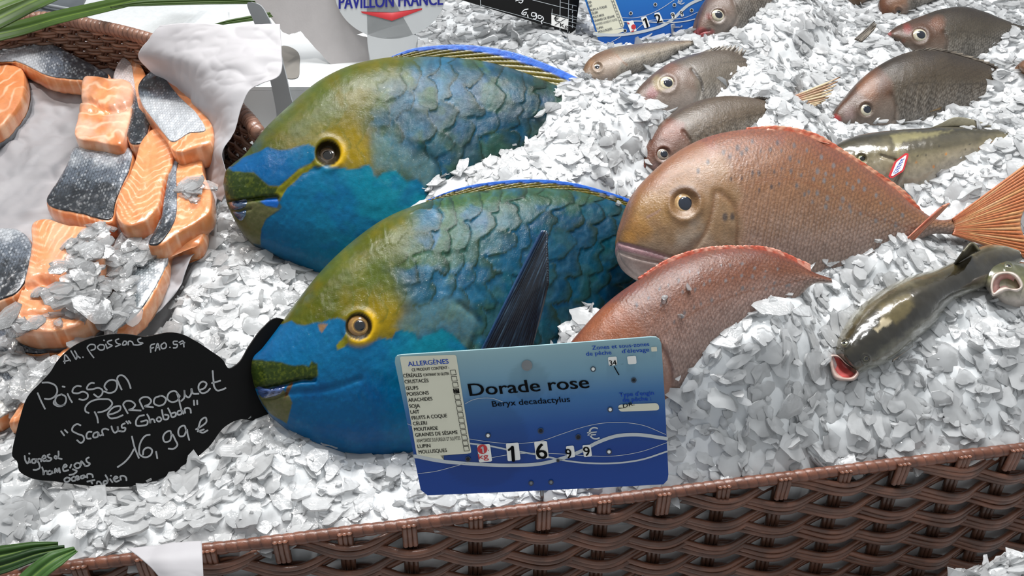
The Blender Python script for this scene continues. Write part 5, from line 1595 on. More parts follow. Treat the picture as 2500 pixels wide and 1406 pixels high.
HB = [[(690, 435), (695, 330), (760, 405)], [(675, 410), (750, 395)], [(765, 280), (800, 340), (830, 385), (840, 340), (810, 280)], [(830, 330), (880, 370)], [(910, 355), (915, 362)],
      [(1045, 365), (990, 290), (965, 240), (1000, 205), (1060, 215), (1060, 255), (1010, 275)], [(1120, 205), (1090, 235), (1120, 270), (1170, 260), (1170, 215), (1120, 205)],
      [(1190, 200), (1210, 255)], [(1165, 150), (1175, 155)], [(1265, 150), (1210, 175), (1230, 200), (1270, 215), (1220, 245)], [(1350, 135), (1310, 155), (1330, 190), (1370, 200), (1310, 230)],
      [(1410, 165), (1395, 210), (1440, 200), (1440, 165), (1410, 165)], [(1465, 210), (1470, 165), (1510, 170), (1530, 210)], [(1620, 125), (1580, 145), (1600, 180), (1645, 185), (1590, 210), (1540, 210)],
      [(1740, 300), (1745, 210), (1790, 195)], [(1735, 255), (1775, 240)], [(1795, 285), (1825, 190), (1850, 270)], [(1805, 245), (1845, 235)],
      [(1905, 180), (1865, 215), (1880, 255), (1925, 240), (1925, 195), (1905, 180)], [(1970, 238), (1978, 240)], [(2065, 165), (2015, 170), (2020, 200), (2065, 205), (2055, 240), (2015, 245)],
      [(2085, 180), (2130, 160), (2145, 235)], [(2100, 200), (2155, 180)]]
HC = [[(315, 410), (330, 500), (370, 555), (400, 500)], [(395, 450), (420, 540)], [(395, 365), (412, 368)], [(520, 470), (460, 480), (460, 540), (510, 545), (530, 470), (590, 560), (600, 640), (540, 675), (480, 675)],
      [(560, 530), (570, 470), (620, 470), (630, 520)], [(650, 470), (720, 440), (690, 400), (650, 440), (680, 510), (740, 490)], [(795, 380), (750, 400), (770, 440), (830, 460), (800, 500), (730, 505)],
      [(960, 320), (955, 420), (910, 465), (880, 440), (900, 410), (950, 450), (1025, 470)], [(645, 625), (670, 700), (675, 775), (700, 700), (740, 700), (750, 760)],
      [(800, 690), (755, 720), (770, 760), (830, 740), (825, 690), (850, 745)], [(890, 735), (900, 650), (940, 720), (965, 640), (990, 730)], [(1050, 640), (1120, 600), (1090, 570), (1050, 620), (1060, 700), (1150, 680)],
      [(1205, 575), (1180, 640)], [(1230, 665), (1310, 700), (1240, 760), (1165, 775)], [(1310, 540), (1260, 590), (1300, 645), (1370, 620), (1370, 560), (1310, 540)], [(1390, 590), (1390, 510), (1440, 560), (1470, 600)],
      [(1540, 440), (1490, 470), (1500, 520), (1560, 560), (1520, 600), (1460, 600)], [(1120, 820), (1070, 860), (1090, 905), (1160, 890), (1180, 840), (1120, 820)], [(1260, 800), (1210, 840), (1220, 885), (1280, 880)],
      [(1280, 850), (1350, 820), (1320, 790), (1280, 830), (1310, 865), (1360, 850)], [(1440, 780), (1385, 800), (1390, 840), (1450, 820), (1450, 780), (1480, 820)], [(1510, 830), (1510, 760), (1560, 750), (1610, 780), (1615, 820)],
      [(1505, 900), (1650, 870)], [(1580, 890), (1605, 940)], [(1690, 945), (1700, 900), (1740, 900), (1780, 950)], [(1895, 890), (1830, 890), (1815, 935), (1870, 940), (1900, 880), (1855, 775)], [(1940, 850), (1990, 915)],
      [(1955, 785), (1965, 790)], [(2010, 860), (2090, 820), (2050, 800), (2010, 850), (2050, 900), (2120, 880)], [(2150, 870), (2140, 800), (2200, 790), (2250, 830), (2255, 880)]]
mb = MB()
for s in HA:
    rib_mesh(mb, PLB_, zpts(s, 5, 80, 880), 4.2)
for s in HB:
    rib_mesh(mb, PLB_, zpts(s, 5, 20, 800), 3.4)
for s in HC:
    rib_mesh(mb, PLB_, zpts(s, 7.8125, 20, 1060), 4.2)
mb.build('handwriting', M['chalk'], board)
BLN = [(30, 1110), (60, 1155), (140, 1178), (210, 1188), (280, 1190), (340, 1172), (420, 1140), (480, 1102), (545, 1060), (590, 1022), (650, 1005)]
ice_line(PLB_, BLN, 0.0, 0.02, dz=-0.015)
ice_line(PLB_, [(x, y + 6) for x, y in BLN], 0.03, 0.02, dz=-0.032)

# --- front blue price sign
PLS = lean(1330, 1205, 72, -4, d=0.580)
Z8 = lambda pts: zpts(pts, 3.2694, 940, 800)
UPS = (-0.195, -0.98)
so = Z8([(78, 275), (82, 238), (95, 224), (125, 217), (700, 180), (1400, 130), (2120, 74), (2165, 76), (2192, 95), (2206, 130), (2235, 600), (2262, 1170), (2255, 1215), (2222, 1250), (1700, 1278), (1000, 1310), (340, 1338), (285, 1295), (170, 720)])
SO = np.vstack([np.linspace(so[k], so[(k + 1) % len(so)], 10, endpoint=False) for k in range(len(so))])


def sign_col(x, y):
    t = (y - 825 + (x - 1300) * 0.085) / 360
    C = interp_col(t, [(0.0, '#b4d0d2'), (0.10, '#a3c6cf'), (0.26, '#86b2c8'), (0.42, '#4b86bd'), (0.6, '#1f5dad'), (0.8, '#0b47a0'), (1.0, '#0a4aa6')])
    for cx_, cy_, r in ((1180, 1080, 110), (1290, 930, 48)):  # shadows falling on the sign, painted into its colour as darker discs
        C = mixc(C, C * 0.86, sm(4, -4, np.hypot(x - cx_, y - cy_) - r))
    return C


sign = thing('price_sign', 'blue plastic price sign with white allergen list at the front, lettered for pink bream', 'sign', PLS.hit(np.array(1330.), np.array(1206.)), 'blue price signs')
plate('sign_plate', sign, PLS, SO, 0.0016, M['label'], sign_col, np.linspace(0, 1, 31)[1:])
mb = MB()
poly_mesh(mb, PLS, rrect(Z8([(118, 228), (568, 215), (690, 1000), (255, 1020)]), 6), 0.0003)
poly_mesh(mb, PLS, Z8([(255, 1010), (690, 995), (660, 1003), (520, 1012), (440, 1018), (470, 1055), (240, 1040)]), 0.00025)
mb.build('allergen_panel', M['cream'], sign)
mb = MB()
wv = [([(235, 1022), (430, 1060), (700, 1085), (1000, 1096), (1250, 1082), (1400, 1045), (1560, 985), (1700, 912), (1850, 862), (2000, 852), (2250, 884)], 8.5),
      ([(680, 922), (850, 945), (1000, 975), (1150, 1000), (1300, 1030), (1450, 1060), (1650, 1080), (1850, 1078), (2050, 1050), (2252, 985)], 4.0),
      ([(640, 880), (800, 905), (950, 920), (1100, 920), (1250, 900), (1400, 850), (1550, 800), (1700, 765), (1900, 755), (2050, 775), (2240, 850)], 1.3),
      ([(850, 1035), (1000, 1010), (1150, 1000), (1400, 1005), (1650, 1022), (1850, 1020), (2050, 985), (2250, 915)], 1.3), ([(265, 1162), (400, 1145), (520, 1115), (640, 1080)], 1.3),
      ([(640, 605), (700, 575), (780, 560), (860, 563), (940, 590)], 1.2), ([(180, 765), (215, 780)], 1.2)]
for pts_, w_ in wv:
    rib_mesh(mb, PLS, Z8(pts_), w_, lift=0.00032)
mb.build('wave_print', M['wave'], sign)
rows = [('CÉRÉALES', 150, 395, 297, 388, 30, .005), ('CONTENANT DU GLUTEN', 308, 386, 512, 374, 23, .006), ('CRUSTACÉS', 160, 443, 350, 432, 30, .005), ('ŒUFS', 170, 495, 268, 490, 30, .005), ('POISSONS', 178, 542, 352, 530, 30, .005),
        ('ARACHIDES', 188, 590, 380, 577, 30, .005), ('SOJA', 197, 638, 282, 634, 30, .005), ('LAIT', 207, 685, 277, 681, 30, .005), ('FRUITS A COQUE', 217, 732, 497, 712, 30, .005), ('CÉLERI', 227, 777, 337, 771, 30, .005),
        ('MOUTARDE', 236, 823, 425, 811, 30, .005), ('GRAINES DE SÉSAME', 245, 868, 583, 845, 30, .005), ('ANHYDRIDE SULFUREUX ET SULFITES', 255, 914, 603, 892, 30, 0.0), ('LUPIN', 263, 958, 365, 952, 30, .005), ('MOLLUSQUES', 272, 1003, 496, 988, 30, .005),
        ('CE PRODUIT CONTIENT :', 217, 346, 512, 326, 24, .004)]
mb = MB()
for s, x0, y0, x1, y1, ch, bd in rows:
    a, b = Z8([(x0, y0), (x1, y1)])
    text_mesh(mb, PLS, s, a, b, ch / 3.2694, UPS, bd)
for y in (355, 405, 453, 502, 550, 597, 645, 692, 738, 783, 829, 875, 919, 962):
    x = 545 + (y - 355) * 105 / 607
    q = Z8([(x - 24, y - 17), (x + 17, y - 20), (x + 24, y + 17), (x - 17, y + 20)])
    for k in range(4):
        rib_mesh(mb, PLS, [q[k], q[(k + 1) % 4]], 1.1, 3, lift=0.0006)
for k in range(5):
    a, b = Z8([(548 + k * 9, 488 + (k % 2) * 4), (552 + k * 9, 518 - (k % 2) * 3)])
    rib_mesh(mb, PLS, [a, b], 2.4, 3, lift=0.00065)
a, b = Z8([(680, 541), (1632, 477)])
text_mesh(mb, PLS, 'Dorade rose', a, b, 31.5, UPS, 0.030)
a, b = Z8([(860, 628), (1478, 588)])
text_mesh(mb, PLS, 'Beryx decadactylus', a, b, 14.5, UPS, 0.004)
mb.build('black_lettering', M['ink'], sign)
for rows_ in ([('ALLERGÈNES', 187, 305, 510, 283, 39, .005)], [('Zones et sous-zones', 1655, 174, 2110, 143, 34, .005), ('de pêche', 1607, 222, 1808, 209, 34, .005), ("d'élevage", 1893, 201, 2110, 187, 34, .005)],
              [("Type d'engin", 1873, 548, 2147, 532, 34, .005), ('de pêche :', 1900, 590, 2125, 577, 34, .005)]):
    mb = MB()
    for s, x0, y0, x1, y1, ch, bd in rows_:
        a, b = Z8([(x0, y0), (x1, y1)])
        text_mesh(mb, PLS, s, a, b, ch / 3.2694, UPS, bd)
    mb.build('blue_lettering', M['inkblue'], sign)
for q in ([(735, 932), (838, 924), (856, 1062), (752, 1072)], [(965, 920), (1066, 912), (1082, 1050), (980, 1062)], [(1190, 906), (1292, 900), (1308, 1036), (1206, 1048)], [(1443, 942), (1506, 936), (1518, 1028), (1456, 1036)],
          [(1575, 934), (1640, 929), (1652, 1022), (1588, 1030)], [(1778, 232), (1848, 226), (1854, 294), (1786, 302)], [(1930, 226), (2002, 220), (2008, 284), (1940, 290)]):
    mb = MB()
    poly_mesh(mb, PLS, rrect(Z8(q), 4), 0.0007)
    mb.build('number_chip', M['chip'], sign)
for q, r in (([(1857, 612), (2180, 598), (2192, 656), (1868, 668)], 9), ([(2122, 152), (2168, 149), (2172, 186), (2126, 189)], 2)):
    mb = MB()
    poly_mesh(mb, PLS, rrect(Z8(q), r), 0.0005)
    mb.build('blank_strip', M['cream'], sign)
mb = MB()
rib_mesh(mb, PLS, Z8([(1017, 946), (1026, 1056)]), 8.0, 4, lift=0.0011)
rib_mesh(mb, PLS, Z8([(986, 972), (1000, 962), (1018, 945)]), 5.0, 6, lift=0.0011)
mb.build('digit', M['ink'], sign)
for s, x0, y0, x1, y1, ch, bd in [('6', 1218, 1042, 1300, 1036, 128, .005), ('9', 1450, 1036, 1494, 1033, 78, .005), ('9', 1592, 1018, 1640, 1014, 76, .005), ('34', 1794, 298, 1850, 294, 44, .008), ('-', 1884, 288, 1902, 286, 10, .02),
                                  ('DR.', 1902, 636, 1990, 612, 30, .01)]:
    mb = MB()
    a, b = Z8([(x0, y0), (x1, y1)])
    text_mesh(mb, PLS, s, a, b, ch / 3.2694, UPS, bd, lift=0.0011)
    mb.build('digit', M['ink'], sign)
mb = MB()
rib_mesh(mb, PLS, Z8([(1830, 308), (1850, 345), (1866, 372)]), 2.6, lift=0.0008)
mb.build('scratch', M['ink'], sign)
mb = MB()
th_ = np.linspace(0, 2 * math.pi, 28, endpoint=False)
disc = lambda x, y, rx, ry=None: [(x + rx * math.cos(t), y + (ry or rx) * math.sin(t)) for t in th_]
poly_mesh(mb, PLS, Z8(disc(778, 964, 40, 38)), 0.001)
a, b = Z8([(750, 1046), (828, 1040)])
text_mesh(mb, PLS, 'kg', a, b, 46 / 3.2694, UPS, .012, lift=0.001)
poly_mesh(mb, PLS, Z8(disc(826, 974, 4)), 0.001)
mb.build('red_print', M['red'], sign)
mb = MB()
rib_mesh(mb, PLS, Z8([(781, 943), (786, 990)]), 3.6, 4, lift=0.0014)
rib_mesh(mb, PLS, Z8([(768, 955), (781, 944)]), 2.6, 4, lift=0.0014)
mb.build('digit', M['wave'], sign)
mb = MB()
a, b = Z8([(1622, 893), (1718, 886)])
text_mesh(mb, PLS, '€', a, b, 100 / 3.2694, UPS, 0.0, lift=0.0006)
mb.build('euro_mark', M['wave'], sign)
for x, y, r, m_ in [(823, 857, 22, 'w'), (1243, 820, 24, 'd'), (1543, 870, 24, 'd'), (1661, 327, 22, 'w'), (1985, 415, 22, 'd'), (1797, 650, 22, 'w'), (1788, 987, 22, 'w'), (663, 1045, 22, 'd'), (1166, 1237, 20, 'g'), (1325, 1230, 20, 'g'), (1133, 298, 46, 'g'),
                    (1381, 1057, 12, 'd')]:
    mb = MB()
    rib_mesh(mb, PLS, Z8(disc(x, y, r * 0.85)), 2.0 if r < 40 else 2.4, 26, 0.0008, True)
    ey = mb.build('eyelet', M['inkg'] if r < 40 else M['metal'], sign)
    mb = MB()
    poly_mesh(mb, PLS, Z8(disc(x, y, r * 0.6 if r < 40 else 38)), 0.0007)
    h_ = mk('eyelet_hole', np.vstack(mb.V), mb.F, M['chip'] if m_ == 'w' else (M['hole'] if m_ == 'd' else M['metal']), None, origin=ORG[sign.name])
    h_.parent = ey
    h_.location = (0, 0, 0)
pinp = PLS.hit(np.array([1322., 1322.]), np.array([1150., 1204.])) - PLS.n * 0.004
gp = G(np.array(1324.), np.array(1222.), -0.02)
V, F = tube([pinp[0], pinp[1], gp], 0.0014, 8)
mk('pin', V, F, M['metal'], sign)

# --- blue price sign at the back
PLX = lean(1560, 118, 62, -3, lift=0.004)
UPX = (-0.36, -0.93)
q = [(1380, -140), (1690, -200), (1760, 62), (1740, 76), (1476, 121), (1467, 116), (1455, 80)]
SX = np.vstack([np.linspace(q[k], q[(k + 1) % len(q)], 10, endpoint=False) for k in range(len(q))])
sx = thing('price_sign', 'bright blue price card with red tag and twelve euro price at the top edge', 'sign', PLX.hit(np.array(1560.), np.array(110.)), 'blue price signs')
plate('sign_plate', sx, PLX, SX, 0.0016, M['label'], lambda x, y: interp_col((y + 40 + (x - 1500) * 0.12) / 160, [(0, '#3f8fd0'), (0.3, '#2a7fd2'), (0.7, '#1c68c4'), (1, '#1a5fbd')]), np.linspace(0, 1, 13)[1:])
Z2 = lambda pts: zpts(pts, 3.8462, 1100, 0)
mb = MB()
poly_mesh(mb, PLX, Z2([(1262, -60), (1520, -70), (1632, 225), (1622, 258), (1395, 312), (1378, 300)]), 0.0003)
poly_mesh(mb, PLX, Z2([(1395, 300), (1500, 285), (1620, 265), (1640, 290), (1500, 340), (1375, 345), (1350, 300)]), 0.00025)
mb.build('allergen_panel', M['cream'], sx)
mb = MB()
rib_mesh(mb, PLX, Z2([(1345, 318), (1500, 330), (1700, 315), (1850, 285), (2000, 235), (2060, 200), (2120, 150), (2170, 100), (2230, 50), (2330, 0), (2450, -40)]), 7)
rib_mesh(mb, PLX, Z2([(1620, 205), (1750, 198), (1900, 208), (2050, 212), (2200, 200), (2330, 170)]), 2.6)
rib_mesh(mb, PLX, Z2([(1600, 165), (1720, 168), (1850, 140), (1960, 90), (2100, 0)]), 1.2)
rib_mesh(mb, PLX, Z2([(1740, 280), (1850, 200), (2000, 185), (2200, 165), (2330, 110)]), 1.2)
rib_mesh(mb, PLX, Z2([(1415, 440), (1500, 400), (1600, 345)]), 1.2)
a, b = Z2([(2140, 55), (2200, 30)])
text_mesh(mb, PLX, '€', a, b, 15, UPX, 0)
mb.build('wave_print', M['wave'], sx)
mb = MB()
for s, x0, y0, x1, y1, ch, bd in [('SOJA', 1283, 38, 1328, 26, 22, .005), ('LAIT', 1298, 72, 1334, 62, 22, .005), ('FRUITS A COQUE', 1310, 108, 1470, 70, 22, .005), ('CÉLERI', 1322, 140, 1386, 124, 22, .005), ('MOUTARDE', 1336, 174, 1444, 148, 22, .005),
                                  ('GRAINES DE SÉSAME', 1350, 208, 1544, 160, 22, .005), ('ANHYDRIDE SULFUREUX ET SULFITES', 1362, 242, 1568, 192, 22, 0.0), ('LUPIN', 1376, 278, 1434, 264, 22, .005), ('MOLLUSQUES', 1390, 310, 1520, 278, 22, .005)]:
    a, b = Z2([(x0, y0), (x1, y1)])
    text_mesh(mb, PLX, s, a, b, ch / 3.8462, UPX, bd)
for k in range(9):
    x, y = 1518 + k * 11.0, 2 + k * 29.2
    qq = Z2([(x - 13, y - 9), (x + 7, y - 14), (x + 14, y + 10), (x - 6, y + 15)])
    for i in range(4):
        rib_mesh(mb, PLX, [qq[i], qq[(i + 1) % 4]], 0.8, 3, lift=0.0006)
mb.build('black_lettering', M['inkg'], sx)
for q in ([(1785, 165), (1838, 152), (1875, 250), (1822, 268)], [(1910, 125), (1960, 115), (2000, 205), (1950, 220)], [(2062, 122), (2098, 114), (2118, 170), (2082, 180)], [(2148, 105), (2172, 98), (2192, 150), (2166, 160)], [(1652, 205), (1712, 190), (1748, 290), (1690, 305)]):
    mb = MB()
    poly_mesh(mb, PLX, rrect(Z2(q), 3), 0.0007)
    mb.build('number_chip', M['chip'], sx)
mb = MB()
rib_mesh(mb, PLX, Z2([(1828, 176), (1850, 254)]), 4.8, 4, lift=0.0011)
rib_mesh(mb, PLX, Z2([(1808, 192), (1828, 176)]), 3.2, 4, lift=0.0011)
mb.build('digit', M['ink'], sx)
for s, x0, y0, x1, y1, ch in [('2', 1938, 218, 1990, 204, 86), ('9', 2086, 172, 2110, 166, 50), ('9', 2166, 150, 2188, 144, 46)]:
    mb = MB()
    a, b = Z2([(x0, y0), (x1, y1)])
    text_mesh(mb, PLX, s, a, b, ch / 3.8462, UPX, .012, lift=0.0011)
    mb.build('digit', M['ink'], sx)
mb = MB()
poly_mesh(mb, PLX, Z2(disc(1718, 254, 22, 24)), 0.001)
rib_mesh(mb, PLX, Z2([(1662, 215), (1676, 225)]), 3, lift=0.001)
rib_mesh(mb, PLX, Z2([(1700, 296), (1720, 290)]), 3, lift=0.001)
mb.build('red_print', M['red'], sx)
for x, y in ((1692, 126), (1922, 44), (2101, 48), (2263, 98), (1637, 290)):
    mb = MB()
    rib_mesh(mb, PLX, Z2(disc(x, y, 15)), 1.6, 20, 0.0008, True)
    ey = mb.build('eyelet', M['wave'], sx)
    mb = MB()
    poly_mesh(mb, PLX, Z2(disc(x, y, 12)), 0.0009)
    h_ = mk('eyelet_hole', np.vstack(mb.V), mb.F, M['hole'], None, origin=ORG[sx.name])
    h_.parent = ey
    h_.location = (0, 0, 0)

ice_line(PLX, [(1466, 122), (1560, 108), (1680, 88), (1740, 78)], 0.0, 0.025)
# --- black price card
PLK = lean(1390, 84, 58, 16, lift=0.012)
sk = thing('price_card', 'black price card with ruled white lines and handwritten six euro price at the top', 'sign', PLK.hit(np.array(1395.), np.array(84.)))
Bk = rrect([(1085, -90), (1425, -90), (1404, 84), (1121, 1)], 6)
Bk = np.vstack([rrect([(1010, -120), (1430, -120), (1404, 83), (1090, -12)], 7)])
plate('card_plate', sk, PLK, Bk, 0.002, M['slate'])
mb = MB()
for pts_, w_ in [([(1173, 14), (1172, -40)], 1.2), ([(1368, -20), (1367, 42), (1367, 74)], 1.4), ([(1389, -20), (1386, 78)], 1.2), ([(1300, 0), (1367, 17), (1408, 27)], 1.2), ([(1346, 33), (1408, 49)], 1.2), ([(1367, 5), (1408, 15)], 1.0),
                 ([(1388, 38), (1408, 43)], 1.0), ([(1387, 52), (1407, 57)], 1.0), ([(1387, 62), (1406, 67)], 1.0), ([(1348, 22), (1347, 36)], 1.0), ([(1173, 12), (1347, 60)], 1.0)]:
    rib_mesh(mb, PLK, pts_, w_, 4)
for k in range(5):
    rib_mesh(mb, PLK, [(1398, 12 + k * 12), (1397, 20 + k * 12)], 1.6, 3)
mb.build('ruled_line', M['wave'], sk)
mb = MB()
poly_mesh(mb, PLK, [(1346, 36), (1388, 47), (1386, 74), (1346, 62)], 0.0005)
mb.build('unit_box', M['chip'], sk)
mb = MB()
a, b = (1351, 52), (1366, 54)
text_mesh(mb, PLK, '€', a, b, 14, (0.05, -1), 0, lift=0.001)
rib_mesh(mb, PLK, [(1354, 62), (1380, 46)], 1.4, 4, lift=0.001)
text_mesh(mb, PLK, 'Kg', (1367, 65), (1386, 70), 9, (0.05, -1), 0.02, lift=0.001)
mb.build('black_lettering', M['ink'], sk)
mb = MB()
for s in [[(728, 85), (690, 95), (668, 130), (700, 140), (712, 115), (680, 125)], [(722, 140), (728, 170)], [(800, 125), (765, 120), (760, 148), (795, 150), (802, 125), (798, 180), (775, 178)], [(850, 150), (825, 145), (822, 170), (850, 172), (858, 155), (872, 185), (850, 200), (858, 225)],
          [(610, 10), (640, 0), (680, 5), (660, 30), (640, 20)]]:
    rib_mesh(mb, PLK, Z2(s), 2.2)
mb.build('handwriting', M['chalkw'], sk)

# --- round white sign
PLF_ = lean(958, 190, 66, 2, lift=0.0)
th = np.linspace(0, 2 * math.pi, 120, endpoint=False)
ell = [(953 + 136 * math.cos(t), -22 + 117 * math.sin(t)) for t in np.linspace(math.radians(66), math.radians(360 + 114), 100)]
stem = ell + [(897, 92), (905, 150), (912, 210), (1008, 200), (1014, 112), (1019, 88)]
sf = thing('round_sign', 'round white sign with navy capitals and a red chevron standing behind the rear parrotfish', 'sign', PLF_.hit(np.array(960.), np.array(200.)))
plate('sign_plate', sf, PLF_, crom(stem, 260, True), 0.0025, M['white'])
mb = MB()
text_mesh(mb, PLF_, 'PAVILLON FRANCE', (828, 22), (1081, 12), 34, (0.0, -1), 0.028)
mb.build('navy_lettering', M['navy'], sf)
mb = MB()
poly_mesh(mb, PLF_, [(881, 28), (920, 31), (957, 32), (1000, 26), (1031, 20), (1030, 24), (957, 51), (884, 32)], 0.0005)
mb.build('red_chevron', M['red'], sf)

# --- grey torn card behind it
PLC_ = lean(840, 195, 70, 6, lift=-0.0)
PLC_ = Plane(PLC_.o + np.array([0, 0.02, 0.0]), PLC_.n)
pc = [(560, -80), (620, 0), (655, 37), (690, 78), (704, 84), (718, 81), (733, 76), (770, 117), (800, 150), (836, 186), (870, 230), (912, 200), (906, 150), (902, 92), (870, 84), (980, 60), (1000, -80), (800, -110)]
cd = [np.linspace(pc[k], pc[(k + 1) % len(pc)], 6, endpoint=False) + np.random.RandomState(k).uniform(-0.8, 0.8, (6, 2)) for k in range(len(pc))]
tc = thing('torn_card', 'pale grey torn cardboard sheet standing behind the round white sign', 'card', PLC_.hit(np.array(840.), np.array(190.)))
plate('card_sheet', tc, PLC_, np.vstack(cd), 0.002, M['card'])

# --- gill tag on the spotted trout
PLTT = PLT.moved(0.034)
rt = thing('gill_tag', 'small white plastic tag with red border clipped to the spotted trout', 'tag', PLTT.hit(np.array(2195.), np.array(405.)))
plate('tag_plate', rt, PLTT, [(2207, 376), (2212, 373), (2218, 375), (2218, 381), (2208, 413), (2204, 419), (2180, 434), (2173, 434), (2170, 429), (2184, 395), (2189, 390)], 0.0012, M['red'])
mb = MB()
poly_mesh(mb, PLTT, [(2208, 381), (2213, 379), (2204, 411), (2201, 416), (2179, 430), (2175, 429), (2188, 397), (2192, 393)], 0.0004)
mb.build('tag_face', M['chip'], rt)
mb = MB()
for k in range(5):
    rib_mesh(mb, PLTT, [(2197 - k * 3.4, 394 + k * 7.4), (2207 - k * 3.4, 388 + k * 7.2)], 1.4, 3, 0.0008)
rib_mesh(mb, PLTT, [(2201, 388), (2180, 424)], 1.0, 4, 0.0008)
mb.build('tag_print', M['inkblue'], rt)
# ------------------------------------------------------------------ front wicker basket
def rim_pt(px):
    px = np.asarray(px, float)
    return G(px, 1404 - 0.1244 * px, 0.0)


RA_, RB_ = rim_pt(-420.0), rim_pt(3000.0)
AL = nrm(RB_ - RA_)
RLEN = float(np.linalg.norm(RB_ - RA_))
DN = nrm(np.array([0.0, -0.10, -1.0]))
OUT = nrm(np.cross(AL, DN))
if OUT[1] > 0:
    OUT = -OUT


def rim_s(px):
    return float((rim_pt(px) - RA_) @ AL)


def on_panel(s, d, o):
    s, d, o = np.broadcast_arrays(np.asarray(s, float), d, o)
    return RA_ + AL * s[..., None] + DN * d[..., None] + OUT * o[..., None]


bk = thing('wicker_basket', 'long brown woven wicker basket filled with ice in the foreground', 'basket', on_panel(RLEN / 2, 0.22, 0.0))
stk_px = [-390, -255, -110, 45, 200, 355, 512, 687, 843, 999, 1160, 1326, 1472, 1617, 1762, 1910, 2057, 2198, 2345, 2471, 2610, 2750, 2890]
ss = np.array([rim_s(p) for p in stk_px])
NR, PIT = 17, 0.0126


def reed_cols(P, seed, dk='#4a3025', lt='#7a503d'):
    n = fbm(P[:, 0] * 60, P[:, 2] * 60 + seed, 3, seed)
    g = vn(P[:, 0] * 25, P[:, 2] * 400 + seed * 3, seed + 5)
    return mixc(c(dk), c(lt), sm(0.3, 0.7, n) * 0.6 + 0.4 * g)


for r in range(NR):
    mb = MB()
    sg = np.linspace(ss[0] - 0.02, ss[-1] + 0.02, 420)
    ph = np.interp(sg, ss, np.arange(len(ss)))
    o = 0.0062 * np.cos(math.pi * (ph + r))
    rise = 0.0036 * np.sin(math.pi * (ph + r) + 0.6)
    for k in range(3):
        d = 0.0120 + r * PIT + (k - 1) * 0.0039 + rise + 0.0008 * np.sin(ph * 2.3 + r * 1.7 + k)
        P = on_panel(sg, d, o + 0.0006 * math.sin(k * 2 + r))
        V, F = tube(P, 0.0024 + 0.0002 * math.sin(r * 3 + k), 7)
        mb.add(V, F, reed_cols(V, r * 3 + k))
    mb.build('woven_band', M['wick'], bk, col=True)
for i, s0 in enumerate(ss):
    mb = MB()
    for k in (-1, 0, 1):
        d = np.linspace(0.0, 0.225, 24)
        V, F = tube(on_panel(s0 + k * 0.0036 - d * 0.02, d, np.full(24, -0.0005) + 0.0004 * k), 0.0021, 7)
        mb.add(V, F, reed_cols(V, 50 + i, '#38241b', '#57392b'))
    # the wrap that ties the stake to the rim
    d = np.linspace(-0.003, 0.018, 8)
    for k in (-1, 0, 1):
        V, F = tube(on_panel(s0 + k * 0.0035 + 0 * d, d, 0.0046 - 0.1 * np.maximum(d - 0.004, 0)), 0.0022, 7)
        mb.add(V, F, reed_cols(V, 80 + i, '#5a3828', '#7d5240'))
    mb.build('stake', M['wick'], bk, col=True)
nrs = 1500
sg = np.linspace(ss[0] - 0.03, ss[-1] + 0.03, nrs)
a = np.linspace(0, 2 * math.pi, 14, endpoint=False)
tw = np.mod(sg[:, None] / 0.0082 + a[None] / (2 * math.pi) + 0.12 * fbm(sg * 30, 0 * sg, 2, 4)[:, None], 1.0)
rr = 0.0042 + 0.0006 * np.sqrt(np.clip(1 - (2 * tw - 1) ** 2, 0, 1)) + 0.0003 * np.interp(sg, np.linspace(sg[0], sg[-1], 90), np.random.RandomState(4).uniform(-1, 1, 90))[:, None]
wob = 0.0012 * (fbm(sg * 9, sg * 0, 3, 14) - 0.5)
Pr = on_panel(sg, wob, 0 * sg)
V = Pr[:, None] + rr[..., None] * (np.cos(a)[None, :, None] * OUT + np.sin(a)[None, :, None] * (-DN))
Cr = mixc(c('#5e3828'), c('#7c4d3a'), fbm(sg * 140, sg * 0, 2, 6)[:, None] + 0 * tw)
Cr = mixc(Cr, c('#3a2018'), sm(0.10, 0.0, np.minimum(tw, 1 - tw)) * 0.8)
mk('rim', V.reshape(-1, 3), [gridf(nrs, 14, False, True)], M['wick'], bk, Cr.reshape(-1, 3))

ln_s, ln_d = np.linspace(ss[0], ss[-1], 120), np.linspace(0.008, 0.22, 30)
S_, D_ = np.meshgrid(ln_s, ln_d, indexing='ij')
Pl = on_panel(S_, D_, -0.0095 - 0.002 * crumple(S_ * 30, D_ * 30, 8))
V, F = solid(Pl, 0.0006)
tag(mk('basket_liner', V, F, mat('liner_paper', c('#f4f4f4'), rough=0.7, vary=0.04, vscale=30), None), 'white paper lining seen through the gaps of the front wicker basket', 'paper')

# ------------------------------------------------------------------ salmon basket of wicker
rimc_ = [(-200, 110, .085), (-80, 80, .085), (0, 60, .085), (70, 46, .085), (150, 47, .085), (225, 62, .085), (300, 78, .085), (372, 98, .082), (440, 122, .075), (520, 180, .07), (580, 262, .066), (612, 298, .064), (640, 335, .06),
         (668, 366, .045), (700, 395, .015), (730, 420, -.02)]
basc_ = [(-200, 240), (-80, 205), (0, 190), (70, 180), (150, 180), (225, 190), (300, 205), (372, 225), (420, 250), (480, 290), (515, 345), (530, 380), (550, 420), (575, 450), (610, 470)]
rimP = crom(np.array([G(np.array(float(x)), np.array(float(y)), l) for x, y, l in rimc_]), 260)
basP = crom(np.array([G(np.array(float(x)), np.array(float(y)), 0.0) for x, y in basc_]), 260)
wb = thing('wicker_basket', 'brown wicker basket holding the salmon fillets at the upper left', 'basket', basP.mean(0))
outd = nrm(np.cross(np.gradient(rimP, axis=0), [0, 0, 1.0]))
tt_ = np.linspace(0, 1, 260)
nst = 34
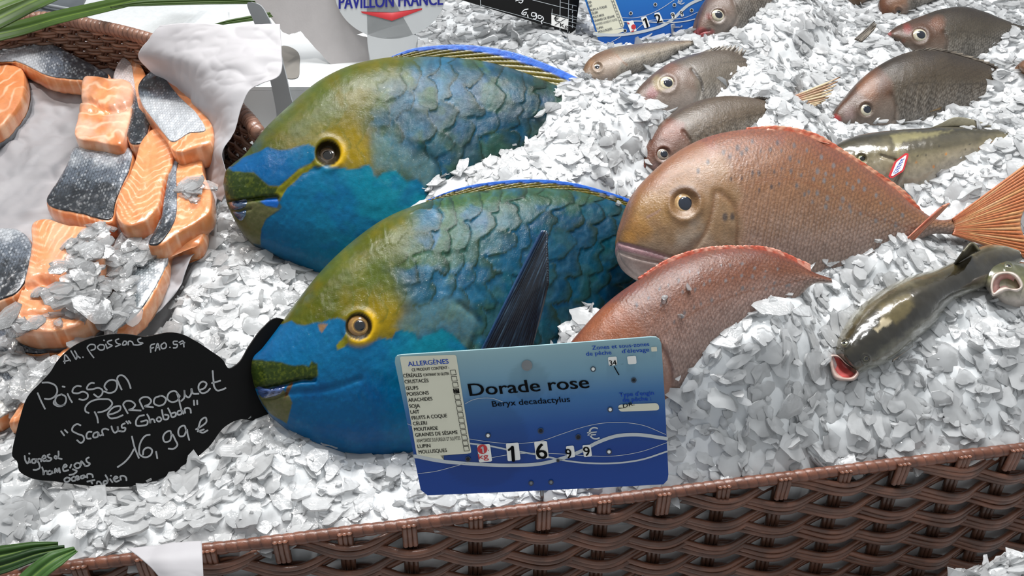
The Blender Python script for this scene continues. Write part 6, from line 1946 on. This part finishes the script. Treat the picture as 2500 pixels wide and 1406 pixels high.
for r in range(10):
    mb = MB()
    f = (r + 0.9) / 10.6
    ph = tt_ * nst
    w = 0.004 * np.cos(math.pi * (ph + r))
    for k in (-1, 1):
        P = rimP * (1 - f) + basP * f + outd * w[:, None] + np.array([0, 0, 0.0021 * k])
        V, F = tube(P, 0.0024, 6)
        mb.add(V, F, reed_cols(V, 120 + r * 2 + k, '#6a4a3a', '#a67c64'))
    mb.build('woven_band', M['wick'], wb, col=True)
for i in range(1, nst):
    k = int(i / nst * 259)
    f = np.linspace(0, 1, 10)[:, None]
    mb = MB()
    for q in (-1, 1):
        dt = nrm(rimP[min(k + 1, 259)] - rimP[k - 1])
        V, F = tube(rimP[k] * (1 - f) + basP[k] * f + dt * 0.0025 * q, 0.0021, 6)
        mb.add(V, F, reed_cols(V, 160 + i, '#54382b', '#7f5a48'))
    mb.build('stake', M['wick'], wb, col=True)
m_ = 1200
Q = np.stack([np.interp(np.linspace(0, 1, m_), tt_, rimP[:, k]) for k in range(3)], 1)
T = nrm(np.gradient(Q, axis=0))
N1 = nrm(np.cross(T, [0, 0, 1.0]))
N2 = np.cross(N1, T)
sl_ = np.concatenate([[0], np.cumsum(np.linalg.norm(np.diff(Q, axis=0), axis=1))])
tw = np.mod(sl_[:, None] / 0.0075 + a[None] / (2 * math.pi), 1.0)
rr = 0.0075 + 0.0012 * np.sqrt(np.clip(1 - (2 * tw - 1) ** 2, 0, 1))
V = Q[:, None] + rr[..., None] * (np.cos(a)[None, :, None] * N1[:, None] + np.sin(a)[None, :, None] * N2[:, None])
Cr = mixc(c('#7d5644'), c('#9d7460'), fbm(sl_ * 140, sl_ * 0, 2, 6)[:, None] + 0 * tw)
Cr = mixc(Cr, c('#3f281e'), sm(0.12, 0.0, np.minimum(tw, 1 - tw)) * 0.8)
mk('rim', V.reshape(-1, 3), [gridf(m_, 14, False, True)], M['wick'], wb, Cr.reshape(-1, 3))

# ------------------------------------------------------------------ trays and the upright behind
def block(name, poly, lift, th, material, root=None, n=None):
    pl = G0.moved(lift)
    B = np.asarray(poly, float) if n is None else crom(poly, n, True)
    Vt = pl.hit(B[:, 0], B[:, 1])
    Vb = Vt - np.array([0, 0, th])
    k = len(B)
    j = np.arange(k)
    return mk(name, np.vstack([Vt, Vb]), [j[None], (j[::-1] + k)[None], np.stack([j, j + k, (j + 1) % k + k, (j + 1) % k], -1)], material, root, smooth=False)


tag(block('foam_lid', rrect([(165, 40), (250, -60), (660, -60), (640, 60), (600, 175), (440, 180)], 1) if False else [(196, 30), (240, -60), (660, -60), (640, 70), (610, 190), (450, 190)], 0.035, 0.03, M['foam']),
    'white foam lid lying behind the salmon basket under the thin green leaf', 'lid')
dk = thing('dark_tray', 'dark grey tray edge behind the wicker basket at the top left', 'tray', G(np.array(130.), np.array(40.), 0.0))
block('tray_base', [(-40, 70), (60, -60), (225, -60), (196, 30), (330, 75), (200, 120)], 0.012, 0.012, M['dark'], dk)
mb = MB()
V, F = tube(G(np.array([60., 110, 165, 200, 260, 335]), np.array([-10., 12, 22, 33, 52, 76]), 0.018), 0.003, 8)
mb.add(V, F)
mb.build('tray_lip', M['greyp'], dk)

tr = thing('white_tray', 'white plastic tray with a slot handle behind the rear parrotfish head', 'tray', G(np.array(700.), np.array(305.), 0.0))
PT = lean(700, 315, 72, 0)
PT = Plane(PT.o + np.array([0, 0.02, -0.01]), PT.n)
plate('tray_wall', tr, PT, [(520, 216), (860, 216), (860, 330), (520, 330)], 0.004, M['white'])
PT2 = lean(700, 216, 22, 0)
PT2 = Plane(PT.hit(np.array(700.), np.array(216.)) + np.array([0, 0.11, -0.01]), PT2.n)
plate('tray_back', tr, PT2, [(560, 20), (900, 20), (900, 214), (560, 214)], 0.004, M['white'])
lt = PT.hit(np.array([520., 860.]), np.array([216., 216.]))
l2 = PT2.hit(np.array([520., 860.]), np.array([214., 214.]))
V, F = solid(np.stack([np.stack([lt[0], lt[1]]), np.stack([l2[0], l2[1]])]), 0.004)
mk('tray_ledge', V, F, M['white'], tr, smooth=False)
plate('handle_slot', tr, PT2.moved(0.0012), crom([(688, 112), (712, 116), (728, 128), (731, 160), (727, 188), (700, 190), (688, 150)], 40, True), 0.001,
      mat('slot_shade_plastic', c('#77736d'), rough=0.7, vary=0.06))  # flat plate; the shade inside the slot is put into its colour
PU = lean(708, 316, 76, 0)
PU = Plane(PU.o + np.array([0, 0.008, 0]), PU.n)
up = thing('grey_upright', 'smooth grey plastic upright strip beside the raised white paper', 'strip', PU.hit(np.array(708.), np.array(316.)))
plate('strip', up, PU, crom([(606, 5), (634, 12), (652, 38), (672, 85), (692, 160), (708, 230), (726, 330), (684, 335), (674, 270), (658, 190), (640, 120), (622, 60)], 90, True), 0.004, M['greyp'])

# ------------------------------------------------------------------ palm leaves
def blade(label, pts, wid, twist=0.3, fold=0.25, dk='#22380f', lt='#4c6a1e', seed=1, group='palm leaves at the upper left'):
    A = np.asarray(pts, float)
    n = 70
    C3 = crom(np.array([W(x, y, d) for x, y, d in A]), n)
    t = np.linspace(0, 1, n)
    w = np.interp(t, np.linspace(0, 1, len(wid)), wid)
    T = nrm(np.gradient(C3, axis=0))
    view = nrm(CAM - C3)
    up = nrm(view * 0.7 + np.array([0, 0, 0.6]))
    S = nrm(np.cross(T, up))
    Nn = np.cross(S, T)
    v = np.linspace(-1, 1, 15)
    P = C3[:, None] + S[:, None] * (v[None, :, None] * w[:, None, None] / 2) + Nn[:, None] * ((np.abs(v)[None] ** 1.3 * fold * w[:, None] / 2 + twist * 0.002 * np.sin(v * 9)[None])[..., None])
    V, F = solid(P, 0.0005)
    k = np.abs(v)[None] + 0 * t[:, None]
    Cc = mixc(c(lt), c(dk), 0.5 + 0.5 * np.sin(v[None] * 16 + 0.4 * t[:, None]) * 0.35)
    Cc = mixc(Cc, c('#7f9838'), sm(0.10, 0.0, k) * 0.5)
    Cc = Cc * (0.8 + 0.4 * fbm(t * 7, t * 0, 3, seed))[:, None, None]
    Cc = Cc.reshape(-1, 3)
    root = mk('palm_leaf', V, F, M['leaf'], None, np.vstack([Cc, Cc]))
    tag(root, label, 'leaf', group)
    return root


blade('long green palm leaf arching across the wicker rim at the upper left', [(-60, 96, 0.86), (40, 74, 0.90), (140, 46, 0.96), (250, 20, 1.03), (360, -6, 1.10), (460, -34, 1.18)], [.022, .021, .020, .018, .014], seed=3)
blade('broad dark palm leaf filling the top left corner', [(-80, 82, 0.80), (0, 44, 0.83), (60, 14, 0.86), (130, -18, 0.90), (190, -50, 0.94)], [.026, .028, .027, .024], seed=5)
blade('palm leaf lying over the broad one at the very corner', [(-70, 30, 0.78), (-10, 6, 0.80), (60, -20, 0.83), (120, -50, 0.86)], [.024, .024, .022], seed=7, dk='#2a4214', lt='#587626')
blade('thin flat palm leaf running level along the top edge', [(270, 18, 1.02), (340, 10, 1.05), (440, 6, 1.08), (540, 4, 1.11), (626, 6, 1.13)], [.003, .009, .010, .010, .006], seed=9, fold=0.15)
blade('short thin leaf pointing at the torn grey card', [(505, 66, 1.04), (560, 54, 1.06), (610, 46, 1.08), (662, 36, 1.10)], [.002, .007, .009, .009], seed=11, fold=0.15)
G2 = 'palm leaves at the lower left'
blade('palm leaf tip lying on the front rim at the lower left', [(-60, 1372, 0.545), (20, 1354, 0.55), (90, 1338, 0.556), (142, 1330, 0.562)], [.016, .014, .010, .004], seed=13, dk='#1f3a16', lt='#4a7030', group=G2)
blade('dark palm leaf beneath the leaf tip at the lower left', [(-60, 1400, 0.535), (20, 1378, 0.54), (90, 1354, 0.547), (158, 1338, 0.556)], [.012, .012, .010, .004], seed=15, dk='#162c12', lt='#2f5222', group=G2)
blade('folded palm leaf hanging over the front rim at the lower left', [(50, 1440, 0.525), (85, 1405, 0.532), (130, 1370, 0.54), (184, 1342, 0.552)], [.014, .014, .013, .005], seed=17, dk='#24431a', lt='#55803a', group=G2)

# ------------------------------------------------------------------ crushed ice
def xy(poly):
    P = np.asarray(poly, float)
    return G(P[:, 0], P[:, 1])[:, :2]


PAP_XY = xy(PAPER_REG)
TRAY_XY = xy([(-600, -150), (1010, -150), (930, 130), (900, 190), (800, 230), (700, 330), (620, 340), (560, 300), (380, 60), (-600, 60)])
IP = np.array([p for p, s, w in ICE_C])
ISG = np.array([s for p, s, w in ICE_C])
IW = np.array([w for p, s, w in ICE_C])
IDZ = IP[:, 2] - gz(IP[:, 0], IP[:, 1])


def ice_h(x, y, detail=True):
    sh = np.shape(x)
    x, y = np.ravel(x), np.ravel(y)
    out = np.zeros(len(x))
    for a0 in range(0, len(x), 40000):
        xs, ys = x[a0:a0 + 40000], y[a0:a0 + 40000]
        r2 = (xs[:, None] - IP[None, :, 0]) ** 2 + (ys[:, None] - IP[None, :, 1]) ** 2
        w = IW * np.exp(-r2 / (2 * ISG ** 2)) + 1e-12
        w2 = np.exp(-r2 / (2 * 0.10 ** 2)) + 1e-9
        wide = (w2 * IDZ).sum(1) / (w2.sum(1) + 1.5)
        out[a0:a0 + 40000] = ((w * IDZ).sum(1) + 0.12 * 0.65 * wide) / (w.sum(1) + 0.12)
    out = out * sm(0.0, 0.075, y - rim_y(x))
    z = gz(x, y) + out
    z = z - 0.035 * sm(-0.012, 0.02, sdf(x, y, PAP_XY)) - 0.06 * sm(-0.02, 0.03, sdf(x, y, TRAY_XY))
    if detail:
        z = z + 0.003 * (fbm(x * 95, y * 95, 3, 71) - 0.5) + 0.014 * (fbm(x * 16, y * 16, 3, 51) - 0.5) + 0.009 * (np.abs(fbm(x * 42, y * 42, 3, 61) - 0.5) * 2 - 0.3)
    return z.reshape(sh)


def rim_y(x):
    return RA_[1] + (x - RA_[0]) * AL[1] / AL[0]


gx = np.linspace(-1.05, 1.15, 760)
gt = 0.006 + 1.5 * np.linspace(0, 1, 520) ** 1.25
X, T_ = np.meshgrid(gx, gt, indexing='ij')
Y = rim_y(X) + T_
Z = ice_h(X, Y)
Z = Z - 0.010 * sm(0.03, 0.0, T_) + 0.004
FR = np.stack([X[:, 0], Y[:, 0], Z[:, 0] - 0.20], -1)[:, None]
ICEV = np.concatenate([FR, np.stack([X, Y, Z], -1)], 1)
mb_ice = MB()
mb_ice.add(ICEV, [gridf(*ICEV.shape[:2])])


def flakes(P, N, R, seed, th=0.0016, up=0.0, kk=8):
    """irregular ice flakes (vectorised): centre P, normal N, radius R"""
    rs = np.random.RandomState(seed)
    m = len(P)
    N = nrm(N + rs.normal(0, 0.17, (m, 3)) + (rs.rand(m, 1) < up) * rs.normal(0, 0.9, (m, 3)))
    N = np.where(N[:, 2:3] < 0.05, -N, N)
    e1 = nrm(np.cross(N, rs.normal(size=(m, 3))))
    e2 = np.cross(N, e1)
    ang = (np.arange(kk) + rs.uniform(-0.3, 0.3, (m, kk))) * 2 * math.pi / kk
    a1, a2, b1, b2 = [rs.rand(m, 1) * 6.283 for _ in range(4)]
    rad = R[:, None] * (0.85 + 0.16 * np.sin(2 * ang + a1) + 0.12 * np.sin(3 * ang + a2) + rs.uniform(-0.09, 0.09, (m, kk)))
    el = rs.uniform(0.42, 0.95, (m, 1))
    u, v = np.cos(ang) * rad, np.sin(ang) * rad * el
    curv = rs.uniform(-0.12, 0.25, (m, 1)) * (u ** 2 + v ** 2) / R[:, None]
    t = th * rs.uniform(0.5, 1.6, (m, 1))
    jig = rs.normal(0, 0.035, (m, kk)) * R[:, None]
    top = P[:, None] + u[..., None] * e1[:, None] + v[..., None] * e2[:, None] + (t / 2 - curv + jig)[..., None] * N[:, None]
    mid = top - (top - P[:, None]) * 0.30 + N[:, None] * (t * 0.18)[..., None]
    bot = P[:, None] + (u * 0.94)[..., None] * e1[:, None] + (v * 0.94)[..., None] * e2[:, None] + (-t / 2 - curv + jig)[..., None] * N[:, None]
    ct = P + N * t * 0.65
    cb = P - N * t * 0.5
    # rim vertices are doubled so the flat faces keep crisp edges
    V = np.concatenate([top, mid, ct[:, None], top, bot, bot, cb[:, None]], 1)
    q = 5 * kk + 2
    j = np.arange(kk)
    j2 = (j + 1) % kk
    o3, o4, o5 = 2 * kk + 1, 3 * kk + 1, 4 * kk + 1
    f3 = np.vstack([np.stack([kk + j, kk + j2, np.full(kk, 2 * kk)], -1), np.stack([o5 + j2, o5 + j, np.full(kk, 5 * kk + 1)], -1)])
    f4 = np.vstack([np.stack([j, j2, kk + j2, kk + j], -1), np.stack([o3 + j, o4 + j, o4 + j2, o3 + j2], -1)])
    base = (np.arange(m) * q)[:, None, None]
    return V.reshape(-1, 3), [(f3[None] + base).reshape(-1, 3), (f4[None] + base).reshape(-1, 4)]


rs = np.random.RandomState(12)


def on_ice(n, seed, rlo, rhi):
    rs = np.random.RandomState(seed)
    x = rs.uniform(-0.95, 1.05, n)
    t = 0.004 + 1.25 * rs.rand(n) ** 1.15
    y = rim_y(x) + t
    P = np.stack([x, y, 0 * x], -1)
    rel = P - CAM
    keep = (sdf(x, y, PAP_XY) < 0.004) & (sdf(x, y, TRAY_XY) < 0.01)
    dpt = np.maximum((np.stack([x, y, gz(x, y)], -1) - CAM) @ FWD, 0.1)
    u = x / dpt
    keep &= np.abs(u) < 0.72
    x, y, t = x[keep], y[keep], t[keep]
    e = 0.004
    z = ice_h(x, y)
    nx = -(ice_h(x + e, y, False) - ice_h(x - e, y, False)) / (2 * e)
    ny = -(ice_h(x, y + e, False) - ice_h(x, y - e, False)) / (2 * e)
    N = nrm(np.stack([nx, ny, np.ones_like(nx)], -1))
    R = np.exp(rs.uniform(math.log(rlo), math.log(rhi), len(x)))
    z = z - 0.010 * sm(0.03, 0.0, t) + 0.004
    P = np.stack([x, y, z], -1) + N * rs.uniform(-0.002, 0.004, (len(x), 1))
    return P, N, R


P, N, R = on_ice(20000, 21, 0.006, 0.018)
Vf, Ff = flakes(P, N, R, 31, up=0.08, kk=12)
P, N, R = on_ice(14000, 22, 0.0025, 0.007)
Vg, Fg = flakes(P, N, R, 32, th=0.0014, up=0.15, kk=8)
nb = mb_ice.n
mb_ice.add(Vf, Ff)
mb_ice.add(Vg, Fg)
nfl = sum(len(f) for f in Ff) + sum(len(f) for f in Fg)
# loose clear chips resting on the fish
chips = []
for body, lst in ((B2, [(1470, 470, 15), (1492, 484, 16), (1508, 500, 9), (1030, 880, 0)]), (B4, [(1620, 735, 9), (1680, 705, 11), (1660, 772, 7)]), (B1, [(1448, 262, 12), (1496, 270, 12)]), (BT, [(2300, 420, 18), (2330, 428, 14)])):
    for x, y, r in lst:
        if r:
            p, n_ = body.near(x, y)
            chips.append((p + n_ * 0.002, n_, r * px_scale(body.plane, x, y)))
Vc, Fc = flakes(np.array([k[0] for k in chips]), np.array([k[1] for k in chips]), np.array([k[2] for k in chips]), 77, th=0.004, kk=9)
mb_ice.add(Vc, Fc)
ncl = sum(len(f) for f in Fc)
nbase = len(gridf(*ICEV.shape[:2]))
# polygons are written base, (tri,quad) flakes, (tri,quad) crumbs, chips
midx = np.concatenate([np.zeros(nbase), np.ones(nfl), np.full(ncl, 2)]).astype(int)
ice = mb_ice.build('crushed_ice', None, None, mats=[M['ice'], M['flake'], M['clear']], midx=midx)
tag(ice, 'bed of crushed white ice flakes under and between the fish', 'ice', kind='stuff')

# chips spilled over the salmon
rs = np.random.RandomState(5)
L = []
for x, y, s_, k in ((230, 650, 62, 34), (225, 720, 55, 50), (290, 690, 45, 34), (330, 620, 40, 16), (190, 765, 50, 30), (260, 770, 55, 50), (60, 880, 60, 40), (100, 905, 50, 30), (30, 940, 40, 16), (485, 505, 22, 8), (240, 590, 30, 14), (20, 850, 30, 20)):
    for _ in range(k):
        L.append((x + rs.normal(0, s_ * 0.5), y + rs.normal(0, s_ * 0.5)))
L = np.array(L)
bpy.context.view_layer.update()
dgr = bpy.context.evaluated_depsgraph_get()
hp, hn = [], []
for g_ in G(L[:, 0], L[:, 1], 0.03):
    ok, loc, nn, _, ob, _ = SC.ray_cast(dgr, Vector((g_[0], g_[1], 1.45)), Vector((0, 0, -1)))
    if ok and ob.name.split('.')[0] in ('flesh', 'skin', 'paper_liner', 'crushed_ice'):
        hp.append(np.array(loc))
        nn = np.array(nn) * (1 if nn[2] > 0 else -1)
        hn.append(nrm(nn + np.array([0, -0.15, 0.9])))
hp, hn = np.array(hp), np.array(hn)
P = hp + hn * (0.001 + 0.006 * rs.rand(len(hp), 1) ** 2)
Vc, Fc = flakes(P, hn, rs.uniform(0.004, 0.018, len(hp)), 78, th=0.0018, kk=12)
tag(mk('ice_chips', Vc, Fc, M['clear'], None), 'clear ice chips spilled over the salmon pieces', 'ice', kind='stuff')

# heap in front of the basket, lower right corner
hc = W(2610.0, 1480.0, 0.565)
u_ = np.linspace(0, 1, 60)
w_ = np.linspace(0, 2 * math.pi, 120, endpoint=False)
U_, W_ = np.meshgrid(u_, w_, indexing='ij')
hx, hy = hc[0] + 0.19 * U_ * np.cos(W_), hc[1] - 0.02 + 0.075 * U_ * np.sin(W_)
hz_ = hc[2] + 0.085 - 0.20 * U_ ** 2 + 0.012 * (fbm(hx * 30, hy * 30, 3, 8) - 0.5)
Vh = np.stack([hx, hy, hz_], -1)
mb = MB()
mb.add(Vh, [gridf(60, 120, False, True)])
q = rs.rand(1500, 2)
uu, ww = np.sqrt(q[:, 0]) * 0.95, q[:, 1] * 2 * math.pi
P = np.stack([hc[0] + 0.19 * uu * np.cos(ww), hc[1] - 0.02 + 0.075 * uu * np.sin(ww), hc[2] + 0.087 - 0.20 * uu ** 2], -1)
Nh = nrm(np.stack([0.22 * 2 * uu * np.cos(ww) / 0.19, 0.22 * 2 * uu * np.sin(ww) / 0.075, np.ones_like(uu)], -1))
V, F = flakes(P, Nh, rs.uniform(0.004, 0.012, 1500), 79, up=0.25)
k0 = len(gridf(60, 120, False, True))
mb.add(V, F)
tag(mb.build('crushed_ice', None, None, mats=[M['ice'], M['flake']], midx=np.concatenate([np.zeros(k0), np.ones(sum(len(f) for f in F))]).astype(int)), 'small heap of crushed ice outside the wicker basket at the lower right corner', 'ice', kind='stuff')

# ------------------------------------------------------------------ counter and room
V, F = box((-1.7, 0.05, 0.0), (3.4, 0, 0), (0, 2.1, 0), (0, 0, 0.78))
o = mk('counter', V, F, M['counter'], None, smooth=False)
o['kind'] = 'structure'
V, F = box((-3, -2.5, -0.05), (6, 0, 0), (0, 6, 0), (0, 0, 0.05))
o = mk('floor', V, F, M['floor'], None, smooth=False)
o['kind'] = 'structure'
V, F = box((-3, 3.0, 0.0), (6, 0, 0), (0, 0.1, 0), (0, 0, 3.0))
o = mk('wall_back', V, F, M['wall'], None, smooth=False)
o['kind'] = 'structure'

# ------------------------------------------------------------------ light
wd = bpy.data.worlds.new('room_light')
SC.world = wd
wd.use_nodes = True
nt = wd.node_tree
bg = nt.nodes.get('Background') or nt.nodes.new('ShaderNodeBackground')
bg.inputs['Color'].default_value = (0.93, 0.97, 1.0, 1)
bg.inputs['Strength'].default_value = 0.46


def area(name, loc, target, sx, sy, power, colr=(1, 1, 1)):
    l = bpy.data.lights.new(name, 'AREA')
    l.shape = 'RECTANGLE'
    l.size, l.size_y = sx, sy
    l.energy = power
    l.color = colr
    o = bpy.data.objects.new(name, l)
    COL.objects.link(o)
    o.location = loc
    o.rotation_euler = (Vector(target) - Vector(loc)).to_track_quat('-Z', 'Y').to_euler()
    return o


def spot(name, loc, target, power, ang, blend=0.5, r=0.03, colr=(1, 1, 1)):
    l = bpy.data.lights.new(name, 'SPOT')
    l.energy = power
    l.spot_size = math.radians(ang)
    l.spot_blend = blend
    l.shadow_soft_size = r
    l.color = colr
    o = bpy.data.objects.new(name, l)
    COL.objects.link(o)
    o.location = loc
    o.rotation_euler = (Vector(target) - Vector(loc)).to_track_quat('-Z', 'Y').to_euler()
    return o


area('ceiling_panel', (0.1, 1.5, 2.75), (0, 0.8, 1.0), 1.6, 0.5, 40)
spot('rail_and_fill_spot', (-0.35, 1.35, 2.5), (-0.15, 0.62, 1.05), 34, 40, 0.6, 0.035, (1, 0.98, 0.95))
spot('rail_and_fill_spot', (0.45, 1.45, 2.5), (0.30, 0.75, 1.05), 24, 42, 0.7, 0.035, (1, 0.97, 0.93))
spot('rail_and_fill_spot', (-0.9, 1.1, 2.5), (-0.45, 0.75, 1.05), 30, 44, 0.7, 0.035, (1, 0.95, 0.9))
spot('rail_and_fill_spot', (1.0, 1.3, 2.5), (0.6, 1.0, 1.1), 16, 44, 0.7, 0.035, (1, 0.97, 0.93))
spot('rail_and_fill_spot', (0.25, 0.72, 2.6), (0.25, 0.52, 1.03), 38, 50, 0.9, 0.06, (0.97, 0.99, 1.0))  # added fill light to brighten the front ice, not one of the rail lamps
SC.cycles.max_bounces = 10
SC.cycles.diffuse_bounces = 8
SC.cycles.glossy_bounces = 3
SC.cycles.transmission_bounces = 4
SC.cycles.transparent_max_bounces = 10
SC.cycles.caustics_reflective = False
SC.cycles.caustics_refractive = False
SC.cycles.sample_clamp_indirect = 4.0
